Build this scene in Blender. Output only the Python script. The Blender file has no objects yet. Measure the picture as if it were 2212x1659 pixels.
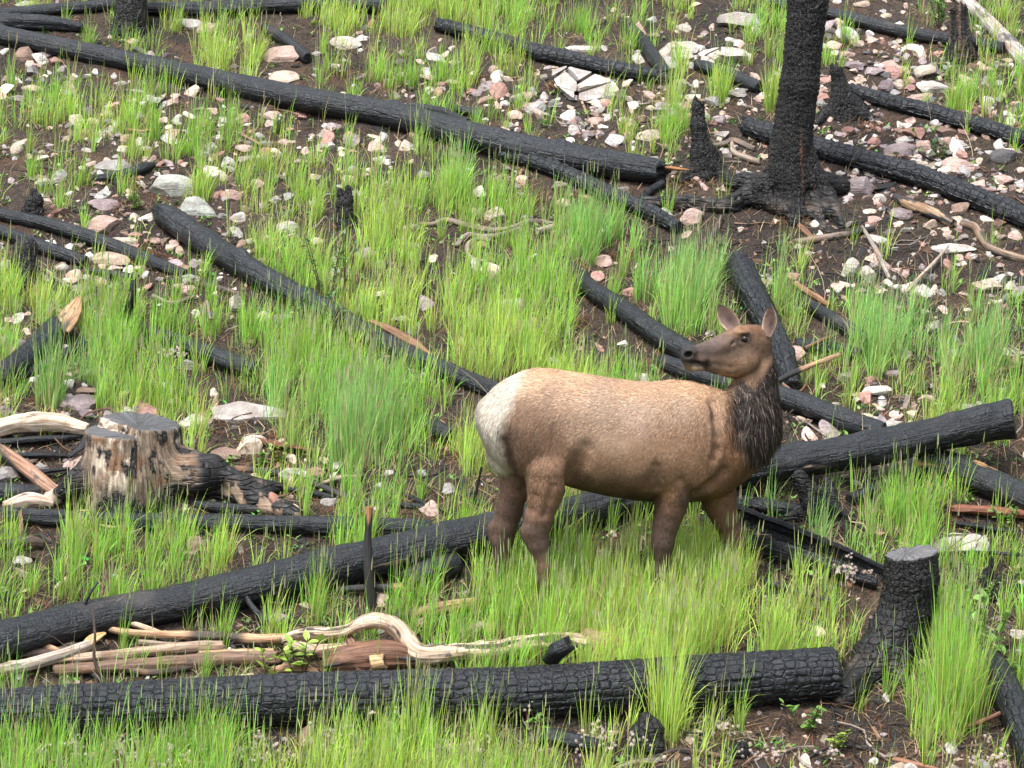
import bpy, math, random
import numpy as np
from mathutils import Vector
from mathutils.bvhtree import BVHTree

random.seed(7)
rng = np.random.default_rng(11)
SC = bpy.context.scene
COL = SC.collection
R = math.radians

# ---------------------------------------------------------------- camera, sky, sun, exposure
CAM = np.array([0.0, -18.0, 3.21])
PITCH = R(6.0)
FPX = 6120.0            # focal length in pixels of a 2212 x 1659 picture
PW, PH = 2212.0, 1659.0
cam = bpy.data.cameras.new('camera')
cam.lens = 36.0 * FPX / PW
cam.sensor_width = 36.0
cam.clip_start = 0.5
cam.clip_end = 600.0
cam_o = bpy.data.objects.new('camera', cam)
cam_o.location = CAM
cam_o.rotation_euler = (R(90) - PITCH, 0, 0)
COL.objects.link(cam_o)
SC.camera = cam_o

SUN_ELEV, SUN_AZ = R(63), R(215)       # high, behind the camera's left shoulder, seen through thin overcast
wd = bpy.data.worlds.new('World'); SC.world = wd; wd.use_nodes = True
wn = wd.node_tree.nodes; wl = wd.node_tree.links
sky = wn.new('ShaderNodeTexSky'); sky.sky_type = 'NISHITA'; sky.sun_disc = False
sky.sun_elevation = SUN_ELEV; sky.sun_rotation = SUN_AZ
sky.air_density = 1.0; sky.dust_density = 4.0; sky.ozone_density = 1.0
hs = wn.new('ShaderNodeHueSaturation'); hs.inputs['Saturation'].default_value = 0.42   # cloud greys the blue
wl.new(sky.outputs['Color'], hs.inputs['Color'])
bg = wn['Background']; bg.inputs['Strength'].default_value = 0.125
wl.new(hs.outputs['Color'], bg.inputs['Color'])
sun = bpy.data.lights.new('sun', 'SUN'); sun.energy = 1.5; sun.angle = R(16); sun.color = (1.0, 0.965, 0.91)
sun_o = bpy.data.objects.new('sun', sun); COL.objects.link(sun_o)
sd = Vector((math.sin(SUN_AZ) * math.cos(SUN_ELEV), math.cos(SUN_AZ) * math.cos(SUN_ELEV), math.sin(SUN_ELEV)))
sun_o.rotation_euler = sd.to_track_quat('Z', 'Y').to_euler()
SC.view_settings.view_transform = 'Standard'
SC.view_settings.look = 'None'
SC.view_settings.exposure = 1.55
SC.view_settings.gamma = 1.0
SC.view_settings.use_curve_mapping = False
SC.render.engine = 'CYCLES'
SC.cycles.use_denoising = True
SC.cycles.max_bounces = 5
SC.cycles.diffuse_bounces = 2
SC.cycles.transmission_bounces = 3

# ---------------------------------------------------------------- maths helpers
CP, SP = math.cos(PITCH), math.sin(PITCH)
FWD = np.array([0, CP, -SP]); UPV = np.array([0, SP, CP])

def hash3(ix, iy, iz, seed=0):
    h = (ix.astype(np.int64) * 374761393 + iy.astype(np.int64) * 668265263 + iz.astype(np.int64) * 2147483647 + seed * 974711) & 0xFFFFFFFF
    h = ((h ^ (h >> 13)) * 1274126177) & 0xFFFFFFFF
    h = ((h ^ (h >> 16)) * 2246822519) & 0xFFFFFFFF
    return ((h ^ (h >> 15)) & 0xFFFFFF) / float(0xFFFFFF)

def vnoise(x, y, z, seed=0):
    x, y, z = np.broadcast_arrays(np.asarray(x, float), np.asarray(y, float), np.asarray(z, float))
    ix, iy, iz = np.floor(x), np.floor(y), np.floor(z)
    fx, fy, fz = x - ix, y - iy, z - iz
    fx = fx * fx * (3 - 2 * fx); fy = fy * fy * (3 - 2 * fy); fz = fz * fz * (3 - 2 * fz)
    r = 0
    for a in (0, 1):
        for b in (0, 1):
            for c in (0, 1):
                w = (fx if a else 1 - fx) * (fy if b else 1 - fy) * (fz if c else 1 - fz)
                r = r + w * hash3(ix + a, iy + b, iz + c, seed)
    return r * 2 - 1

def fbm(x, y, z, octv=4, seed=0):
    r = 0; a = 0.55; f = 1.0
    for i in range(octv):
        r = r + a * vnoise(np.asarray(x) * f, np.asarray(y) * f, np.asarray(z) * f, seed + i)
        a *= 0.5; f *= 2.03
    return r

def voro2(u, v, seed=0, jit=0.75):
    """F2-F1 of a jittered grid: small along cell borders."""
    iu, iv = np.floor(u), np.floor(v)
    f1 = np.full(u.shape, 9.0); f2 = np.full(u.shape, 9.0); cid = np.zeros(u.shape)
    for a in (-1, 0, 1):
        for b in (-1, 0, 1):
            cu, cv = iu + a, iv + b
            h1 = hash3(cu, cv, cu * 0, seed); h2 = hash3(cu, cv, cu * 0 + 1, seed)
            d = np.hypot(cu + .5 + (h1 - .5) * jit - u, cv + .5 + (h2 - .5) * jit - v)
            m = d < f1
            f2 = np.where(m, f1, np.minimum(f2, d)); cid = np.where(m, h1, cid); f1 = np.where(m, d, f1)
    return f2 - f1, cid

def bricks(u, v, seed=0):
    """distance (in cells) to the nearest edge of staggered, uneven blocks; block id"""
    r = np.floor(v); fv = v - r
    su = u * (.75 + .6 * hash3(r, r * 0, r * 0 + 3, seed)) + 7.3 * hash3(r, r * 0, r * 0 + 5, seed)
    c = np.floor(su); d = np.full(u.shape, 9.0)
    for k in (-1, 0, 1, 2):
        e = c + k + .5 * (hash3(c + k, r, r * 0, seed) - .5)
        d = np.minimum(d, np.abs(su - e))
    e0 = c + .5 * (hash3(c, r, r * 0, seed) - .5)
    cid = hash3(np.where(su < e0, c - 1, c), r, r * 0 + 9, seed)
    return np.minimum(d, np.minimum(fv, 1 - fv)), cid

def sstep(a, b, x):
    t = np.clip((x - a) / (b - a), 0, 1); return t * t * (3 - 2 * t)

# the hillside
SLOPE = 0.445
def ground_z(x, y):
    x = np.asarray(x, float); y = np.asarray(y, float)
    z = SLOPE * y
    z = z + 0.055 * vnoise(x * 0.9, y * 0.9, 0.3, 3) + 0.028 * vnoise(x * 2.3, y * 2.3, 1.7, 4) + 0.012 * vnoise(x * 6.5, y * 6.5, 5.1, 5)
    far = np.clip((np.hypot(x, y) - 14) / 40, 0, 1)
    return z + far * 1.6 * vnoise(x * 0.05, y * 0.05, 9.0, 6)

def ray(px, py):
    px = np.asarray(px, float); py = np.asarray(py, float)
    d = FWD + ((px - PW / 2) / FPX)[..., None] * np.array([1.0, 0, 0]) + (-(py - PH / 2) / FPX)[..., None] * UPV
    return d

def on_ground(px, py, h=0.0):
    """point at height h above the hillside that the picture shows at (px, py)"""
    d = ray(px, py)
    t = (h - CAM[2] + SLOPE * CAM[1]) / (d[..., 2] - SLOPE * d[..., 1])
    for _ in range(5):
        p = CAM + t[..., None] * d
        e = p[..., 2] - ground_z(p[..., 0], p[..., 1]) - h
        t = t - e / (d[..., 2] - SLOPE * d[..., 1])
    return CAM + t[..., None] * d

def mpp(p):                      # metres for one picture pixel at point p
    return float(np.dot(np.asarray(p) - CAM, FWD)) / FPX

def at_depth(px, py, y):         # point of the ray at world depth y
    d = ray(px, py); t = (np.asarray(y) - CAM[1]) / d[..., 1]
    return CAM + t[..., None] * d

def project(p):
    v = np.asarray(p) - CAM
    z = v @ FWD
    return v[..., 0] / z * FPX + PW / 2, PH / 2 - (v @ UPV) / z * FPX

# ---------------------------------------------------------------- mesh helpers
def make_mesh(name, V, quads=None, tris=None, attrs=None, smooth=True, mat=None):
    me = bpy.data.meshes.new(name)
    V = np.ascontiguousarray(V, np.float32)
    nq = 0 if quads is None else len(quads); nt = 0 if tris is None else len(tris)
    me.vertices.add(len(V)); me.vertices.foreach_set('co', V.ravel())
    parts = []
    if nq: parts.append(np.asarray(quads, np.int32).ravel())
    if nt: parts.append(np.asarray(tris, np.int32).ravel())
    li = np.concatenate(parts)
    me.loops.add(len(li)); me.loops.foreach_set('vertex_index', li)
    me.polygons.add(nq + nt)
    st = np.concatenate([np.arange(nq) * 4, nq * 4 + np.arange(nt) * 3]).astype(np.int32)
    me.polygons.foreach_set('loop_start', st)
    me.polygons.foreach_set('loop_total', np.concatenate([np.full(nq, 4), np.full(nt, 3)]).astype(np.int32))
    me.polygons.foreach_set('use_smooth', np.full(nq + nt, bool(smooth)))
    for k, (typ, arr) in (attrs or {}).items():
        a = me.attributes.new(k, typ, 'POINT')
        arr = np.ascontiguousarray(arr, np.float32)
        if typ == 'FLOAT': a.data.foreach_set('value', arr.ravel())
        elif typ == 'FLOAT_VECTOR': a.data.foreach_set('vector', arr.ravel())
        else:
            if arr.shape[1] == 3: arr = np.concatenate([arr, np.ones((len(arr), 1), np.float32)], 1)
            a.data.foreach_set('color', np.ascontiguousarray(arr, np.float32).ravel())
    me.update(calc_edges=True); me.validate()
    if mat: me.materials.append(mat)
    return me

def add_obj(name, me, parent=None, loc=None, color=None):
    o = bpy.data.objects.new(name, me); COL.objects.link(o)
    if parent is not None: o.parent = parent
    if loc is not None: o.location = loc
    if color is not None: o.color = (*color, 1.0)
    return o

def tag(o, label=None, cat=None, group=None, kind=None):
    if label: o['label'] = label
    if cat and not kind: kind = 'thing'
    if cat: o['category'] = cat
    if group: o['group'] = group
    if kind: o['kind'] = kind
    return o

def empty(name, loc):
    o = bpy.data.objects.new(name, None); COL.objects.link(o); o.location = loc; o.empty_display_size = 0.1
    return o

def recenter(V, base):
    return V - np.asarray(base)

# ---------------------------------------------------------------- materials
def new_mat(name):
    m = bpy.data.materials.new(name); m.use_nodes = True
    nt = m.node_tree
    return m, nt.nodes, nt.links, nt.nodes['Principled BSDF']

def nd(n, typ, **kw):
    x = n.new(typ)
    for k, v in kw.items():
        if k in x.inputs: x.inputs[k].default_value = v
        else: setattr(x, k, v)
    return x

def mixc(n, l, fac, a, b, blend='MIX'):
    m = n.new('ShaderNodeMix'); m.data_type = 'RGBA'; m.blend_type = blend
    for sock, v in ((0, fac), (6, a), (7, b)):
        if isinstance(v, (int, float)): m.inputs[sock].default_value = v
        elif isinstance(v, tuple): m.inputs[sock].default_value = (*v, 1)
        else: l.new(v, m.inputs[sock])
    return m.outputs[2]

def maprange(n, l, v, a, b, c=0.0, d=1.0):
    m = n.new('ShaderNodeMapRange'); m.interpolation_type = 'SMOOTHSTEP'
    l.new(v, m.inputs[0])
    for i, q in enumerate((a, b, c, d)): m.inputs[i + 1].default_value = q
    return m.outputs[0]

def mat_soil():
    m, n, l, b = new_mat('soil')
    at = nd(n, 'ShaderNodeAttribute', attribute_name='Col')
    tc = n.new('ShaderNodeTexCoord')
    n1 = nd(n, 'ShaderNodeTexNoise', Scale=14.0, Detail=8.0, Roughness=0.7); l.new(tc.outputs['Object'], n1.inputs['Vector'])
    n2 = nd(n, 'ShaderNodeTexNoise', Scale=70.0, Detail=5.0, Roughness=0.7); l.new(tc.outputs['Object'], n2.inputs['Vector'])
    c = mixc(n, l, maprange(n, l, n1.outputs['Fac'], .35, .7), at.outputs['Color'], (0.016, 0.012, 0.010))
    v = nd(n, 'ShaderNodeTexVoronoi', Scale=55.0); l.new(tc.outputs['Object'], v.inputs['Vector'])
    c = mixc(n, l, maprange(n, l, n2.outputs['Fac'], .54, .68), c, (0.24, 0.15, 0.095))
    l.new(c, b.inputs['Base Color'])
    r = maprange(n, l, n1.outputs['Fac'], .3, .7, .55, .95); l.new(r, b.inputs['Roughness'])
    bu = nd(n, 'ShaderNodeBump', Strength=1.0, Distance=0.05)
    mx = n.new('ShaderNodeMath'); mx.operation = 'ADD'; l.new(n2.outputs['Fac'], mx.inputs[0]); l.new(v.outputs['Distance'], mx.inputs[1])
    l.new(mx.outputs[0], bu.inputs['Height']); l.new(bu.outputs[0], b.inputs['Normal'])
    return m

def mat_char(name='charcoal', crk=.25, streak=1.5, rgh=(.18, .40)):
    m, n, l, b = new_mat(name)
    co = nd(n, 'ShaderNodeAttribute', attribute_name='logco')
    wo = nd(n, 'ShaderNodeAttribute', attribute_name='wood')
    oi = n.new('ShaderNodeObjectInfo')
    n1 = nd(n, 'ShaderNodeTexNoise', Scale=9.0, Detail=6.0, Roughness=0.65); l.new(co.outputs['Vector'], n1.inputs['Vector'])
    n2 = nd(n, 'ShaderNodeTexNoise', Scale=60.0, Detail=4.0, Roughness=0.7); l.new(co.outputs['Vector'], n2.inputs['Vector'])
    mp = nd(n, 'ShaderNodeMapping'); mp.inputs['Scale'].default_value = (14, 21, 30); l.new(co.outputs['Vector'], mp.inputs['Vector'])
    wob = mixc(n, l, .06, mp.outputs[0], n2.outputs['Color'], 'ADD')
    vo = nd(n, 'ShaderNodeTexVoronoi', feature='DISTANCE_TO_EDGE', Scale=1.0, Randomness=0.5); l.new(wob, vo.inputs['Vector'])
    vc = nd(n, 'ShaderNodeTexVoronoi', feature='F1', Scale=1.0, Randomness=0.5); l.new(wob, vc.inputs['Vector'])
    mp2 = nd(n, 'ShaderNodeMapping'); mp2.inputs['Scale'].default_value = (5, 60, 5); l.new(co.outputs['Vector'], mp2.inputs['Vector'])
    n3 = nd(n, 'ShaderNodeTexNoise', Scale=1.0, Detail=5.0, Roughness=0.6); l.new(mp2.outputs[0], n3.inputs['Vector'])
    c = mixc(n, l, maprange(n, l, n1.outputs['Fac'], .3, .7), (0.003, 0.003, 0.0035), (0.009, 0.0095, 0.011))
    c = mixc(n, l, maprange(n, l, n2.outputs['Fac'], .64, .78, 0, .4), c, (0.035, 0.034, 0.034))
    n4 = nd(n, 'ShaderNodeTexNoise', Scale=2.2, Detail=5.0); l.new(co.outputs['Vector'], n4.inputs['Vector'])
    c = mixc(n, l, maprange(n, l, n4.outputs['Fac'], .6, .72, 0, .55), c, (0.055, 0.045, 0.040))
    wc = mixc(n, l, maprange(n, l, n3.outputs['Fac'], .3, .7), oi.outputs['Color'], (0.10, 0.055, 0.03))
    c = mixc(n, l, wo.outputs['Fac'], c, wc)
    l.new(c, b.inputs['Base Color'])
    cr = maprange(n, l, vo.outputs['Distance'], 0.0, 0.13)
    sx = n.new('ShaderNodeSeparateColor'); l.new(vc.outputs['Color'], sx.inputs[0])
    rg = maprange(n, l, sx.outputs[0], 0, 1, *rgh)
    rn = n.new('ShaderNodeMath'); rn.operation = 'MULTIPLY_ADD'; l.new(n1.outputs['Fac'], rn.inputs[0]); rn.inputs[1].default_value = .22; l.new(rg, rn.inputs[2])
    l.new(rn.outputs[0], b.inputs['Roughness'])
    b.inputs['Specular IOR Level'].default_value = 0.48
    b.inputs['Specular Tint'].default_value = (.86, .93, 1.0, 1)
    a1 = n.new('ShaderNodeMath'); a1.operation = 'MULTIPLY_ADD'; l.new(cr, a1.inputs[0]); a1.inputs[1].default_value = crk; l.new(n2.outputs['Fac'], a1.inputs[2])
    a2 = n.new('ShaderNodeMath'); a2.operation = 'MULTIPLY_ADD'; l.new(n3.outputs['Fac'], a2.inputs[0]); a2.inputs[1].default_value = streak; l.new(a1.outputs[0], a2.inputs[2])
    a3 = n.new('ShaderNodeMath'); a3.operation = 'MULTIPLY_ADD'; l.new(sx.outputs[1], a3.inputs[0]); a3.inputs[1].default_value = crk * .35; l.new(a2.outputs[0], a3.inputs[2])
    bu = nd(n, 'ShaderNodeBump', Strength=0.8, Distance=0.011); l.new(a3.outputs[0], bu.inputs['Height']); l.new(bu.outputs[0], b.inputs['Normal'])
    return m

def mat_wood():
    m, n, l, b = new_mat('weathered_wood')
    co = nd(n, 'ShaderNodeAttribute', attribute_name='logco')
    wo = nd(n, 'ShaderNodeAttribute', attribute_name='wood')      # 1 = bare wood, 0 = scorched
    oi = n.new('ShaderNodeObjectInfo')
    mp = nd(n, 'ShaderNodeMapping'); mp.inputs['Scale'].default_value = (4, 70, 4); l.new(co.outputs['Vector'], mp.inputs['Vector'])
    n1 = nd(n, 'ShaderNodeTexNoise', Scale=1.0, Detail=6.0, Roughness=0.65); l.new(mp.outputs[0], n1.inputs['Vector'])
    n2 = nd(n, 'ShaderNodeTexNoise', Scale=11.0, Detail=5.0); l.new(co.outputs['Vector'], n2.inputs['Vector'])
    dk = mixc(n, l, 1.0, oi.outputs['Color'], (0.36, 0.27, 0.20), 'MULTIPLY')
    c = mixc(n, l, maprange(n, l, n1.outputs['Fac'], .35, .68), oi.outputs['Color'], dk)
    c = mixc(n, l, maprange(n, l, n2.outputs['Fac'], .5, .72, 0, .6), c, (0.23, 0.12, 0.06))
    n5 = nd(n, 'ShaderNodeTexNoise', Scale=1.0, Detail=6.0, Roughness=.7); mp5 = nd(n, 'ShaderNodeMapping'); mp5.inputs['Scale'].default_value = (5, 16, 5); l.new(co.outputs['Vector'], mp5.inputs['Vector']); l.new(mp5.outputs[0], n5.inputs['Vector'])
    c = mixc(n, l, maprange(n, l, n5.outputs['Fac'], .56, .66, 0, .85), c, (0.035, 0.028, 0.024))
    c = mixc(n, l, wo.outputs['Fac'], (0.016, 0.015, 0.016), c)
    l.new(c, b.inputs['Base Color']); b.inputs['Roughness'].default_value = 0.62
    bu = nd(n, 'ShaderNodeBump', Strength=0.9, Distance=0.012); l.new(n1.outputs['Fac'], bu.inputs['Height']); l.new(bu.outputs[0], b.inputs['Normal'])
    return m

def mat_rock():
    m, n, l, b = new_mat('rock')
    tc = n.new('ShaderNodeTexCoord'); oi = n.new('ShaderNodeObjectInfo')
    ad = n.new('ShaderNodeVectorMath'); ad.operation = 'ADD'; l.new(tc.outputs['Object'], ad.inputs[0]); l.new(oi.outputs['Location'], ad.inputs[1])
    n1 = nd(n, 'ShaderNodeTexNoise', Scale=9.0, Detail=8.0, Roughness=0.68); l.new(ad.outputs[0], n1.inputs['Vector'])
    n2 = nd(n, 'ShaderNodeTexNoise', Scale=60.0, Detail=5.0, Roughness=0.7); l.new(ad.outputs[0], n2.inputs['Vector'])
    n3 = nd(n, 'ShaderNodeTexNoise', Scale=3.5, Detail=6.0, Roughness=0.6); l.new(ad.outputs[0], n3.inputs['Vector'])
    wv = nd(n, 'ShaderNodeTexNoise', Scale=1.0, Detail=4.0); mp = nd(n, 'ShaderNodeMapping'); mp.inputs['Scale'].default_value = (6, 6, 55); l.new(ad.outputs[0], mp.inputs['Vector']); l.new(mp.outputs[0], wv.inputs['Vector'])
    d1 = mixc(n, l, 1.0, oi.outputs['Color'], (0.62, 0.55, 0.52), 'MULTIPLY')
    c = mixc(n, l, maprange(n, l, n1.outputs['Fac'], .32, .68), oi.outputs['Color'], d1)
    c = mixc(n, l, maprange(n, l, n3.outputs['Fac'], .56, .74, 0, .65), c, (0.055, 0.045, 0.042))
    c = mixc(n, l, maprange(n, l, n2.outputs['Fac'], .60, .75, 0, .5), c, (0.10, 0.085, 0.08))
    l.new(c, b.inputs['Base Color']); b.inputs['Roughness'].default_value = 0.8
    a1 = n.new('ShaderNodeMath'); a1.operation = 'MULTIPLY_ADD'; l.new(n1.outputs['Fac'], a1.inputs[0]); a1.inputs[1].default_value = 1.2; l.new(n2.outputs['Fac'], a1.inputs[2])
    a2 = n.new('ShaderNodeMath'); a2.operation = 'ADD'; l.new(a1.outputs[0], a2.inputs[0]); l.new(wv.outputs['Fac'], a2.inputs[1])
    bu = nd(n, 'ShaderNodeBump', Strength=0.85, Distance=0.022); l.new(a2.outputs[0], bu.inputs['Height']); l.new(bu.outputs[0], b.inputs['Normal'])
    return m

def mat_vcol(name, rough=0.7, spec=0.3, trans=0.0, noise=0.0):
    m, n, l, b = new_mat(name)
    at = nd(n, 'ShaderNodeAttribute', attribute_name='Col')
    c = at.outputs['Color']
    if noise:
        tc = n.new('ShaderNodeTexCoord')
        n1 = nd(n, 'ShaderNodeTexNoise', Scale=40.0, Detail=5.0); l.new(tc.outputs['Object'], n1.inputs['Vector'])
        dk = mixc(n, l, 1.0, c, (0.5, 0.46, 0.43), 'MULTIPLY')
        c = mixc(n, l, maprange(n, l, n1.outputs['Fac'], .35, .68, 0, noise), c, dk)
    l.new(c, b.inputs['Base Color']); b.inputs['Roughness'].default_value = rough
    b.inputs['Specular IOR Level'].default_value = spec
    if trans:
        t = n.new('ShaderNodeBsdfTranslucent'); l.new(c, t.inputs['Color'])
        mx = n.new('ShaderNodeMixShader'); mx.inputs[0].default_value = trans
        l.new(b.outputs[0], mx.inputs[1]); l.new(t.outputs[0], mx.inputs[2])
        l.new(mx.outputs[0], n['Material Output'].inputs['Surface'])
    return m

M_CHARX = mat_char('cracked_charcoal', .8, .8, (.20, .42))
M_SOIL, M_CHAR, M_WOOD, M_ROCK = mat_soil(), mat_char(), mat_wood(), mat_rock()
M_GRASS = mat_vcol('grass_blade', 0.5, 0.35, 0.38)
M_DRY = mat_vcol('dry_straw', 0.7, 0.2, 0.15)
M_LEAF = mat_vcol('green_leaf', 0.45, 0.4, 0.3)
M_PEB = mat_vcol('pebble', 0.8, 0.35, 0.0, 0.8)
M_FUR = mat_vcol('elk_fur', 0.62, 0.25)
M_HIDE = mat_vcol('elk_hide', 0.7, 0.2, 0.0, 0.5)

# ---------------------------------------------------------------- ground sheet
def ground_colour(x, y):
    P = np.stack([x, y, ground_z(x, y)], -1)
    px, py = project(P)
    base = np.array([0.075, 0.047, 0.032])
    c = np.tile(base, x.shape + (1,))
    def mixin(w, col):
        nonlocal c
        c = c * (1 - w[..., None]) + np.array(col) * w[..., None]
    n1 = fbm(x * 1.3, y * 1.3, 2.0, 4, 21); n2 = fbm(x * 3.1, y * 3.1, 7.0, 4, 25)
    mixin(sstep(.08, .4, n1) * .75, (0.020, 0.016, 0.014))          # ash
    mixin(sstep(.12, .4, n2) * .8, (0.15, 0.078, 0.043))          # needle litter
    mixin(sstep(.2, .45, -n1) * .6, (0.16, 0.112, 0.072))          # dry mineral soil
    def blob(bx, by, rx, ry, col, w=.9):
        d = ((px - bx) / rx) ** 2 + ((py - by) / ry) ** 2
        mixin(np.exp(-d * 1.2) * w * sstep(-.4, .3, n2 + .25), col)
    blob(1930, 570, 330, 90, (0.016, 0.012, 0.011)); blob(1650, 500, 150, 60, (0.03, 0.018, 0.014))
    blob(900, 1085, 150, 40, (0.20, 0.085, 0.035)); blob(600, 975, 130, 40, (0.12, 0.038, 0.022))
    blob(2120, 1110, 120, 40, (0.17, 0.065, 0.035)); blob(1650, 1600, 260, 50, (0.15, 0.085, 0.045))
    blob(2020, 480, 200, 40, (0.06, 0.045, 0.016)); blob(2080, 640, 120, 30, (0.13, 0.06, 0.02))
    blob(360, 545, 130, 45, (0.10, 0.04, 0.024)); blob(1500, 330, 260, 60, (0.045, 0.032, 0.026))
    blob(2150, 330, 140, 60, (0.06, 0.042, 0.018)); blob(90, 1000, 160, 60, (0.08, 0.05, 0.03))
    blob(250, 270, 250, 70, (0.085, 0.05, 0.035), .6)
    return c

def build_ground():
    xs = np.concatenate([np.linspace(-120, -9, 34)[:-1], np.linspace(-9, -5, 60)[:-1], np.linspace(-5, 5, 300), np.linspace(5, 9, 60)[1:], np.linspace(9, 120, 34)[1:]])
    ys = np.concatenate([np.linspace(-40, -4, 40)[:-1], np.linspace(-4, 10, 400), np.linspace(10, 20, 60)[1:], np.linspace(20, 160, 40)[1:]])
    X, Y = np.meshgrid(xs, ys, indexing='ij')
    Z = ground_z(X, Y)
    Z = Z + np.where((np.abs(X) < 6) & (Y > -5) & (Y < 12), 0.012 * vnoise(X * 14, Y * 14, 0.5, 8), 0)
    V = np.stack([X, Y, Z], -1).reshape(-1, 3)
    nx, ny = X.shape
    i = np.arange(nx * ny).reshape(nx, ny)
    q = np.stack([i[:-1, :-1], i[1:, :-1], i[1:, 1:], i[:-1, 1:]], -1).reshape(-1, 4)
    c = ground_colour(X, Y).reshape(-1, 3)
    me = make_mesh('ground', V, quads=q, attrs={'Col': ('FLOAT_COLOR', c)}, mat=M_SOIL)
    o = add_obj('ground', me); o['kind'] = 'structure'
    return o
build_ground()
# ---------------------------------------------------------------- logs and branches
BLOCK = []          # (x, y, r) footprints that grass keeps out of

def catmull(P, n):
    P = np.asarray(P, float)
    if len(P) == 2: P = np.stack([P[0], P[0] * .5 + P[1] * .5, P[1]])
    Q = np.concatenate([[2 * P[0] - P[1]], P, [2 * P[-1] - P[-2]]])
    t = np.linspace(0, len(P) - 1 - 1e-9, n); i = t.astype(int); f = (t - i)[:, None]
    a, b, c, d = Q[i], Q[i + 1], Q[i + 2], Q[i + 3]
    return .5 * (2 * b + (c - a) * f + (2 * a - 5 * b + 4 * c - d) * f ** 2 + (3 * b - a - 3 * c + d) * f ** 3)

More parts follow.
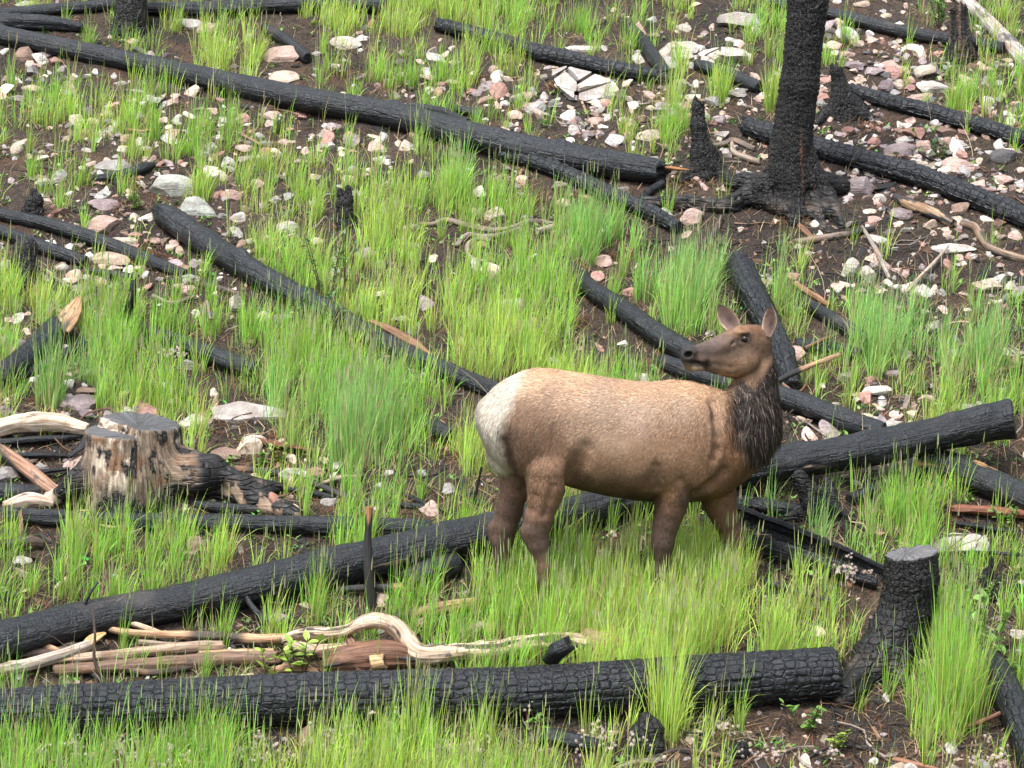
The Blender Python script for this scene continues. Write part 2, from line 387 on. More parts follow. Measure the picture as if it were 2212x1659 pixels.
def tube(P, rad, res=0.02, nmax=600, amp=0.06, crack=0.0, cell=(0.06, 0.04), ridge=0.0, caps=('cut', 'cut'), wood=None, seed=0, knots=0, flat=1.0, nmin=8):
    """one tapered stem: path P, radii rad. Returns V, quads, tris, attrs"""
    P = np.asarray(P, float); rad = np.asarray(rad, float)
    L = np.linalg.norm(np.diff(P, axis=0), axis=1).sum()
    m = int(np.clip(L / res, 6, nmax))
    PD = catmull(np.concatenate([P, rad[:, None]], 1), 40 * len(P))
    sd_ = np.concatenate([[0], np.cumsum(np.linalg.norm(np.diff(PD[:, :3], axis=0), axis=1))])
    PR = np.stack([np.interp(np.linspace(0, sd_[-1], m), sd_, PD[:, k_]) for k_ in range(4)], 1)      # even steps along the stem
    C, r = PR[:, :3], np.maximum(PR[:, 3], .002)
    kk_ = min(9, m // 3); Cp = np.pad(C, ((kk_, kk_), (0, 0)), 'reflect', reflect_type='odd')
    T = np.stack([np.convolve(Cp[:, k_], np.ones(2 * kk_ + 1) / (2 * kk_ + 1), 'valid') for k_ in range(3)], 1)
    T = np.gradient(T, axis=0); T /= np.linalg.norm(T, axis=1)[:, None]
    up = np.array([0, 0, 1.0])
    if abs(T[:, 2]).mean() > .8: up = np.array([0, 1.0, 0.15])
    S = np.cross(T, up); S /= np.linalg.norm(S, axis=1)[:, None]
    U = np.cross(S, T)
    n = int(np.clip(2 * math.pi * r.mean() / res, nmin, 150))
    th = np.linspace(0, 2 * math.pi, n + 1) - math.pi / 2          # seam underneath
    u = np.concatenate([[0], np.cumsum(np.linalg.norm(np.diff(C, axis=0), axis=1))])
    TH, UU = np.meshgrid(th, u); RR = r[:, None] * np.ones_like(TH)
    cx, cy = np.cos(TH), np.sin(TH)
    k = 0.35 / max(r.mean(), .01)
    f = 1 + amp * fbm(cx * .9 + seed * 3.1, cy * .9, UU * min(k, 6) + seed, 4, seed) + amp * .5 * fbm(cx * 2.5, cy * 2.5, UU * 9, 3, seed + 5)
    if knots:
        rr = np.random.default_rng(seed + 99)
        for _ in range(knots):
            ku, kt = rr.uniform(0, u[-1]), rr.uniform(0.3, 2.8)
            d = ((UU - ku) / (.9 * r.mean())) ** 2 + ((np.mod(TH - kt + math.pi, 2 * math.pi) - math.pi) / .45) ** 2
            f = f + .22 * np.exp(-d * 2)
    W = TH + math.pi / 2                                            # arc position, metres, for the relief
    arc = W * r.mean()
    disp = np.zeros_like(TH)
    ncell = max(3, round(2 * math.pi * r.mean() / cell[1]))
    av = W / (2 * math.pi) * ncell + .35 * vnoise(UU * 4, W, 0, seed + 41)
    if crack:
        d, cid = bricks(UU / cell[0] + .25 * vnoise(UU * 9, W * 2, 3, seed + 3), av, seed)
        disp -= crack * (1 - sstep(0.03, .20, d)); disp += crack * .6 * (cid - .5)
        # long drying splits along the grain
        d2, _ = voro2(UU / (cell[0] * 9), W / (2 * math.pi) * max(4, ncell * .45) + .25 * vnoise(UU * 1.7, W, 8, seed), seed + 7, .6)
        disp -= crack * 1.3 * (1 - sstep(0.0, .10, d2))
    if ridge:
        disp += ridge * vnoise(UU * 2.2, W / (2 * math.pi) * max(8, 2.2 * ncell), 1.5, seed + 17) + ridge * .5 * vnoise(UU * 14, W * 5, 2.5, seed + 19)
    rad2 = RR * f + disp
    rad2[:, -1] = rad2[:, 0]
    V = C[:, None] + rad2[..., None] * (cx[..., None] * S[:, None] + cy[..., None] * flat * U[:, None])
    co = np.stack([UU + seed * 1.37, arc, np.zeros_like(arc) + seed], -1)
    wd_ = np.zeros_like(TH) if wood is None else wood(UU / u[-1], TH, UU)
    rings_V, rings_co, rings_w = [V[i] for i in range(m)], [co[i] for i in range(m)], [wd_[i] for i in range(m)]
    for end, style in ((0, caps[0]), (-1, caps[1])):
        ring = (V[0] if end == 0 else V[-1]); c0 = C[end]; t = -T[0] if end == 0 else T[-1]
        rr = r[end]
        nr = []
        steps = (.93, .6, .25, .02)
        for j, s in enumerate(steps):
            q = c0 + (ring - c0) * s
            if style == 'cut': off = (.05 * rr if j == 0 else .05 * rr) + .10 * rr * vnoise(q[:, 0] * 30, q[:, 1] * 30, q[:, 2] * 30, seed) - (.12 * rr if j == 2 else 0)
            elif style == 'point': off = rr * (1.2 * (1 - s)) + rr * .5 * vnoise(q[:, 0] * 25, q[:, 1] * 25, q[:, 2] * 25, seed) * (1 - s)
            elif style == 'round': off = rr * math.sqrt(max(0, 1 - s * s)) * .6 + .12 * rr * vnoise(q[:, 0] * 30, q[:, 1] * 30, q[:, 2] * 30, seed)
            else: off = .2 * rr + rr * .9 * vnoise(q[:, 0] * 28, q[:, 1] * 28, q[:, 2] * 28, seed + 2) * (1 if j < 2 else .6)
            q = q + np.asarray(off).reshape(-1, 1) * t if np.ndim(off) else q + off * t
            q[-1] = q[0]
            nr.append((q, co[end] + np.array([rr * (1 - s), 0, 3.0]), (wd_[end])))
        if end == 0:
            for q in nr: rings_V.insert(0, q[0]); rings_co.insert(0, q[1]); rings_w.insert(0, q[2])
        else:
            for q in nr: rings_V.append(q[0]); rings_co.append(q[1]); rings_w.append(q[2])
    VV = np.stack(rings_V); m2 = len(VV)
    idx = np.arange(m2 * (n + 1)).reshape(m2, n + 1)
    q = np.stack([idx[:-1, :-1], idx[:-1, 1:], idx[1:, 1:], idx[1:, :-1]], -1).reshape(-1, 4)[:, ::-1]
    return VV.reshape(-1, 3), q, {'logco': ('FLOAT_VECTOR', np.stack(rings_co).reshape(-1, 3)), 'wood': ('FLOAT', np.stack(rings_w).reshape(-1))}, C, r

def px_path(pts, dlift=0.0, sink=0.92):
    """[(px, py, thickness_px[, lift])...] -> 3D centre points and radii of a stem lying on the hillside"""
    P, Rr = [], []
    for t in pts:
        x, y, th = t[:3]; lift = t[3] if len(t) > 3 else 0.0
        p = on_ground(np.array(x), np.array(y), 0.0)
        for _ in range(3):
            rr = th * .5 * mpp(p)
            p = on_ground(np.array(x), np.array(y), rr * sink + lift + dlift)
        P.append(p); Rr.append(th * .5 * mpp(p))
    return np.array(P), np.array(Rr)

def wood_patches(thr=.25, f=3.0, seed=0, soft=.08, amount=1.0):
    return lambda s, th, u: amount * sstep(thr, thr + soft, fbm(np.cos(th) * .8 * 1.3 + seed, np.sin(th) * 1.0, u * f + seed * 2, 4, seed + 60))

def stem(name, pts, label=None, cat=None, mat=None, color=(.4, .3, .2), parent=None, block=True, group=None, sink=.92, P3=None, R3=None, **kw):
    P, Rr = (P3, R3) if P3 is not None else px_path(pts, sink=sink)
    V, q, at, C, r = tube(P, Rr, **kw)
    base = C[len(C) // 2] - np.array([0, 0, r.mean()])
    if parent is not None: base = np.array(parent.location)
    me = make_mesh(name, V - base, quads=q, attrs=at, mat=mat or M_CHAR)
    o = add_obj(name, me, color=color)
    if parent is not None: o.parent = parent
    else: o.location = base
    if label: tag(o, label, cat, group)
    if block:
        for c_, r_ in zip(C[::2], r[::2]):
            if c_[2] - ground_z(c_[0], c_[1]) < r_ * 1.6: BLOCK.append((c_[0], c_[1], r_ * 0.9))
    return o, C, r

LOG = dict(res=.0125, amp=.10, crack=.0022, cell=(.10, .04), ridge=.005)
FAR = dict(res=.016, amp=.11, crack=.003, cell=(.11, .05), ridge=.006)
def knot_stub(parent, C, r, s, ang, length, seed, col=(.3, .17, .09)):
    i = int(s * (len(C) - 1)); t = C[min(i + 3, len(C) - 1)] - C[max(i - 3, 0)]; t /= np.linalg.norm(t)
    sd_ = np.cross(t, [0, 0, 1]); sd_ /= np.linalg.norm(sd_); up = np.cross(sd_, t)
    d = math.cos(ang) * sd_ + math.sin(ang) * up
    a = C[i] + d * r[i] * .7; b = C[i] + d * (r[i] + length) + t * length * .4
    stem('branch_stub', None, parent=parent, P3=np.array([a, (a + b) / 2, b]), R3=np.array([r[i] * .28, r[i] * .2, r[i] * .13]), res=.012, amp=.15, ridge=.002, caps=('cut', 'broken'), seed=seed, block=False, color=col)

B = 'burnt log'
# foreground log
o, C, r = stem('burnt_log', [(-330, 1552, 106), (-60, 1545, 108), (200, 1532, 112), (450, 1520, 114), (708, 1508, 114), (1068, 1500, 116), (1350, 1484, 116), (1560, 1470, 118), (1700, 1461, 116), (1800, 1455, 114)],
    'thick charred log across the foreground with square cracked surface and sawn right end', B, mat=M_CHARX, seed=1, **{**LOG, 'res': .0078, 'nmax': 900, 'crack': .0052, 'cell': (.062, .046), 'amp': .05})
stem('branch_stub', None, parent=o, P3=np.array([on_ground(np.array(x), np.array(y), h) for x, y, h in ((1190, 1425, .20), (1205, 1405, .30), (1228, 1390, .36))]), R3=np.array([.05, .055, .05]), res=.012, amp=.3, caps=('cut', 'broken'), seed=71, block=False)
# long log passing behind the elk, right end propped in the air
o, C, r = stem('burnt_log', [(-260, 1442, 92), (-60, 1398, 92), (0, 1385, 92), (216, 1335, 84), (432, 1293, 84), (612, 1251, 88), (792, 1212, 90), (1068, 1146, 86), (1230, 1112, 82), (1420, 1064, 80, .02), (1610, 1017, 76, .08), (1900, 965, 76, .16), (2130, 915, 80, .26), (2188, 905, 88, .28)],
    'very long charred log running behind the elk with its right end propped up', B, seed=2, **{**LOG, 'res': .0105, 'nmax': 820, 'amp': .10, 'crack': .002}, wood=lambda s, th, u: .9 * sstep(.34, .42, fbm(np.cos(th) + 3, np.sin(th), u * 2.2, 4, 77)) * (np.sin(th) < -.1), knots=6)
add_wood_scar = [(o, C, r)]
# log across the upper left
o, C, r = stem('burnt_log', [(-260, 18, 38), (-60, 60, 40), (0, 75, 42), (300, 137, 46), (600, 203, 54), (850, 250, 60), (1000, 290, 62), (1200, 336, 64), (1390, 366, 60), (1425, 372, 52)],
    'long charred log slanting across the upper left with a splintered orange tip', B, seed=3, **{**LOG, 'amp': .06}, knots=5, caps=('cut', 'broken'))
P3, R3 = px_path([(1418, 362, 20), (1450, 364, 16), (1488, 367, 5)], dlift=.09)
stem('splintered_tip', None, parent=o, P3=P3, R3=R3, mat=M_WOOD, color=(.42, .19, .07), wood=lambda s, th, u: sstep(.05, .35, s + .3 * np.sin(th * 3)), res=.012, amp=.3, ridge=.006, caps=('cut', 'point'), seed=31, block=False, flat=.6)
P3, R3 = px_path([(880, 228, 16), (950, 240, 20), (1010, 268, 24)], dlift=.06)
stem('forked_branch', None, parent=o, P3=P3, R3=R3, res=.018, amp=.1, ridge=.004, seed=33, block=False)
stem('burnt_log', [(1085, 330, 36), (1193, 362, 38), (1305, 414, 40), (1398, 456, 38), (1465, 492, 30)], 'charred log poking out from under the long upper-left log, ending in tall grass', B, mat=M_CHARX, seed=4, **{**LOG, 'crack': .006, 'cell': (.07, .04)})
stem('burnt_log', [(1612, 272, 40), (1660, 288, 46), (1759, 318, 48), (1976, 378, 50), (2130, 436, 50), (2290, 500, 50)], 'charred log passing behind the standing burnt trunk and running down to the right edge', B, mat=M_CHARX, seed=5, **{**LOG, 'cell': (.06, .05), 'crack': .007}, caps=('broken', 'cut'))
stem('burnt_log', [(1835, 192, 28), (1900, 214, 34), (2060, 256, 38), (2212, 300, 38), (2300, 324, 38)], 'charred log above the rubble, starting at the split stump behind the trunk', B, mat=M_CHARX, seed=6, **{**FAR, 'crack': .007, 'cell': (.07, .05)})
stem('burnt_log', [(1660, 4, 26), (1789, 28, 28), (1900, 56, 30), (2000, 78, 30), (2168, 104, 26)], 'thin dark log behind the trunk at top right, passing the broken stump', B, seed=7, **FAR)
stem('bleached_log', [(2040, -40, 30), (2084, 0, 30), (2150, 62, 32), (2212, 128, 36), (2270, 190, 38)], 'pale grey barkless log slanting down the top right corner', 'log', mat=M_WOOD, color=(.47, .45, .42), seed=8, wood=lambda s, th, u: 1 - .85 * sstep(.2, .4, fbm(np.cos(th), np.sin(th), u * 3, 4, 88)), **{**FAR, 'crack': 0, 'amp': .05}, sink=.9)
stem('burnt_log', [(-60, 40, 24), (0, 31, 26), (100, 22, 26), (200, 14, 26), (260, 8, 24)], 'thin charred log at top left corner reaching the flared stump', B, seed=9, **FAR)
stem('burnt_log', [(-50, 52, 40), (40, 48, 38), (110, 50, 34), (175, 60, 20)], 'short charred root-like log under the thin one at top left', B, seed=10, **{**FAR, 'amp': .16, 'ridge': .012}, caps=('cut', 'point'))
stem('burnt_log', [(300, 18, 30), (420, 20, 34), (560, 14, 34), (700, 10, 36), (832, 12, 34)], 'charred log along the top edge right of the flared stump', B, seed=11, **FAR)
stem('burnt_log', [(572, 60, 22), (620, 90, 27), (665, 126, 26)], 'short charred log sloping down beside the pink boulder at upper left', B, seed=12, **FAR)
stem('burnt_log', [(945, 52, 32), (1081, 88, 36), (1160, 112, 38), (1286, 140, 36), (1380, 158, 34), (1450, 170, 26)], 'charred log half hidden by grass at top centre above the cracked dome rock', B, mat=M_CHARX, seed=13, **{**FAR, 'crack': .006, 'cell': (.07, .05)})
stem('burnt_log', [(1505, 140, 26), (1570, 160, 30), (1640, 188, 28)], 'short charred log below the big cracked slab left of the trunk', B, seed=14, **FAR)
stem('burnt_log', [(1362, 60, 24), (1395, 100, 30), (1440, 165, 32)], 'short steep grey charred log leaning on the top centre log', B, seed=15, **FAR)
stem('burnt_log', [(915, 222, 20), (980, 236, 22), (1042, 246, 22)], 'small charred log end above the fork of the long upper-left log', B, seed=16, **FAR)
# middle left
o, C, r = stem('burnt_log', [(346, 458, 40), (370, 474, 56), (440, 522, 58), (531, 578, 56), (627, 632, 52), (700, 668, 46), (787, 716, 44), (883, 764, 42), (979, 808, 40), (1075, 846, 38)],
    'rough charred log slanting from the grey slabs down to the elk rump', B, seed=17, **{**LOG, 'amp': .12, 'crack': .005}, knots=8, caps=('broken', 'cut'))
P3, R3 = px_path([(800, 694, 12), (850, 716, 24), (900, 746, 22), (945, 780, 8)], dlift=.09)
stem('exposed_wood', None, parent=o, P3=P3, R3=R3, mat=M_WOOD, color=(.22, .12, .065), wood=lambda s, th, u: s * 0 + 1, res=.014, amp=.12, ridge=.005, seed=34, block=False, flat=.7, caps=('point', 'point'))
stem('burnt_log', [(-60, 448, 26), (0, 463, 28), (123, 490, 32), (261, 538, 32), (340, 570, 28), (400, 592, 22)], 'upper of two thin charred logs at the left edge, ending at the pink stones', B, seed=18, **{**LOG, 'ridge': .006})
stem('burnt_log', [(-60, 480, 26), (0, 500, 30), (90, 534, 32), (185, 566, 26)], 'lower and shorter of two thin charred logs at the left edge', B, seed=19, **{**LOG, 'ridge': .006})
o, C, r = stem('burnt_log', [(272, 698, 26), (340, 722, 36), (440, 762, 42), (552, 802, 44)], 'charred log in deep grass at left with one curved limb standing up', B, seed=20, **LOG, caps=('round', 'broken'))
P3 = np.array([on_ground(np.array(x), np.array(y), h) for x, y, h in ((290, 700, .02), (280, 672, .16), (286, 640, .30), (288, 606, .42))])
stem('curved_limb', None, parent=o, P3=P3, R3=np.array([.045, .04, .034, .02]), res=.014, amp=.1, crack=.004, seed=35, block=False)
o, C, r = stem('burnt_log', [(-50, 838, 50), (20, 800, 54), (80, 755, 58), (125, 705, 56)], 'broken charred log at the left edge with a bright splintered end', B, seed=21, **{**LOG, 'amp': .1, 'crack': .005})
P3 = np.array([on_ground(np.array(x), np.array(y), h) for x, y, h in ((130, 718, .10), (148, 690, .16), (160, 665, .22), (172, 640, .26))])
stem('splintered_end', None, parent=o, P3=P3, R3=np.array([.10, .095, .065, .012]), mat=M_WOOD, color=(.46, .30, .16), wood=lambda s, th, u: sstep(-.1, .25, s + .2 * np.sin(5 * th)), res=.012, amp=.35, ridge=.012, flat=.55, caps=('cut', 'point'), seed=36, block=False)
stem('burnt_log', [(40, 812, 20), (110, 782, 26), (180, 742, 24)], 'thin charred pole lying against the broken log at left edge', B, seed=22, **LOG)
stem('burnt_log', [(-60, 1108, 34), (100, 1118, 36), (350, 1128, 38), (600, 1133, 40), (784, 1138, 42), (930, 1140, 36)], 'straight grooved charred log lying in front of the bleached stump', B, seed=23, **{**LOG, 'ridge': .010, 'crack': .005, 'cell': (.2, .035)})
# behind and right of the elk
stem('burnt_log', [(1215, 568, 34), (1270, 620, 42), (1350, 672, 46), (1430, 728, 50), (1500, 768, 50)], 'charred log sloping down behind the elk toward its muzzle', B, seed=24, **LOG, knots=4)
stem('burnt_log', [(1432, 782, 34), (1500, 806, 42), (1600, 838, 46), (1700, 862, 50), (1800, 898, 52), (1905, 936, 50)], 'charred log behind the elk neck, ending against the long propped log', B, seed=25, **{**LOG, 'amp': .1}, caps=('broken', 'cut'))
stem('burnt_log', [(1592, 566, 56), (1618, 622, 66), (1655, 690, 60), (1690, 770, 52), (1712, 838, 44)], 'steep thick charred log directly behind the elk ears', B, mat=M_CHARX, seed=26, **{**LOG, 'amp': .1, 'crack': .006}, knots=5, caps=('broken', 'cut'))
stem('burnt_log', [(1725, 640, 20), (1770, 672, 30), (1835, 712, 34), (1880, 738, 28)], 'charred branch log left of the blue-green tussock at right', B, seed=27, **LOG)
stem('burnt_log', [(1722, 742, 26), (1790, 752, 30), (1860, 768, 28)], 'short dark log between the elk head and the right-hand tussock', B, seed=28, **{**LOG, 'amp': .14})
o, C, r = stem('burnt_log', [(1985, 992, 64), (2050, 1008, 66), (2130, 1040, 68), (2212, 1076, 68), (2300, 1118, 68)], 'thick charred log under the propped end at right with a knot of bare wood', B, seed=29, **LOG, wood=lambda s, th, u: np.exp(-((u - .42) / .05) ** 2 - ((th - 2.2) / .28) ** 2) + .8 * sstep(.36, .42, fbm(np.cos(th), np.sin(th) * 2, u * 7, 3, 93)), color=(.5, .27, .11))
stem('burnt_log', [(1836, 1080, 28), (1920, 1046, 30), (2000, 1012, 30), (2060, 986, 24)], 'thin charred log under the propped log, leaning on the thick one at right', B, seed=30, **LOG)
stem('burnt_log', [(1590, 1082, 26), (1660, 1094, 32), (1740, 1106, 32)], 'short charred log in the grass just right of the elk chest', B, seed=31, **LOG)
stem('burnt_log', [(2105, 1395, 40), (2150, 1450, 64), (2190, 1530, 72), (2230, 1620, 76), (2260, 1700, 76)], 'thick charred log running down the lower right corner', B, mat=M_CHARX, seed=32, **LOG)
stem('burnt_log', [(1135, 1596, 24), (1180, 1592, 38), (1250, 1604, 40), (1322, 1616, 18)], 'flat charred log piece on bare soil below the foreground log', B, seed=33, **LOG, caps=('round', 'point'))
stem('burnt_log', [(850, 1338, 26), (920, 1320, 28), (1000, 1306, 28), (1110, 1292, 24)], 'scorched split log with yellow wood lying in grass below the elk hind legs', B, mat=M_WOOD, color=(.50, .33, .17), seed=34, res=.016, amp=.12, ridge=.008, wood=lambda s, th, u: sstep(.15, .35, s + .15 * np.sin(th * 2 + u * 5)))
stem('burnt_log', [(880, 1262, 60), (930, 1236, 60), (985, 1218, 50)], 'dark charred log chunk in grass left of the elk hind hooves', B, seed=35, **{**LOG, 'amp': .14})
stem('burnt_log', [(900, 905, 30), (935, 922, 40), (975, 945, 36)], 'short charred log end in blue-green grass left of the elk rump', B, seed=36, **LOG)
stem('burnt_log', [(205, 386, 14), (250, 380, 20), (300, 368, 24), (332, 358, 16)], 'knotty black branch lying behind the two grey slabs', B, seed=37, res=.014, amp=.35, ridge=.006, caps=('point', 'broken'))
stem('burnt_log', [(190, 585, 14), (240, 592, 18), (300, 600, 14)], 'thin flat charred piece below the lower left-edge log', B, seed=38, res=.014, amp=.15, ridge=.004)
stem('burnt_log', [(1372, 455, 14), (1395, 420, 18), (1432, 395, 20)], 'short charred branch below the splintered orange tip', B, seed=39, res=.014, amp=.12, crack=.004)

# hollow charred trough
def trough():
    P, Rr = px_path([(1545, 1118, 92), (1600, 1140, 96), (1700, 1178, 92), (1800, 1212, 80), (1905, 1252, 60)], sink=.55)
    m = 130; PR = catmull(np.concatenate([P, Rr[:, None]], 1), m); C, r = PR[:, :3], PR[:, 3]
    T = np.gradient(C, axis=0); T /= np.linalg.norm(T, axis=1)[:, None]
    S = np.cross(T, [0, 0, 1.0]); S /= np.linalg.norm(S, axis=1)[:, None]; U = np.cross(S, T)
    if S[0] @ (CAM - C[0]) > 0: S = -S                     # S points uphill, away from the viewer
    u = np.concatenate([[0], np.cumsum(np.linalg.norm(np.diff(C, axis=0), axis=1))])
    k = 44
    a = np.linspace(R(62), R(-196), k)                      # uphill lip, under the bottom, near lip
    A, UU = np.meshgrid(a, u)
    f = 1 + .06 * fbm(np.cos(A), np.sin(A), UU * 3, 4, 5)
    lipn = .10 * vnoise(UU * 9, 0, 0, 3)
    def surf(sc, sd):
        d, cid = voro2(UU / .05, A * r.mean() / .04, sd)
        rr = r[:, None] * f * sc - .006 * (1 - sstep(.02, .3, d)) + .006 * vnoise(UU * 6, A * 9, 1, sd)
        AA = A + lipn * np.linspace(1, -1, k)[None]
        return C[:, None] + rr[..., None] * (np.cos(AA)[..., None] * S[:, None] + np.sin(AA)[..., None] * U[:, None]), np.stack([UU, A * r.mean(), A * 0 + sd], -1)
    Vo, co = surf(1.0, 51); Vi, ci = surf(.78, 52)
    V = np.concatenate([Vo.reshape(-1, 3), Vi.reshape(-1, 3)]); cc = np.concatenate([co.reshape(-1, 3), ci.reshape(-1, 3)])
    i = np.arange(m * k).reshape(m, k); j = i + m * k
    q1 = np.stack([i[:-1, :-1], i[:-1, 1:], i[1:, 1:], i[1:, :-1]], -1).reshape(-1, 4)
    q2 = np.stack([j[:-1, :-1], j[1:, :-1], j[1:, 1:], j[:-1, 1:]], -1).reshape(-1, 4)
    e = [np.stack([i[:-1, 0], i[1:, 0], j[1:, 0], j[:-1, 0]], -1), np.stack([i[1:, -1], i[:-1, -1], j[:-1, -1], j[1:, -1]], -1),
         np.stack([i[0, 1:], i[0, :-1], j[0, :-1], j[0, 1:]], -1), np.stack([i[-1, :-1], i[-1, 1:], j[-1, 1:], j[-1, :-1]], -1)]
    base = C[m // 2]
    me = make_mesh('hollow_log', V - base, quads=np.concatenate([q1, q2] + e), attrs={'logco': ('FLOAT_VECTOR', cc), 'wood': ('FLOAT', np.zeros(len(V)))}, mat=M_CHAR)
    o = add_obj('hollow_log', me, loc=base)
    tag(o, 'hollowed charred log shaped like an open trough, below the elk chest', 'burnt log')
    for c_, r_ in zip(C[::2], r[::2]): BLOCK.append((c_[0], c_[1], r_ * .9))
trough()

# bleached and bare branches
def branch(pts, label, color=(.5, .4, .3), wood=None, seed=0, lift=0.0, name='fallen_branch', cat='branch', mat=None, **kw):
    P, Rr = px_path([(p[0], p[1], p[2], (p[3] if len(p) > 3 else 0) + lift) for p in pts])
    a = dict(res=.012, amp=.20, ridge=.005, caps=('broken', 'broken'), nmin=8); a.update(kw)
    return stem(name, None, label, cat, mat=mat or M_WOOD, color=color, P3=P, R3=Rr, seed=seed, block=False, wood=wood or ((lambda s, th, u: s * 0) if mat is M_CHAR else (lambda s, th, u: s * 0 + 1)), **a)

BL = (.62, .50, .38)
o, C, r = branch([(612, 1384, 20, .08), (640, 1372, 26, .11), (668, 1366, 24, .13), (715, 1368, 28, .13), (752, 1360, 26, .15), (780, 1346, 34, .18), (818, 1340, 36, .20), (850, 1350, 38, .18), (876, 1376, 40, .12), (900, 1408, 46, .05), (930, 1414, 42, .04), (1000, 1408, 34, .04), (1060, 1404, 38, .04), (1130, 1392, 34, .05), (1220, 1386, 38, .05), (1290, 1394, 30, .03)],
    'large crooked bleached branch with a raised bend above the foreground log', BL, seed=101, res=.008, amp=.26, ridge=.006, knots=4, wood=lambda s, th, u: 1 - .9 * sstep(.14, .24, fbm(np.cos(th) * 1.5, np.sin(th) * 1.5, u * 5.5, 4, 31)))
P3, R3 = px_path([(1270, 1384, 46), (1320, 1394, 40), (1365, 1400, 20)], dlift=.03)
stem('rotten_end', None, parent=o, P3=P3, R3=R3, mat=M_WOOD, color=(.36, .25, .15), wood=lambda s, th, u: s * 0 + 1, res=.012, amp=.3, ridge=.012, caps=('broken', 'broken'), seed=102, block=False)
P3, R3 = px_path([(620, 1388, 22, .06), (680, 1404, 24, .05), (740, 1398, 24, .05), (800, 1392, 20, .05)])
stem('lower_fork', None, parent=o, P3=P3, R3=R3, mat=M_WOOD, color=BL, wood=lambda s, th, u: s * 0 + 1, res=.012, amp=.14, ridge=.003, seed=103, block=False)
branch([(700, 1432, 50), (780, 1420, 66), (850, 1416, 64), (905, 1424, 40)], 'reddish brown rotten log lying under the raised bleached bend', (.20, .10, .06), seed=104, name='rotten_log', cat='log', ridge=.012, amp=.16)
branch([(800, 1432, 34, .05), (830, 1428, 36, .05)], 'small pale sawn branch end facing out under the bleached bend', (.62, .46, .24), seed=105, name='branch_end')
branch([(742, 1358, 20, .10), (762, 1395, 22, .08), (778, 1430, 16, .02)], 'brown broken stub standing before the raised bleached bend', (.22, .13, .08), seed=106)
branch([(-30, 1368, 16, .02), (60, 1372, 18, .03), (130, 1388, 20, .02), (170, 1396, 12)], 'pale grey stick at the left edge above the other sticks', (.5, .43, .36), seed=107)
branch([(-30, 1386, 12, .04), (70, 1392, 14, .05), (120, 1404, 14, .05), (180, 1440, 12, .03), (225, 1474, 10, .0)], 'orange peeled stick turning black as it bends down to the foreground log', (.55, .34, .20), seed=108, wood=lambda s, th, u: 1 - sstep(.5, .6, s))
o, C, r = branch([(-30, 1452, 26, .03), (60, 1436, 28, .04), (130, 1416, 28, .05), (200, 1390, 22, .07)], 'thick grey branch with a freshly snapped yellow end at left', (.46, .41, .35), seed=109)
P3, R3 = px_path([(178, 1400, 16, .07), (205, 1378, 26, .09), (226, 1368, 10, .10)])
stem('snapped_end', None, parent=o, P3=P3, R3=R3, mat=M_WOOD, color=(.72, .48, .22), wood=lambda s, th, u: s * 0 + 1, res=.01, amp=.4, ridge=.01, flat=.6, caps=('cut', 'point'), seed=110, block=False)
branch([(165, 1326, 10, .10), (200, 1342, 14, .08), (250, 1362, 14, .06), (330, 1370, 16, .05), (460, 1374, 22, .04), (560, 1380, 20, .04), (640, 1376, 16, .05)], 'long branch, black at its left tip and peeled orange in the middle', (.56, .37, .22), seed=111, wood=lambda s, th, u: sstep(.14, .22, s) * (1 - .9 * sstep(.5, .56, s) * (1 - sstep(.74, .8, s))))
branch([(238, 1296, 10, .16), (254, 1318, 12, .12), (258, 1334, 12, .10), (300, 1352, 14, .06), (345, 1368, 12, .04)], 'short crooked pale twig rising above the long charred log at left', (.56, .47, .33), seed=112)
branch([(150, 1424, 22, .02), (260, 1414, 24, .03), (380, 1400, 24, .04), (480, 1396, 22, .03)], 'grey and tan branch in the middle of the stick pile', (.42, .32, .24), seed=113)
branch([(-30, 1412, 18, .02), (60, 1410, 20, .02), (160, 1404, 18, .02)], 'dark scorched stick between the pale sticks at left', (.12, .09, .08), seed=114)
branch([(120, 1448, 24), (300, 1436, 30), (480, 1424, 34), (600, 1420, 30)], 'long brown rotten pole at the bottom of the stick pile', (.20, .13, .09), seed=115, ridge=.008)
branch([(430, 1412, 16, .03), (520, 1410, 18, .03), (590, 1408, 14, .03)], 'tan peeled stick right of the stick pile centre', (.50, .34, .20), seed=116)
branch([(560, 1250, 10, .12), (528, 1240, 8, .2), (530, 1280, 12, .14), (545, 1310, 14, .10), (580, 1350, 16, .04)], 'thin forked black twig hanging over the long log behind the sticks', (.03, .03, .03), seed=117, mat=M_CHAR)
branch([(590, 1448, 16), (640, 1444, 22), (690, 1452, 14)], 'small orange bark piece near the broad-leaved plant', (.45, .28, .17), seed=118)
o_, _, _ = stem('burnt_stake', None, 'upright charred stake standing in grass left of the elk hind legs', 'stake', P3=np.array([on_ground(np.array(802.), np.array(1316.), -.03), on_ground(np.array(797.), np.array(1240.), .20), on_ground(np.array(795.), np.array(1170.), .40), on_ground(np.array(798.), np.array(1096.), .62)]), R3=np.array([.036, .033, .026, .023]), res=.012, amp=.15, ridge=.003, caps=('cut', 'broken'), seed=119, block=False, mat=M_WOOD, color=(.42, .22, .1), wood=lambda s, th, u: sstep(.86, .92, s + .05 * np.sin(3 * th)))
branch([(730, 1272, 12, .03), (800, 1270, 16, .05), (868, 1268, 16, .06)], 'short black stick with a pale broken end beside the stake', (.5, .3, .16), seed=120, wood=lambda s, th, u: sstep(.85, .9, s))
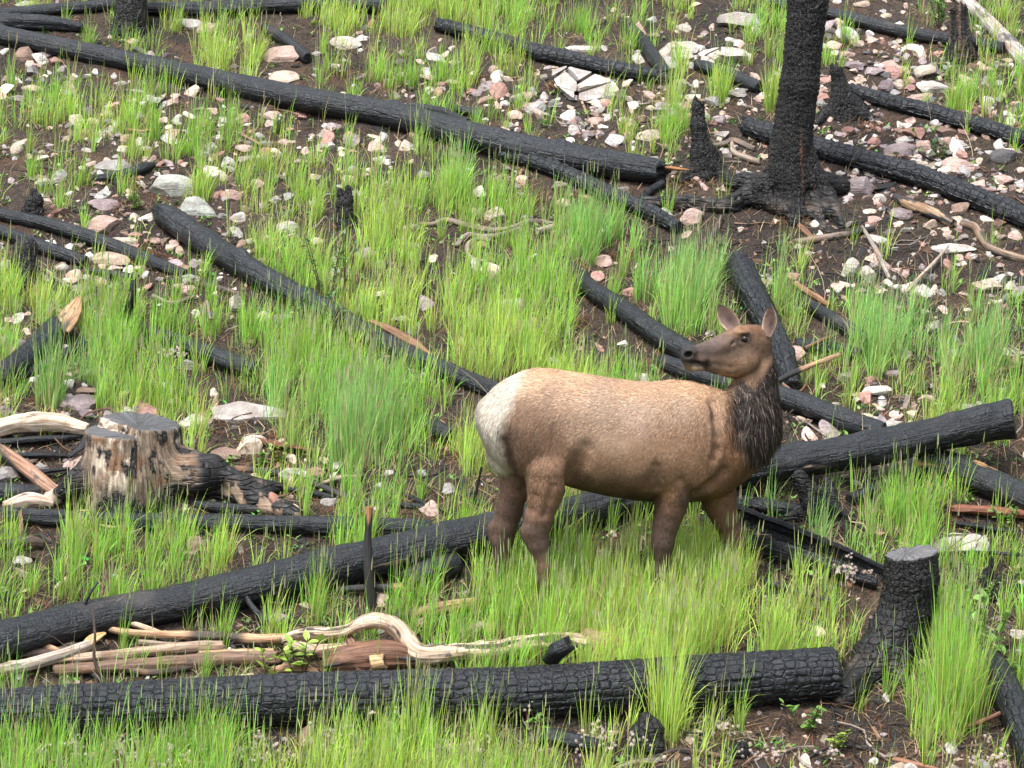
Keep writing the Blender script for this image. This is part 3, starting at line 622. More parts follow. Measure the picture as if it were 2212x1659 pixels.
# roots and sticks elsewhere
branch([(908, 484, 8), (935, 484, 10), (965, 475, 12), (1020, 490, 12), (1070, 498, 12), (1110, 490, 12), (1150, 478, 12), (1210, 486, 10)], 'long wavy grey root on the slope below the tan slab', (.24, .20, .17), seed=121, name='exposed_root', cat='root')
branch([(985, 530, 10), (1010, 508, 12), (1050, 512, 12), (1085, 506, 10), (1125, 492, 8)], 'second wavy grey root just under the long one', (.24, .20, .18), seed=122, name='exposed_root', cat='root')
branch([(1060, 520, 9), (1030, 516, 10), (1010, 532, 11), (1016, 556, 11), (1050, 566, 10)], 'curled grey root bent like a hook in the grass', (.27, .23, .19), seed=123, name='exposed_root', cat='root')
branch([(1160, 500, 12), (1190, 492, 15), (1215, 488, 12)], 'stout pale root end right of the wavy roots', (.4, .36, .30), seed=124, name='exposed_root', cat='root')
branch([(2078, 482, 14), (2105, 490, 18), (2122, 512, 20), (2140, 535, 20), (2180, 552, 18), (2225, 562, 18)], 'thick winding brown root at the right edge', (.26, .19, .14), seed=125, name='exposed_root', cat='root', wood=lambda s, th, u: 1 - .8 * sstep(.1, .3, fbm(np.cos(th), np.sin(th), u * 5, 3, 5)))
branch([(1862, 490, 8, .02), (1890, 535, 10, .03), (1905, 565, 10, .03), (1922, 602, 9, .01)], 'thin grey twig lying down the black soil below the trunk roots', (.30, .27, .24), seed=126)
branch([(1955, 632, 10, .01), (1990, 596, 10, .04), (2020, 565, 9, .05), (2048, 532, 6, .06)], 'thin pale twig leaning below the flat white slab', (.42, .37, .31), seed=127)
branch([(1722, 524, 16), (1780, 514, 15), (1830, 506, 14), (1888, 494, 12)], 'grey scorched stick on black soil below the trunk', (.22, .18, .15), seed=128, wood=lambda s, th, u: 1 - sstep(.55, .7, s))
branch([(1716, 612, 10, .03), (1745, 630, 13, .03), (1790, 660, 12, .02)], 'rust-brown stick right of the grass beside the steep log', (.28, .16, .09), seed=129)
branch([(1680, 822, 12, .12), (1725, 800, 12, .14), (1770, 782, 11, .15), (1815, 764, 9, .16)], 'stick right of the elk head, black below and peeled tan above', (.42, .28, .17), seed=130, wood=lambda s, th, u: sstep(.35, .42, s))
branch([(1740, 752, 9, .1), (1775, 735, 9, .12), (1808, 722, 7, .13)], 'thin brown twig just right of the elk ear', (.2, .12, .07), seed=131)
branch([(1690, 830, 8, .12), (1730, 862, 9, .08), (1775, 900, 8, .04)], 'thin reddish twig lying on the charred log behind the elk neck', (.16, .08, .05), seed=132)
branch([(1558, 470, 12), (1545, 500, 12), (1528, 525, 9)], 'short black root prong hanging left below the trunk', (.05, .045, .04), seed=133)
branch([(1510, 318, 8), (1560, 312, 10), (1585, 304, 12), (1630, 322, 10)], 'grey forked root left of the trunk', (.16, .14, .12), seed=134, name='exposed_root', cat='root')
branch([(1580, 308, 8), (1586, 330, 12), (1620, 344, 14), (1640, 350, 12)], 'pale root piece hooking under the grey forked root', (.34, .29, .24), seed=135, name='exposed_root', cat='root')
branch([(1930, 425, 16), (1965, 440, 24), (2010, 458, 26), (2060, 484, 20)], 'half-burnt tan root under the log right of the trunk', (.40, .28, .18), seed=136, name='exposed_root', cat='root', wood=lambda s, th, u: sstep(-.05, .1, fbm(np.cos(th), np.sin(th), u * 5, 3, 8)))
branch([(480, 1010, 12), (560, 1016, 14), (640, 1030, 15), (720, 1062, 14), (800, 1092, 10)], 'long black stick lying right of the bleached stump', (.3, .16, .09), seed=137, wood=lambda s, th, u: .8 * (1 - sstep(.1, .2, s)))
branch([(700, 1045, 14), (740, 1035, 20), (780, 1032, 14)], 'scorched curved bark piece with pale inside near the long black stick', (.45, .36, .26), seed=138, wood=lambda s, th, u: sstep(.2, .7, np.sin(th)))
branch([(800, 1085, 12), (850, 1090, 14), (900, 1094, 16), (945, 1100, 10)], 'forked black branch on orange soil left of the elk hind hock', (.03, .03, .03), seed=139, mat=M_CHAR)
branch([(860, 1060, 10), (890, 1075, 12), (935, 1098, 10)], 'small black twig crossing the orange soil patch', (.03, .03, .03), seed=140, mat=M_CHAR)
branch([(1040, 1010, 5, .3), (1032, 1050, 6, .15), (1024, 1090, 8, .0)], 'thin upright black twig just left of the elk hind leg', (.03, .03, .03), seed=141, mat=M_CHAR)
branch([(-20, 960, 28, .04), (40, 1000, 30, .06), (90, 1040, 30, .05), (130, 1070, 22, .03)], 'scorched pole with peeling bark sloping down left of the bleached stump', (.35, .2, .13), seed=142, wood=lambda s, th, u: sstep(.2, .4, s * .6 + .4 * np.sin(th) * .5))
branch([(-30, 930, 34, .02), (40, 915, 44, .03), (110, 912, 44, .03), (190, 928, 24, .03)], 'pale bleached arched log at the left edge behind the cut stump', (.66, .57, .46), seed=143, name='bleached_log', cat='log', ridge=.008, res=.012)
branch([(-30, 956, 24), (60, 950, 28), (130, 946, 26), (175, 944, 12)], 'black bark slab under the pale arched log', (.03, .03, .03), seed=144, mat=M_CHAR, name='bark_slab', cat='bark', flat=.5, ridge=.01)
branch([(0, 985, 18), (80, 982, 22), (150, 985, 12)], 'narrow black bark strip below the bark slab at left', (.03, .03, .03), seed=145, mat=M_CHAR, name='bark_slab', cat='bark', flat=.5)
branch([(-20, 1060, 40), (50, 1064, 40), (110, 1058, 24)], 'dark charred log butt left of the stump base', (.03, .03, .03), seed=146, mat=M_CHAR, name='burnt_log', cat='burnt log', ridge=.008)
branch([(10, 1092, 20), (60, 1080, 32), (115, 1086, 20)], 'rounded bleached wood lump in front of the charred log butt', (.66, .55, .46), seed=147, name='bleached_log', cat='log')
branch([(0, 1180, 26), (60, 1172, 30), (95, 1176, 22)], 'dark rotten wood piece in grass at left below the grooved log', (.06, .045, .035), seed=148, name='rotten_log', cat='log')
branch([(44, 1105, 8, .1), (46, 1140, 9, .06), (48, 1165, 8)], 'small upright rusty stick before the grooved log at left', (.2, .11, .07), seed=149)
branch([(175, 1380, 6, .0), (176, 1330, 7, .16), (190, 1290, 6, .28), (212, 1258, 4, .36)], 'thin bare black twig rising over the long log at left', (.03, .03, .03), seed=150, mat=M_CHAR)
branch([(230, 1478, 6, .0), (205, 1430, 6, .12), (205, 1370, 5, .26), (200, 1310, 4, .38)], 'thin dark twig rising from the sticks in front of the long log', (.05, .03, .025), seed=151)
branch([(2090, 1570, 8, .04), (2150, 1545, 10, .08), (2230, 1500, 10, .1)], 'reddish brown stick over the lower right log', (.18, .08, .05), seed=152)
branch([(1990, 1600, 8), (2050, 1616, 9), (2110, 1612, 8), (2160, 1630, 7)], 'dark twig on the soil at the lower right', (.05, .035, .03), seed=153)
branch([(1930, 1640, 12), (1980, 1652, 14), (2030, 1664, 12)], 'red-brown stick at the bottom edge right of centre', (.26, .12, .07), seed=154)
branch([(1740, 1640, 7), (1800, 1612, 8), (1870, 1618, 8), (1930, 1650, 6)], 'thin arched black twig on soil at the bottom right', (.04, .03, .03), seed=155)
branch([(1400, 1640, 8), (1460, 1622, 12), (1530, 1628, 12), (1580, 1640, 8)], 'tangled dark root at the bottom centre below the black chunk', (.05, .04, .035), seed=156, name='exposed_root', cat='root')
branch([(1330, 1660, 10), (1370, 1648, 13), (1430, 1640, 12)], 'grey twig at the bottom edge left of the tangled root', (.25, .22, .2), seed=157)
branch([(2025, 1198, 6, .06), (2090, 1192, 7, .06), (2170, 1196, 7, .06), (2230, 1200, 6, .06)], 'thin black twig lying over the cracked pale slab at right', (.03, .03, .03), seed=158, mat=M_CHAR)
branch([(1772, 1030, 8, .05), (1790, 1060, 9, .05), (1800, 1078, 7, .05)], 'small rust stick under the propped log', (.4, .2, .11), seed=159)
branch([(2060, 1128, 14), (2120, 1138, 22), (2190, 1150, 14)], 'black bark strip above the cracked pale slab at right', (.03, .03, .03), seed=160, mat=M_CHAR, name='bark_slab', cat='bark', flat=.5)
branch([(2060, 1100, 26), (2130, 1102, 34), (2230, 1112, 30)], 'red crumbling rotten log under the thick log at right', (.22, .08, .045), seed=161, name='rotten_log', cat='log', ridge=.015, flat=.6)
branch([(545, 948, 18), (610, 962, 26), (690, 975, 18)], 'red crumbling rotten wood below the big flat boulder', (.17, .055, .03), seed=162, name='rotten_log', cat='log', ridge=.014, flat=.45)
branch([(965, 600, 7, .14), (972, 640, 8, .06), (985, 680, 12)], 'grey weathered root tip sticking up in mid-slope grass', (.3, .27, .24), seed=163)
branch([(985, 680, 12), (1010, 700, 16), (1035, 715, 12)], 'small charred root by the cream stones in mid-slope grass', (.05, .045, .045), seed=164)
branch([(35, 545, 8, .04), (80, 575, 8, .04), (150, 620, 8, .02)], 'thin bent grey twig below the left-edge logs', (.2, .17, .15), seed=165)
branch([(455, 690, 6, .2), (445, 650, 7, .1), (438, 700, 9, .0)], 'small upright grey twig above the left grass', (.25, .22, .2), seed=166)
branch([(0, 812, 8, .05), (18, 780, 9, .1), (30, 752, 8, .14)], 'short tan stick against the mauve boulder at left edge', (.45, .3, .2), seed=167)
branch([(1255, 215, 6), (1290, 300, 6)], 'straw-coloured dry stick below the cracked dome rock', (.4, .3, .2), seed=168)
branch([(270, 280, 6, .03), (310, 284, 8, .03), (350, 276, 6, .03)], 'little brown twig among the stones at left', (.26, .15, .09), seed=169)
branch([(508, 285, 6, .03), (540, 300, 8, .03), (562, 312, 6, .02)], 'little grey-brown twig below the long upper-left log', (.26, .18, .12), seed=170)

DK = dict(mat=M_CHAR, color=(.03, .03, .03))
branch([(20, 1010, 16, .02), (80, 1018, 22, .02), (150, 1012, 14, .03)], 'short black bark strip between scorched pole and stump root', seed=171, name='bark_slab', cat='bark', flat=.5, **DK)
branch([(150, 985, 14, .05), (176, 965, 20, .06), (190, 940, 16, .08)], 'black peeling bark strip leaning on the left side of the sawn stump', seed=172, name='bark_slab', cat='bark', flat=.5, **DK)
branch([(420, 1090, 18), (480, 1098, 26), (560, 1100, 20)], 'dark charred wood piece in front of the right stump root', seed=173, name='burnt_log', cat='burnt log', **DK)
branch([(600, 1055, 16), (660, 1062, 24), (720, 1074, 16)], 'charred bark curl above the grooved log right of the stump', seed=174, name='bark_slab', cat='bark', flat=.6, **DK)
branch([(560, 1060, 20, .05), (590, 1075, 26, .06), (600, 1100, 16, .02)], 'reddish split root tip right of the sawn stump', (.33, .16, .12), seed=175, name='exposed_root', cat='root', flat=.6)
branch([(230, 1440, 14, .01), (330, 1452, 16, .01), (420, 1440, 12, .01)], 'thin dark stick at the bottom of the stick pile', (.07, .05, .04), seed=176)
branch([(20, 1432, 12, .05), (110, 1428, 14, .05), (190, 1420, 12, .05)], 'thin tan stick crossing the thick grey branch at left', (.48, .33, .22), seed=177)
branch([(300, 1386, 12, .03), (390, 1394, 14, .03), (470, 1384, 10, .03)], 'grey twig between the long branch and the stick pile', (.3, .25, .2), seed=178)
branch([(860, 1420, 10, .09), (900, 1405, 12, .10), (960, 1388, 9, .08)], 'dead grey twig tuft behind the bleached bend', (.3, .27, .24), seed=179)
branch([(700, 1440, 9, .08), (770, 1428, 9, .10), (850, 1420, 9, .10), (930, 1430, 7, .06)], 'thin black twig lying over the rotten log', (.03, .03, .03), seed=180)
branch([(1690, 1150, 12), (1740, 1168, 16), (1800, 1176, 12)], 'small black stick in the soil behind the trough log', seed=181, **DK)
branch([(1650, 1255, 18), (1720, 1275, 24), (1800, 1300, 18)], 'charred slab lying below the trough log', seed=182, name='bark_slab', cat='bark', flat=.5, **DK)
branch([(1690, 455, 10), (1740, 500, 12), (1760, 520, 8)], 'small rusty root piece below the trunk', (.2, .1, .06), seed=183)
branch([(420, 612, 12), (470, 622, 16), (530, 640, 12)], 'dark scorched stick below the rough log near the pale green-grey stone', (.06, .045, .04), seed=184)
branch([(330, 640, 10), (370, 655, 12), (420, 640, 9)], 'curved grey twig left of the upright whitish stone', (.24, .2, .17), seed=185)
# ---------------------------------------------------------------- implicit surfaces (stumps, elk)
class Field:
    def __init__(self, lo, hi, h):
        self.lo = np.array(lo, float); self.h = h
        self.n = np.ceil((np.array(hi) - self.lo) / h).astype(int) + 1
        self.ax = [self.lo[i] + h * np.arange(self.n[i]) for i in range(3)]
        self.F = np.full(self.n, 9.0, np.float32)
    def box(self, lo, hi):
        s = []
        for i in range(3):
            a = int(np.clip(math.floor((lo[i] - self.lo[i]) / self.h), 0, self.n[i])); b = int(np.clip(math.ceil((hi[i] - self.lo[i]) / self.h) + 1, 0, self.n[i]))
            s.append(slice(a, b))
        return tuple(s)
    def grid(self, s):
        return np.meshgrid(self.ax[0][s[0]], self.ax[1][s[1]], self.ax[2][s[2]], indexing='ij')
    def blend(self, s, D, k):
        A = self.F[s]
        if k <= 0: self.F[s] = np.minimum(A, D); return
        hh = np.clip(.5 + .5 * (A - D) / k, 0, 1)
        self.F[s] = A * (1 - hh) + D * hh - k * hh * (1 - hh)
    def carve(self, s, D, k):
        A = self.F[s]; D = -D
        hh = np.clip(.5 - .5 * (A - D) / k, 0, 1)
        self.F[s] = A * (1 - hh) + D * hh + k * hh * (1 - hh)
    def cone(self, a, b, r1, r2, k=.03, sy=1.0, carve=False):
        a = np.asarray(a, float); b = np.asarray(b, float)
        m = max(r1, r2) * max(1, sy) + k * 1.5 + .02
        s = self.box(np.minimum(a, b) - m, np.maximum(a, b) + m)
        if any(q.stop <= q.start for q in s): return
        X, Y, Z = self.grid(s)
        ba = b - a; px, py, pz = X - a[0], (Y - a[1]), Z - a[2]
        t = np.clip((px * ba[0] + py * ba[1] + pz * ba[2]) / max(ba @ ba, 1e-9), 0, 1)
        dy = (py - t * ba[1]) / sy
        D = np.sqrt((px - t * ba[0]) ** 2 + dy ** 2 + (pz - t * ba[2]) ** 2) - (r1 + (r2 - r1) * t)
        (self.carve if carve else self.blend)(s, D, k)
    def ell(self, c, r, k=.03, rot=0.0, carve=False):
        c = np.asarray(c, float); r = np.asarray(r, float)
        m = r.max() + k * 1.5 + .02
        s = self.box(c - m, c + m)
        if any(q.stop <= q.start for q in s): return
        X, Y, Z = self.grid(s); x, y, z = X - c[0], Y - c[1], Z - c[2]
        if rot: x, z = x * math.cos(rot) + z * math.sin(rot), -x * math.sin(rot) + z * math.cos(rot)
        q = np.sqrt((x / r[0]) ** 2 + (y / r[1]) ** 2 + (z / r[2]) ** 2)
        g = np.sqrt((x / r[0] ** 2) ** 2 + (y / r[1] ** 2) ** 2 + (z / r[2] ** 2) ** 2) + 1e-9
        D = q * (q - 1) / g
        (self.carve if carve else self.blend)(s, D, k)
    def mesh(self):
        F = self.F; S = F < 0
        c = [S[a:F.shape[0] - 1 + a, b:F.shape[1] - 1 + b, d:F.shape[2] - 1 + d] for a in (0, 1) for b in (0, 1) for d in (0, 1)]
        cnt = sum(x.astype(np.int8) for x in c)
        act = (cnt > 0) & (cnt < 8)
        I = np.argwhere(act); idx = np.full(act.shape, -1, np.int64); idx[act] = np.arange(len(I))
        off = np.array([[a, b, d] for a in (0, 1) for b in (0, 1) for d in (0, 1)])
        vals = np.stack([F[I[:, 0] + o[0], I[:, 1] + o[1], I[:, 2] + o[2]] for o in off], 1).astype(float)
        acc = np.zeros((len(I), 3)); w = np.zeros(len(I))
        for i in range(8):
            for j in range(i + 1, 8):
                if np.abs(off[i] - off[j]).sum() != 1: continue
                m = (vals[:, i] < 0) != (vals[:, j] < 0)
                t = vals[:, i] / (vals[:, i] - vals[:, j] + 1e-20)
                p = off[i] + t[:, None] * (off[j] - off[i])
                acc[m] += p[m]; w[m] += 1
        V = self.lo + (I + acc / w[:, None]) * self.h
        Q = []
        for ax in range(3):
            a1, a2 = (ax + 1) % 3, (ax + 2) % 3
            sl0 = [slice(None)] * 3; sl1 = [slice(None)] * 3; sl0[ax] = slice(0, -1); sl1[ax] = slice(1, None)
            s0, s1 = S[tuple(sl0)], S[tuple(sl1)]
            for flip in (0, 1):
                E = np.argwhere((s0 & ~s1) if not flip else (~s0 & s1))
                E = E[(E[:, a1] > 0) & (E[:, a2] > 0) & (E[:, a1] < F.shape[a1] - 1) & (E[:, a2] < F.shape[a2] - 1)]
                if not len(E): continue
                def id_(d1, d2):
                    e = E.copy(); e[:, a1] -= d1; e[:, a2] -= d2
                    return idx[e[:, 0], e[:, 1], e[:, 2]]
                q = np.stack([id_(0, 0), id_(1, 0), id_(1, 1), id_(0, 1)], 1)
                Q.append(q if not flip else q[:, ::-1])
        return V, np.concatenate(Q)

def vert_normals(V, Q):
    n = np.cross(V[Q[:, 2]] - V[Q[:, 0]], V[Q[:, 3]] - V[Q[:, 1]])
    N = np.zeros_like(V)
    for i in range(4): np.add.at(N, Q[:, i], n)
    return N / (np.linalg.norm(N, axis=1)[:, None] + 1e-12)

def mat_stump():
    m, n, l, b = new_mat('stump_wood')
    co = nd(n, 'ShaderNodeAttribute', attribute_name='logco'); at = nd(n, 'ShaderNodeAttribute', attribute_name='Col')
    mp = nd(n, 'ShaderNodeMapping'); mp.inputs['Scale'].default_value = (7, 55, 7); l.new(co.outputs['Vector'], mp.inputs['Vector'])
    n1 = nd(n, 'ShaderNodeTexNoise', Scale=1.0, Detail=6.0, Roughness=0.65); l.new(mp.outputs[0], n1.inputs['Vector'])
    n2 = nd(n, 'ShaderNodeTexNoise', Scale=45.0, Detail=4.0, Roughness=0.7); l.new(co.outputs['Vector'], n2.inputs['Vector'])
    dk = mixc(n, l, 1.0, at.outputs['Color'], (0.42, 0.36, 0.32), 'MULTIPLY')
    c = mixc(n, l, maprange(n, l, n1.outputs['Fac'], .35, .68), at.outputs['Color'], dk)
    l.new(c, b.inputs['Base Color']); l.new(maprange(n, l, n2.outputs['Fac'], .3, .7, .38, .7), b.inputs['Roughness'])
    b.inputs['Specular IOR Level'].default_value = .42
    mv = nd(n, 'ShaderNodeMapping'); mv.inputs['Scale'].default_value = (24, 20, 24); l.new(co.outputs['Vector'], mv.inputs['Vector'])
    vo = nd(n, 'ShaderNodeTexVoronoi', feature='DISTANCE_TO_EDGE', Scale=1.0, Randomness=0.7); l.new(mv.outputs[0], vo.inputs['Vector'])
    dkf = n.new('ShaderNodeRGBToBW'); l.new(at.outputs['Color'], dkf.inputs[0])
    isch = maprange(n, l, dkf.outputs[0], .03, .10, 1.2, 0.0)
    vm = n.new('ShaderNodeMath'); vm.operation = 'MULTIPLY'; l.new(maprange(n, l, vo.outputs['Distance'], 0, .14), vm.inputs[0]); l.new(isch, vm.inputs[1])
    ad = n.new('ShaderNodeMath'); l.new(n1.outputs['Fac'], ad.inputs[0]); l.new(n2.outputs['Fac'], ad.inputs[1])
    ae = n.new('ShaderNodeMath'); l.new(ad.outputs[0], ae.inputs[0]); l.new(vm.outputs[0], ae.inputs[1])
    bu = nd(n, 'ShaderNodeBump', Strength=0.85, Distance=0.012); l.new(ae.outputs[0], bu.inputs['Height']); l.new(bu.outputs[0], b.inputs['Normal'])
    return m
M_STUMP = mat_stump()
CHARC = np.array([.0075, .0075, .0085])

def cpt(t, y0):
    x, y, rp = t[:3]; dd = t[3] if len(t) > 3 else 0.0
    if dd == 'g':
        p = on_ground(np.array(float(x)), np.array(float(y)), 0.0); r_ = rp * mpp(p)
        p = on_ground(np.array(float(x)), np.array(float(y)), r_ * .35)
    elif dd == 'G':
        p = on_ground(np.array(float(x)), np.array(float(y)), 0.0); r_ = rp * mpp(p)
        p = on_ground(np.array(float(x)), np.array(float(y)), r_ * .95)
    else:
        p = at_depth(np.array(float(x)), np.array(float(y)), y0 + dd)
    return p, rp * mpp(p)

def stump(name, base_px, chains, label, cat, cuts=(), h=.014, lump=.012, crack=.007, cell=(.05, .06), color=None, seed=0, k=.05, grain=.006, bottom=.12, steps=None):
    bp = on_ground(np.array(float(base_px[0])), np.array(float(base_px[1])), 0.0)
    segs = []
    for ch in chains:
        q = [cpt(t, bp[1]) for t in ch]
        segs += [(q[i][0], q[i + 1][0], q[i][1], q[i + 1][1]) for i in range(len(q) - 1)]
    lo = np.min([np.minimum(a, b) - max(r1, r2) for a, b, r1, r2 in segs], 0) - .05
    hi = np.max([np.maximum(a, b) + max(r1, r2) for a, b, r1, r2 in segs], 0) + .05
    f = Field(lo, hi, h)
    for a, b, r1, r2 in segs: f.cone(a, b, r1, r2, k)
    X, Y, Z = f.grid((slice(None),) * 3)
    for (cx, cy, cd, nv, na) in cuts:                   # cut plane through a picture point
        p = at_depth(np.array(float(cx)), np.array(float(cy)), bp[1] + cd); nv = np.array(nv, float); nv /= np.linalg.norm(nv)
        D = (X - p[0]) * nv[0] + (Y - p[1]) * nv[1] + (Z - p[2]) * nv[2]
        if na: D = D + na * vnoise(X * 16, Y * 16, Z * 3, seed) + na * .8 * vnoise(X * 38, Y * 38, Z * 5, seed + 1)
        f.F = np.maximum(f.F, D.astype(np.float32))
    if steps:                                           # a saw cut on two levels
        (bx, by, bn), c1, c2 = steps
        p = at_depth(np.array(float(bx)), np.array(float(by)), bp[1])
        pl = []
        for (cx, cy, cd, nv) in (c1, c2):
            p_ = at_depth(np.array(float(cx)), np.array(float(cy)), bp[1] + cd); nv = np.array(nv, float) / np.linalg.norm(nv)
            pl.append((X - p_[0]) * nv[0] + (Y - p_[1]) * nv[1] + (Z - p_[2]) * nv[2])
        sidef = (X - p[0]) * bn[0] + (Y - p[1]) * bn[1] + .01 * vnoise(X * 20, Y * 20, Z * 20, 3)
        f.F = np.maximum(f.F, np.where(sidef < 0, pl[0], pl[1]).astype(np.float32))
    f.F = np.maximum(f.F, (ground_z(X[:, :, :1], Y[:, :, :1]) - bottom - Z).astype(np.float32))
    f.F[0] = f.F[-1] = 1; f.F[:, 0] = f.F[:, -1] = 1; f.F[:, :, 0] = f.F[:, :, -1] = 1
    V, Q = f.mesh(); N = vert_normals(V, Q)
    r0 = np.hypot(*(hi - lo)[:2]) * .18
    ang = np.arctan2(V[:, 0] - bp[0], -(V[:, 1] - bp[1]))
    co = np.stack([V[:, 2], ang * r0, V[:, 0] * .2], 1)
    disp = lump * fbm(V[:, 0] * 7, V[:, 1] * 7, V[:, 2] * 5, 4, seed) + grain * vnoise(ang * r0 * 55, V[:, 2] * 3, 0, seed + 3)
    if crack:
        d, cid = bricks(ang * r0 / cell[1] + .2 * vnoise(V[:, 2] * 8, ang * 4, 0, 1), V[:, 2] / cell[0] + .5 * vnoise(V[:, 2] * 3, ang * 5, 0, 2), seed)
        d2, cid2 = voro2(ang * r0 / (cell[1] * .7) + .3 * vnoise(V[:, 2] * 11, ang * 4, 3, 4), V[:, 2] / (cell[0] * .8), seed + 5)
        d = np.minimum(d * 1.3, d2); cid = .5 * cid + .5 * cid2
        side = 1 - sstep(.6, .85, np.abs(N[:, 2]))
        disp += side * (-crack * (1 - sstep(.04, .26, d)) + crack * .9 * (cid - .5))
    V = V + N * disp[:, None]
    px, py = project(V)
    c = np.tile(CHARC, (len(V), 1)) * (1 + .6 * fbm(V[:, 0] * 9, V[:, 1] * 9, V[:, 2] * 9, 3, seed + 9))[:, None]
    if color is not None: c = color(c, px, py, V, N, ang)
    me = make_mesh(name, V - bp, quads=Q, attrs={'logco': ('FLOAT_VECTOR', co), 'Col': ('FLOAT_COLOR', c)}, mat=M_STUMP)
    o = add_obj(name, me, loc=bp)
    tag(o, label, cat)
    for a, b, r1, r2 in segs:
        for t in np.linspace(0, 1, 4):
            p = a * (1 - t) + b * t
            if p[2] - ground_z(p[0], p[1]) < .35: BLOCK.append((p[0], p[1], (r1 * (1 - t) + r2 * t) * .9))
    return o

def mixcol(c, w, col):
    return c * (1 - w[:, None]) + np.array(col) * w[:, None]

# standing burnt trunk
def snag_col(c, px, py, V, N, ang):
    w = sstep(.28, .42, fbm(ang * 6, V[:, 2] * 1.2, 3, 4, 44)) * sstep(250, 330, py) * (1 - sstep(440, 470, py)) * np.exp(-((px - 1700) / 40) ** 2)
    c = mixcol(c, w * .8, (.22, .10, .05))
    w = sstep(425, 450, py) * sstep(0, .25, fbm(V[:, 0] * 7, V[:, 1] * 7, V[:, 2] * 7, 3, 45) + .1)
    return mixcol(c, w * .55, (.12, .095, .08))
stump('burnt_tree', (1705, 445), [
    [(1702, 450, 46), (1704, 380, 47), (1708, 330, 45), (1712, 299, 43), (1726, 187, 42), (1746, 0, 43), (1760, -120, 42), (1770, -260, 41), (1778, -420, 40)],
    [(1694, 325, 31), (1678, 372, 31, -.02), (1648, 404, 27, -.05), (1612, 424, 19, 'g'), (1582, 436, 10, 'g')],
    [(1732, 340, 31), (1750, 390, 33, -.02), (1778, 428, 27, -.05), (1803, 460, 19, 'g'), (1818, 490, 9, 'g')],
    [(1706, 380, 36, -.05), (1712, 440, 26, -.12), (1716, 478, 16, 'g')], [(1690, 380, 30, .05), (1650, 395, 22, .12), (1605, 392, 18, .18), (1570, 398, 8, .2)], [(1740, 380, 30, .08), (1790, 398, 22, .18), (1850, 410, 12, .25)],
    [(1760, 430, 24, -.06), (1766, 466, 17, 'g'), (1780, 492, 9, 'g'), (1800, 506, 5, 'g')],
    [(1740, 462, 15, 'g'), (1700, 452, 19, 'G'), (1655, 434, 20, 'G'), (1615, 424, 21, 'G'), (1582, 438, 18, 'G'), (1558, 446, 13, 'G'), (1500, 442, 15, 'G'), (1440, 438, 15, 'G'), (1395, 436, 12, 'g'), (1360, 442, 6, 'g')]],
    'tall burnt tree trunk standing at upper right with spreading roots', 'burnt tree', h=.0115, seed=201, color=snag_col, k=.04, crack=.009, cell=(.055, .075), lump=.02)
stump('burnt_stump', (1525, 378), [[(1520, 385, 30), (1514, 330, 22), (1508, 270, 17), (1507, 205, 14)], [(1525, 350, 22), (1560, 375, 16), (1580, 392, 10, 'g')], [(1515, 360, 22), (1490, 380, 18), (1470, 392, 9, 'g')], [(1530, 330, 20, .02), (1550, 365, 18, .05)]],
    'thin jagged burnt stump left of the tall burnt trunk', 'burnt stump', cuts=[(1507, 215, 0, (.25, 0, 1), .06)], h=.012, seed=202, k=.04)
stump('burnt_stump', (1822, 250), [[(1820, 262, 34), (1818, 210, 22), (1808, 150, 15), (1805, 130, 13)], [(1815, 225, 22), (1785, 250, 16), (1765, 268, 8, 'g')], [(1825, 225, 22), (1860, 250, 18), (1885, 256, 8, 'g')], [(1840, 225, 20, .05), (1870, 240, 14, .1)]],
    'leaning split burnt stump just right of the tall trunk', 'burnt stump', cuts=[(1808, 150, 0, (.5, 0, 1), .05)], h=.013, seed=203, k=.04)
stump('burnt_stump', (2076, 125), [[(2074, 128, 30), (2075, 80, 22), (2070, 20, 18), (2068, -10, 16)], [(2078, 100, 24), (2104, 128, 12)], [(2070, 105, 22), (2052, 128, 12)]],
    'broken burnt stump with brown heartwood at top right beside the pale log', 'burnt stump', cuts=[(2070, 14, 0, (-.3, 0, 1), .08)], h=.014, seed=204, color=lambda c, px, py, V, N, a: mixcol(c, sstep(.1, .4, fbm(a * 4, V[:, 2] * 2, 0, 3, 3)) * .8, (.13, .075, .05)))
stump('burnt_stump', (282, 66), [[(282, 75, 40), (283, 30, 34), (285, -60, 33), (288, -160, 30)], [(275, 50, 30), (250, 76, 16)], [(290, 50, 30), (318, 78, 14)], [(290, 50, 26, .05), (330, 62, 14, .15)], [(282, 50, 24), (278, 80, 14, -.12)]],
    'flared burnt stump at the top edge on the left', 'burnt stump', h=.016, seed=205, cuts=[(288, -120, 0, (.2, 0, 1), .06)])
def s6col(c, px, py, V, N, ang):
    top = sstep(.75, .92, N[:, 2]) * (1 - sstep(1215, 1235, py))
    c = mixcol(c, top, (.16, .165, .175))
    w = sstep(1400, 1450, py) * sstep(-.05, .2, fbm(V[:, 0] * 5, V[:, 1] * 5, V[:, 2] * 5, 3, 46))
    return mixcol(c, w * .7, (.10, .078, .066))
stump('burnt_stump', (1955, 1400), [[(1970, 1150, 57), (1969, 1250, 56), (1958, 1315, 55), (1930, 1375, 56, -.07), (1894, 1428, 54, -.16), (1858, 1472, 46, -.24), (1828, 1506, 28, 'g'), (1808, 1520, 12, 'g')], [(1965, 1300, 50, .04), (1972, 1370, 36, .10), (1985, 1410, 18, .12)], [(1930, 1390, 44, -.06), (1938, 1440, 30, 'g'), (1950, 1475, 14, 'g')], [(1955, 1320, 46, .1), (1930, 1350, 30, .25)]],
    'black sawn stump at lower right with a root sweeping down to the left', 'burnt stump', cuts=[(1970, 1194, 0, (-.14, -.14, 1), .008)], h=.0115, seed=206, color=s6col, k=.05, crack=.010, cell=(.042, .065), lump=.012)
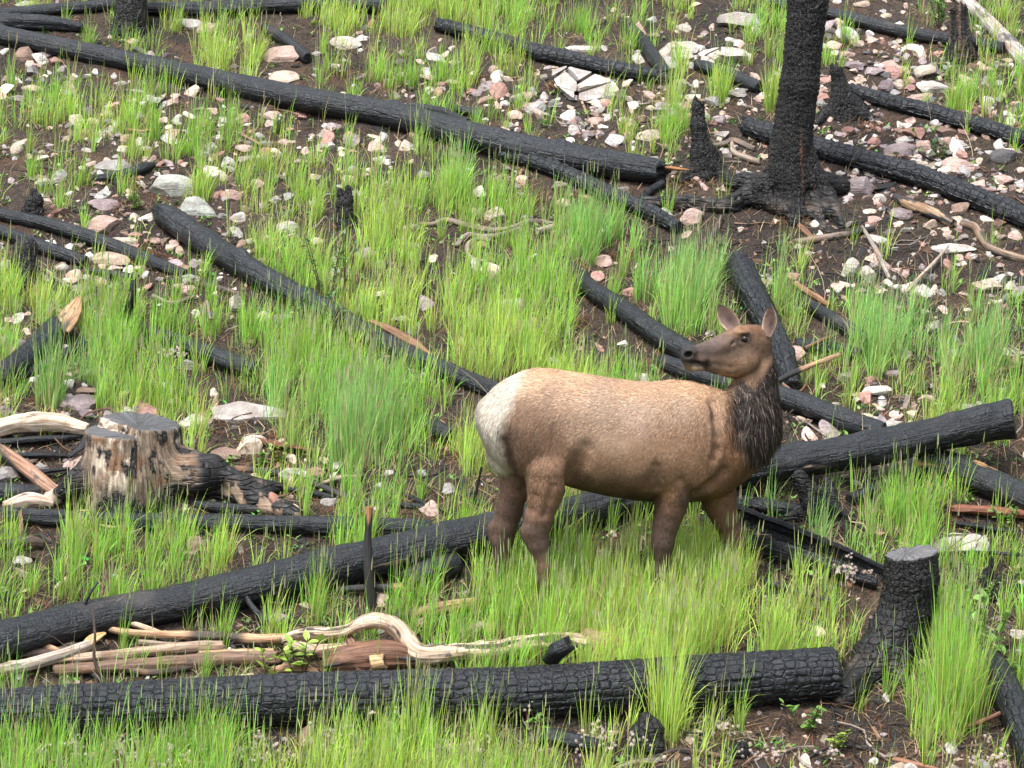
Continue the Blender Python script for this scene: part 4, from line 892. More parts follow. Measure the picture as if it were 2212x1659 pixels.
def s5col(c, px, py, V, N, ang):
    n1 = fbm(ang * 3, V[:, 2] * 4, 1, 4, 47); n2 = fbm(ang * 7, V[:, 2] * 9, 4, 4, 48); n3 = fbm(V[:, 0] * 12, V[:, 1] * 12, V[:, 2] * 7, 4, 49)
    side = sstep(165, 205, px) * (1 - sstep(405, 440, px)) * (1 - sstep(1030, 1085, py + 60 * n1 - 20 * sstep(280, 330, px)))
    c = mixcol(c, side * .95, (.25, .185, .13))
    c = mixcol(c, side * sstep(-.1, .2, n2 + .25 * np.exp(-((px - 245) / 50) ** 2)) * np.clip(np.exp(-((px - 245) / 62) ** 2) + .75 * np.exp(-((px - 385) / 30) ** 2 - ((py - 950) / 40) ** 2), 0, 1), (.66, .57, .46))
    c = mixcol(c, side * sstep(.08, .3, n3) * .85, (.20, .10, .045))
    c = mixcol(c, side * sstep(.12, .24, n2 * .7 + n3 * .6 + .12 * sstep(290, 330, px)), (.022, .02, .019))
    lr = sstep(-10, 30, px) * (1 - sstep(190, 215, px)) * sstep(960, 1000, py) * sstep(.0, .2, n3 + N[:, 2] * .15)
    c = mixcol(c, lr * .9, (.58, .46, .36))
    rr = sstep(470, 500, px) * sstep(1030, 1060, py) * sstep(.0, .15, n3 + .05)
    c = mixcol(c, rr * .9, (.50, .37, .27))
    top = sstep(.72, .9, N[:, 2]) * (1 - sstep(944, 956, py)) * sstep(160, 190, px) * (1 - sstep(415, 425, px))
    return mixcol(c, top, (.105, .11, .118))
stump('sawn_stump', (300, 1090), [[(262, 1095, 74), (250, 1020, 64), (240, 880, 60)], [(325, 1075, 80, .16), (312, 1000, 80, .18), (305, 860, 84, .2)], [(300, 1080, 60, .05), (285, 960, 50, .09)],
    [(210, 1010, 40), (165, 1045, 26, -.05), (110, 1080, 16, 'g'), (85, 1092, 8, 'g')], [(360, 1020, 44, .1), (430, 1030, 34, .05), (480, 1050, 34, 'g'), (560, 1082, 30, 'g'), (640, 1112, 12, 'g')], [(400, 990, 24, .15), (460, 1010, 22, .1), (520, 1046, 20, .05), (600, 1052, 12, .1)], [(260, 1060, 60, -.05), (255, 1110, 30, -.16)]],
    'pale barkless sawn stump at left cut on two levels with scorched roots', 'stump', steps=((262, 920, (.55, .83)), (240, 933, 0, (.10, -.10, 1)), (305, 911, .16, (.14, -.10, 1))), h=.0135, seed=207, color=s5col, k=.05, crack=.0, lump=.014, grain=.008)

def chunk(name, px, py, w, hgt, label, cat, seed, tall=1.0, lump=.03, **kw):
    stump(name, (px, py + hgt * .35), [[(px - w * .2, py + hgt * .25, w * .32), (px + w * .12, py - hgt * .12, w * .3 * tall)], [(px + w * .1, py + hgt * .25, w * .34), (px - w * .1, py, w * .28)], [(px, py + .2 * hgt, w * .25), (px + w * .02, py - hgt * .38, w * .16)]], label, cat, h=.010, lump=lump, crack=.006, cell=(.04, .04), seed=seed, k=.02, **kw)
chunk('burnt_chunk', 1397, 1588, 92, 90, 'black charred stump remnant below the foreground log, centre right', 'burnt wood', 211)
chunk('burnt_chunk', 1600, 1620, 52, 32, 'small black charcoal lump on soil at the bottom right', 'burnt wood', 212)
chunk('burnt_chunk', 1108, 1648, 56, 34, 'small black charcoal lump at the bottom edge, centre', 'burnt wood', 213)
chunk('burnt_chunk', 72, 442, 54, 66, 'grey-black burnt stump remnant above the left-edge logs', 'burnt wood', 214)
stump('burnt_stub', (744, 490), [[(742, 492, 20), (740, 440, 16), (733, 412, 8)], [(746, 490, 18), (750, 430, 13), (752, 408, 8)]], 'small forked black burnt stub standing in mid-slope grass', 'burnt stump', h=.009, seed=215, k=.015, lump=.02)
stump('burnt_stump', (52, 612), [[(54, 625, 34), (52, 570, 26), (56, 535, 24)], [(50, 590, 26), (25, 622, 14)], [(58, 590, 26), (84, 620, 14)]], 'smooth blue-grey burnt stump base in grass at the left edge', 'burnt stump', h=.014, seed=216, color=lambda c, px, py, V, N, a: c * 2.2)
stump('burnt_stub', (2140, 1285), [[(2140, 1290, 26), (2138, 1250, 12), (2142, 1205, 4)], [(2138, 1290, 24), (2150, 1262, 12), (2166, 1240, 3)], [(2134, 1280, 20), (2124, 1250, 10), (2128, 1228, 3)]], 'spiky black burnt stub right of the sawn black stump', 'burnt stump', h=.009, seed=217, k=.015)
stump('burnt_root', (1770, 1120), [[(1726, 1032, 18), (1750, 1072, 22), (1776, 1105, 26), (1810, 1145, 26), (1850, 1172, 16, 'g')], [(1786, 1040, 9, .06), (1800, 1068, 11, .02), (1806, 1100, 14), (1800, 1130, 16)], [(1760, 1090, 20), (1728, 1112, 13), (1690, 1122, 6, 'g')], [(1770, 1060, 12, -.04), (1790, 1090, 10, -.06), (1836, 1120, 8, -.05), (1870, 1150, 5, 'g')], [(1745, 1085, 12, -.05), (1752, 1125, 9, 'g')]], 'tangled charred root mass under the propped log right of the elk', 'burnt wood', h=.010, seed=218, lump=.02, k=.02)
# ---------------------------------------------------------------- rocks
RC = dict(white=(.64, .60, .55), cream=(.57, .49, .40), pink=(.52, .38, .33), rose=(.40, .23, .20), mauve=(.30, .25, .26), purple=(.19, .155, .17),
          grey=(.37, .36, .36), green=(.40, .43, .39), tan=(.46, .37, .29), dark=(.10, .10, .105), brown=(.24, .165, .13), pale=(.47, .45, .43))

RC = {k: tuple(.97 * x for x in v) for k, v in RC.items()}

def ico(sub):
    t = (1 + 5 ** .5) / 2
    v = np.array([(-1, t, 0), (1, t, 0), (-1, -t, 0), (1, -t, 0), (0, -1, t), (0, 1, t), (0, -1, -t), (0, 1, -t), (t, 0, -1), (t, 0, 1), (-t, 0, -1), (-t, 0, 1)], float)
    f = np.array([(0, 11, 5), (0, 5, 1), (0, 1, 7), (0, 7, 10), (0, 10, 11), (1, 5, 9), (5, 11, 4), (11, 10, 2), (10, 7, 6), (7, 1, 8), (3, 9, 4), (3, 4, 2), (3, 2, 6), (3, 6, 8), (3, 8, 9), (4, 9, 5), (2, 4, 11), (6, 2, 10), (8, 6, 7), (9, 8, 1)])
    v /= np.linalg.norm(v, axis=1)[:, None]
    for _ in range(sub):
        e = np.concatenate([f[:, [0, 1]], f[:, [1, 2]], f[:, [2, 0]]]); e = np.sort(e, 1)
        u, inv = np.unique(e, axis=0, return_inverse=True); inv = inv.ravel()
        m = v[u].mean(1); m /= np.linalg.norm(m, axis=1)[:, None]
        n0 = len(v); v = np.concatenate([v, m]); k = len(f)
        a, b, c = n0 + inv[:k], n0 + inv[k:2 * k], n0 + inv[2 * k:]
        f = np.concatenate([np.stack([f[:, 0], a, c], 1), np.stack([f[:, 1], b, a], 1), np.stack([f[:, 2], c, b], 1), np.stack([a, b, c], 1)])
    return v, f
ICO = [ico(i) for i in range(5)]

def rock_shape(seed, sub=3, planes=10, rough=.06, cut=(.55, .92)):
    rr = np.random.default_rng(seed)
    v, f = ICO[sub]; v = v.copy()
    for _ in range(planes):
        n = rr.normal(size=3); n /= np.linalg.norm(n); d = rr.uniform(*cut)
        s = v @ n - d; m = s > 0; v[m] -= n * s[m][:, None]
    v *= (1 + rough * fbm(v[:, 0] * 2.2 + seed, v[:, 1] * 2.2, v[:, 2] * 2.2, 4, seed))[:, None]
    return v, f

def slope_axes(yaw=0.0):
    n = np.array([0, -SLOPE, 1.0]); n /= np.linalg.norm(n)
    a = np.array([math.cos(yaw), math.sin(yaw), 0]); a -= n * (a @ n); a /= np.linalg.norm(a)
    return a, np.cross(n, a), n

VIEW = R(31)
def rock(px, py, w, h, ck, label, seed, kind='round', parent=None, name='rock', lift=.12, tilt=0.0, group=None, sub=None):
    p = on_ground(np.array(float(px)), np.array(float(py)), 0.0); m = mpp(p)
    a = w * .5 * m * 1.16; hh = h * .5 * m * 1.12
    b = min(a * .9, hh * .8 / math.sin(VIEW)); c = math.sqrt(max(hh * hh - (b * math.sin(VIEW)) ** 2, (.25 * hh) ** 2)) / math.cos(VIEW)
    pl = dict(round=(11, .10, (.58, .92)), block=(12, .07, (.38, .78)), slab=(14, .08, (.42, .82)))[kind]
    v, f = rock_shape(seed, sub if sub is not None else (4 if w > 90 else 3), *pl)
    ax, ay, az = slope_axes(random.uniform(-.15, .15))
    if kind == 'slab': v = v.copy(); v[:, 2] = np.sign(v[:, 2]) * np.abs(v[:, 2]) ** .8
    if tilt: v[:, 0], v[:, 2] = v[:, 0] * math.cos(tilt) - v[:, 2] * math.sin(tilt), v[:, 0] * math.sin(tilt) + v[:, 2] * math.cos(tilt)
    P = p + az * c * lift
    V = v[:, :1] * a * ax + v[:, 1:2] * b * ay + v[:, 2:] * c * az
    me = make_mesh(name, V, tris=f, mat=M_ROCK); me.set_sharp_from_angle(angle=R(20))
    col = np.array(RC[ck]) * random.uniform(.88, 1.12)
    o = add_obj(name, me, loc=P, color=tuple(col))
    if label: tag(o, label, 'rock', group)
    BLOCK.append((P[0], P[1], a * .55))
    return o

ROCKS = [
 (380, 412, 128, 62, 'green', 'slab', 'large grey layered slab at left, upper of two beside the slanting log'),
 (420, 456, 122, 54, 'green', 'slab', 'grey layered slab at left, lower of two beside the slanting log'),
 (243, 365, 70, 42, 'grey', 'round', 'rounded grey stone left of the two layered slabs'),
 (218, 488, 82, 42, 'pink', 'round', 'smooth pink boulder above the thin left-edge logs'),
 (262, 527, 80, 32, 'cream', 'round', 'cream stone just below the smooth pink boulder'),
 (250, 562, 112, 48, 'tan', 'slab', 'broad tan rock partly under the upper thin left-edge log'),
 (235, 444, 82, 32, 'mauve', 'slab', 'flat mauve stone above the smooth pink boulder'),
 (503, 428, 42, 50, 'pink', 'block', 'blocky pink-grey stone right of the layered slabs'),
 (395, 584, 40, 22, 'rose', 'round', 'rose stone at the tip of the upper thin left-edge log'),
 (408, 603, 40, 30, 'green', 'block', 'pale green-grey stone below the rose stone'),
 (400, 626, 54, 22, 'pink', 'slab', 'flat pink stone under the pale green-grey stone'),
 (608, 128, 78, 58, 'pink', 'block', 'big pinkish boulder above the long upper-left log'),
 (616, 171, 70, 34, 'cream', 'round', 'smooth cream stone touching the long upper-left log'),
 (745, 98, 66, 36, 'white', 'slab', 'white slab in grass at upper left of centre'),
 (405, 52, 62, 34, 'pale', 'slab', 'pale flat rock near the top edge, left one of two'),
 (455, 66, 60, 34, 'pink', 'slab', 'pale pink rock near the top edge, right one of two'),
 (57, 124, 44, 40, 'brown', 'round', 'brown-pink round stone below the long log at the left edge'),
 (100, 118, 46, 28, 'mauve', 'block', 'grey-mauve broken stone right of the brown-pink round one'),
 (118, 136, 34, 26, 'rose', 'block', 'small rose broken stone below the long log at far left'),
 (285, 92, 34, 18, 'pink', 'slab', 'little pink stone at the foot of the flared stump'),
 (60, 10, 56, 18, 'pale', 'slab', 'pale stone at the top left edge'),
 (273, 303, 30, 24, 'pink', 'round', 'round whitish pink pebble-like stone at left'),
 (232, 284, 34, 22, 'grey', 'round', 'grey stone just left of the whitish pink round one'),
 (268, 323, 30, 18, 'white', 'block', 'small white block below the whitish pink round stone'),
 (313, 322, 34, 15, 'white', 'slab', 'thin white flake right of the small white block'),
 (185, 325, 36, 16, 'pale', 'slab', 'pale flat stone left of the small white block'),
 (43, 215, 42, 24, 'mauve', 'block', 'grey-mauve stone near the left edge below the long log'),
 (530, 350, 48, 36, 'mauve', 'block', 'mauve block above the mid-left grass tufts'),
 (526, 322, 36, 20, 'pink', 'round', 'pink stone on top of the mauve block'),
 (612, 308, 34, 20, 'pink', 'slab', 'pale pink stone below the middle of the long upper-left log'),
 (590, 327, 30, 14, 'tan', 'slab', 'tan chip below the pale pink stone'),
 (716, 321, 34, 24, 'white', 'block', 'white angular stone under the long upper-left log'),
 (764, 371, 24, 22, 'grey', 'round', 'small round grey-white stone above the forked stub'),
 (580, 242, 32, 30, 'mauve', 'block', 'mauve stone close under the long upper-left log'),
 (648, 252, 36, 20, 'rose', 'slab', 'rosy flat stone close under the long upper-left log'),
 (569, 446, 30, 20, 'grey', 'block', 'small grey block right of the blocky pink-grey stone'),
 (621, 427, 30, 20, 'grey', 'slab', 'small grey flake near the forked burnt stub'),
 (622, 496, 48, 32, 'pale', 'round', 'pale rounded stone left of the forked burnt stub'),
 (783, 553, 52, 40, 'mauve', 'block', 'speckled mauve stone among the leafy seedlings'),
 (513, 474, 52, 30, 'pale', 'slab', 'light grey stone at the end of the lower layered slab'),
 (536, 524, 30, 18, 'white', 'slab', 'small whitish flake above the slanting rough log'),
 (336, 522, 24, 15, 'pink', 'round', 'tiny pink stone on red litter, upper one'),
 (291, 508, 28, 14, 'rose', 'round', 'tiny rose stone right of the smooth pink boulder'),
 (1600, 48, 110, 54, 'pale', 'round', 'big pale rounded boulder at top, left of the trunk'),
 (1470, 62, 42, 24, 'white', 'block', 'whitish block left of the big pale rounded boulder'),
 (1258, 106, 72, 20, 'white', 'slab', 'flat white slab lying on the top centre log'),
 (1410, 80, 32, 22, 'brown', 'block', 'brown-pink stone beside the big cracked slab'),
 (902, 295, 34, 32, 'pink', 'round', 'pale pink stone below the long log near the fork'),
 (1047, 263, 26, 18, 'white', 'block', 'small white stone above the long log near the dome rock'),
 (916, 388, 30, 36, 'mauve', 'block', 'speckled mauve stone beside the bright central tussock'),
 (1077, 412, 42, 36, 'pink', 'block', 'pinkish block under the charred log right of the central tussock'),
 (1035, 460, 40, 26, 'tan', 'slab', 'tan layered stone above the wavy roots, left piece'),
 (1066, 468, 52, 40, 'cream', 'slab', 'cream slab above the wavy roots, right piece'),
 (1216, 440, 32, 20, 'pink', 'round', 'small pinkish stone between wavy roots and charred log'),
 (1490, 474, 66, 44, 'pink', 'block', 'pinkish boulder below the left root of the trunk'),
 (1310, 571, 58, 36, 'pink', 'block', 'pinkish stone in grass below the upper charred logs'),
 (1040, 531, 32, 18, 'rose', 'round', 'rosy stone inside the curled root'),
 (1350, 408, 32, 20, 'white', 'block', 'white stone between two logs left of the thin jagged stump'),
 (1286, 262, 42, 22, 'pink', 'slab', 'pinkish stone below the cracked dome rock'),
 (1271, 290, 42, 24, 'mauve', 'block', 'mauve block below the pinkish stone under the dome rock'),
 (1430, 230, 34, 18, 'pale', 'round', 'pale stone right of the dome rock'),
 (820, 346, 42, 22, 'pale', 'slab', 'pale stone under the long log left of centre'),
 (1590, 206, 54, 44, 'pale', 'block', 'grey boulder between thin stump and tall trunk'),
 (1560, 196, 22, 20, 'white', 'block', 'little white stone left of the grey boulder'),
 (1470, 180, 56, 26, 'mauve', 'slab', 'flat mauve stone below the big cracked slab'),
 (1850, 96, 30, 20, 'cream', 'round', 'cream stone right of the trunk near the thin dark log'),
 (1830, 120, 32, 20, 'pink', 'round', 'pinkish stone below the cream one right of the trunk'),
 (1849, 147, 46, 34, 'mauve', 'block', 'grey-mauve block above the split stump'),
 (1922, 141, 36, 22, 'pink', 'round', 'pink stone at the top of the right-hand rubble'),
 (1886, 158, 40, 34, 'mauve', 'block', 'mauve stone in the rubble, just right of the split stump top'),
 (1928, 160, 44, 30, 'rose', 'round', 'dull rose stone in the middle of the upper rubble'),
 (1994, 160, 56, 42, 'cream', 'block', 'cream-pink boulder right in the upper rubble'),
 (2015, 190, 66, 36, 'pale', 'round', 'pale mauve rounded boulder below the cream-pink one'),
 (1914, 192, 52, 40, 'purple', 'block', 'purple-grey block in the rubble above the second log'),
 (1944, 186, 30, 26, 'cream', 'slab', 'yellowish stone leaning on the purple-grey block'),
 (1990, 212, 62, 26, 'pink', 'slab', 'pale pink slab lying just above the second right log'),
 (2155, 181, 24, 16, 'pale', 'round', 'lone pale stone near the right edge, upper one'),
 (2162, 205, 26, 18, 'pink', 'block', 'lone pinkish stone near the right edge, lower one'),
 (1948, 81, 30, 18, 'white', 'slab', 'white stone beneath the thin dark log at top right'),
 (1776, 200, 30, 28, 'pink', 'block', 'pink-grey stone against the right side of the trunk'),
 (1772, 226, 28, 24, 'grey', 'block', 'grey stone against the right side of the trunk, lower one'),
 (1886, 310, 40, 26, 'rose', 'block', 'red-pink stone between the two right-hand logs'),
 (1981, 291, 58, 40, 'rose', 'block', 'large reddish stone under the second right log'),
 (2034, 284, 76, 28, 'brown', 'slab', 'brownish slab tucked under the second right log'),
 (1962, 272, 28, 16, 'white', 'block', 'white chip on top of the large reddish stone'),
 (1953, 304, 42, 22, 'pale', 'slab', 'pale flat stone left of the large reddish stone'),
 (2048, 315, 44, 32, 'pink', 'block', 'pink block right of the small green plant between logs'),
 (1996, 316, 36, 28, 'pink', 'slab', 'pinkish leaning stone left of the pink block'),
 (1948, 330, 66, 40, 'mauve', 'round', 'mauve boulder between the logs right of the trunk'),
 (2170, 343, 56, 40, 'dark', 'round', 'dark grey rounded stone near the right edge'),
 (2071, 364, 66, 50, 'pink', 'block', 'big pink block between the logs at right'),
 (2012, 334, 22, 22, 'white', 'block', 'small white cube between the mauve boulder and pink block'),
 (1992, 356, 24, 20, 'cream', 'slab', 'small cream stone above the thick right log'),
 (2040, 370, 26, 18, 'white', 'round', 'small white stone left of the big pink block'),
 (2166, 390, 46, 28, 'pink', 'round', 'pale pink stone below the dark grey rounded one'),
 (2206, 406, 24, 20, 'pale', 'round', 'pale stone cut by the right edge'),
 (2128, 414, 54, 30, 'rose', 'block', 'dull rose stone above the thick right log near the edge'),
 (1860, 410, 62, 58, 'mauve', 'round', 'round mauve-brown boulder below the log right of the trunk'),
 (1946, 464, 46, 28, 'mauve', 'round', 'mauve stone on wet soil below the thick right log'),
 (1877, 458, 40, 18, 'cream', 'slab', 'cream flake below the round mauve-brown boulder, upper one'),
 (1886, 478, 36, 20, 'pink', 'slab', 'pink flake below the round mauve-brown boulder, lower one'),
 (1902, 432, 24, 22, 'pale', 'block', 'pale pointed stone right of the round mauve-brown boulder'),
 (2009, 489, 38, 28, 'tan', 'block', 'tan block on wet soil below the half-burnt root'),
 (2196, 513, 34, 26, 'pink', 'block', 'pink stone at the right edge by the winding root'),
 (1574, 409, 44, 28, 'tan', 'round', 'tan-pink stone at the foot of the thin jagged stump'),
 (1569, 335, 24, 20, 'pale', 'block', 'pale stone beside the grey forked root'),
 (1560, 292, 46, 22, 'pale', 'slab', 'pale rubble slab between the thin stump and trunk'),
 (1628, 302, 24, 18, 'cream', 'block', 'cream stone left of the trunk above the forked root'),
 (2050, 541, 106, 32, 'white', 'slab', 'flat white slab on black soil at right'),
 (2070, 558, 28, 16, 'pink', 'block', 'small pink stone under the flat white slab'),
 (1836, 592, 46, 60, 'white', 'slab', 'upright white slab on black soil, left one of two'),
 (1876, 600, 42, 44, 'white', 'slab', 'upright white slab on black soil, right one of two'),
 (1822, 616, 30, 18, 'cream', 'slab', 'small cream chip at the foot of the upright white slabs'),
 (1878, 674, 22, 20, 'white', 'slab', 'small white chip in the blue-green tussock, left'),
 (2000, 674, 30, 14, 'white', 'slab', 'small white chip behind the blue-green tussock, right'),
 (1722, 768, 50, 40, 'pink', 'block', 'pale pink block just right of the elk ear'),
 (1834, 815, 48, 30, 'mauve', 'block', 'mauve stone below the blue-green tussock'),
 (1930, 806, 40, 18, 'mauve', 'slab', 'mauve stone right under the blue-green tussock'),
 (1899, 847, 80, 24, 'white', 'slab', 'white stone on litter right of the elk neck'),
 (1806, 876, 30, 14, 'white', 'slab', 'white chip by the charred log right of the elk neck'),
 (1884, 908, 58, 18, 'pale', 'slab', 'pale stone close behind the propped log'),
 (2060, 740, 44, 30, 'mauve', 'block', 'mauve stone between the two right-hand tussocks, upper'),
 (2058, 768, 40, 30, 'grey', 'block', 'grey stone between the two right-hand tussocks, lower'),
 (2180, 762, 66, 28, 'white', 'slab', 'white flat rock at the right edge behind grass'),
 (2084, 880, 82, 22, 'pale', 'slab', 'pale grey rock above the propped log near its end'),
 (2005, 862, 54, 18, 'pink', 'slab', 'pinkish stone on litter above the propped log'),
 (1653, 1319, 24, 18, 'white', 'block', 'small white stone in grass right of the elk front hoof'),
 (2196, 1372, 38, 24, 'white', 'block', 'white stone at the right edge beside the leafy plant'),
 (2206, 1412, 30, 30, 'pale', 'block', 'pale stone at the right edge below the white one'),
 (30, 757, 70, 60, 'mauve', 'round', 'big mauve boulder at the left edge'),
 (178, 874, 66, 38, 'mauve', 'round', 'rounded mauve boulder behind the pale sawn stump'),
 (192, 899, 40, 28, 'purple', 'block', 'dark mauve block right behind the pale sawn stump'),
 (206, 810, 56, 36, 'mauve', 'round', 'grey-mauve stone in grass above the brown flat one'),
 (188, 846, 58, 20, 'brown', 'slab', 'flat brown stone above the rounded mauve boulder'),
 (232, 845, 30, 18, 'pink', 'block', 'pinkish stone right of the flat brown one'),
 (150, 858, 26, 13, 'white', 'slab', 'white chip left of the rounded mauve boulder'),
 (530, 898, 162, 64, 'pale', 'slab', 'large pale flat boulder in the grass at left of centre'),
 (551, 949, 44, 16, 'white', 'round', 'small white stone below the large pale flat boulder'),
 (484, 990, 66, 40, 'brown', 'round', 'brown-mauve stone right of the pale sawn stump'),
 (645, 1022, 44, 20, 'pink', 'round', 'pink stone near the long black stick, left one'),
 (680, 1021, 42, 24, 'rose', 'round', 'rosy stone near the long black stick, right one'),
 (510, 666, 44, 54, 'white', 'block', 'upright whitish stone among grass below the rough log'),
 (404, 793, 42, 30, 'pale', 'block', 'pale stone half hidden in grass below the curved-limb log'),
 (174, 625, 38, 20, 'mauve', 'round', 'mauve stone below the left-edge logs'),
 (144, 607, 24, 13, 'white', 'slab', 'white flake left of the mauve stone below left-edge logs'),
 (248, 617, 34, 15, 'grey', 'slab', 'grey flake in dark litter below the left-edge logs'),
 (20, 898, 46, 26, 'purple', 'slab', 'purple layered stone at the left edge behind the arched log'),
 (15, 1032, 44, 44, 'grey', 'block', 'grey rock at the left edge under the scorched pole'),
 (421, 683, 24, 26, 'white', 'block', 'little white upright stone left of the upright whitish one'),
 (565, 685, 38, 24, 'cream', 'round', 'cream-orange stone under the rough slanting log'),
 (45, 1211, 46, 22, 'pale', 'round', 'pale stone in grass at the left edge below the grooved log'),
 (824, 637, 36, 22, 'white', 'slab', 'white stone above the rough log left of centre'),
 (867, 690, 42, 20, 'white', 'slab', 'white flat stone above the exposed orange wood'),
 (1107, 658, 54, 26, 'white', 'round', 'white stone in mid-slope grass above the elk back'),
 (1030, 689, 40, 20, 'cream', 'slab', 'cream oval stone in mid-slope grass, right of two'),
 (1006, 700, 32, 16, 'pink', 'slab', 'pink oval stone in mid-slope grass, left of two'),
 (1387, 813, 54, 26, 'white', 'block', 'white stone showing just behind the elk withers'),
 (1284, 1347, 86, 46, 'pale', 'block', 'pale rock hidden in tall grass below the elk belly'),
 (712, 1086, 40, 20, 'grey', 'round', 'grey stone in litter right of the stump roots'),
 (95, 395, 40, 20, 'pale', 'round', 'pale stone above the burnt remnant at the left edge'),
]
for i, (x, y, w, h, ck, kd, lab) in enumerate(ROCKS):
    rock(x, y, w, h, ck, lab, 300 + i, kd, tilt=random.uniform(-.12, .12))

# boulders split into separate slabs: one boulder shape parted along cracks
import bmesh
def split_boulder(name, label, px, py, w, h, npc, ck, seed, stretch=(1, 1, 1), gap=.006, tilt=0.0, high=.5):
    rr = np.random.default_rng(seed)
    p = on_ground(np.array(float(px)), np.array(float(py)), 0.0); m = mpp(p)
    a = w * .5 * m; hh = h * .5 * m; b = min(a * .95, hh * .82 / math.sin(VIEW)); c = math.sqrt(max(hh * hh - (b * math.sin(VIEW)) ** 2, (.3 * hh) ** 2)) / math.cos(VIEW)
    v, f = rock_shape(seed, 4, 14, .14, (.45, .85))
    v = v * np.array([a, b, c])
    seeds = rr.uniform(-.85, .85, (npc * 3, 3)); seeds = seeds[np.linalg.norm(seeds * [1, 1, .6], axis=1) < .95][:npc] * np.array([a, b, c])
    ax, ay, az = slope_axes(tilt)
    base = p + az * c * high * .3
    root = empty(name, base); tag(root, label, 'rock')
    sc = np.array(stretch)
    for i, s0 in enumerate(seeds):
        bm = bmesh.new()
        vs = [bm.verts.new(tuple(q)) for q in v]
        for t in f: bm.faces.new([vs[k] for k in t])
        for j, s1 in enumerate(seeds):
            if j == i: continue
            n = (s1 - s0) * sc; d = np.linalg.norm(n); n /= d
            mid = (s0 + s1) / 2 - n * gap * rr.uniform(.5, 1.6)
            bmesh.ops.bisect_plane(bm, geom=bm.verts[:] + bm.edges[:] + bm.faces[:], plane_co=tuple(mid), plane_no=tuple(n), clear_outer=True)
            ed = [e for e in bm.edges if e.is_boundary]
            if ed: bmesh.ops.edgeloop_fill(bm, edges=ed)
        if len(bm.faces) < 4: bm.free(); continue
        sh = rr.normal(size=3) * np.array([.01, .01, .014])
        for q in bm.verts:
            t = np.array(q.co) + sh; q.co = tuple(t[0] * ax + t[1] * ay + t[2] * az)
        bmesh.ops.triangulate(bm, faces=bm.faces[:])
        me = bpy.data.meshes.new('slab'); bm.to_mesh(me); bm.free()
        me.polygons.foreach_set('use_smooth', np.ones(len(me.polygons), bool)); me.set_sharp_from_angle(angle=R(20)); me.materials.append(M_ROCK)
        col = np.array(RC[ck[i % len(ck)]]) * rr.uniform(.85, 1.12)
        add_obj('slab', me, parent=root, color=tuple(col))
    BLOCK.append((p[0], p[1], a * .7))
split_boulder('cracked_boulder', 'dome-shaped pale boulder split into curved slabs at upper centre', 1250, 196, 166, 100, 15, ('pale', 'white', 'pale', 'tan'), 702, (1, .8, 2.8), .008)
split_boulder('cracked_boulder', 'low grey boulder broken into pieces left of the dome boulder', 1170, 232, 92, 52, 7, ('grey', 'pale', 'pink'), 711)
split_boulder('cracked_boulder', 'broad pale slab cracked into blocks left of the tall trunk', 1462, 120, 150, 86, 17, ('white', 'pale', 'white', 'cream'), 730, (1, 1, 1.4))
split_boulder('cracked_boulder', 'long pale slab edge cracked into plates just left of the tall trunk', 1568, 126, 126, 52, 9, ('pale', 'white'), 741, (1, 1, 2))
split_boulder('cracked_boulder', 'flat pale rock cracked into plates behind the sawn black stump', 2080, 1180, 168, 82, 12, ('pale', 'white', 'grey'), 750, (1, 1, 1.5))
split_boulder('cracked_boulder', 'white rock broken into chunks at the right edge on black soil', 2156, 614, 128, 52, 9, ('white', 'white', 'cream'), 770, (1, 1, 1.3))
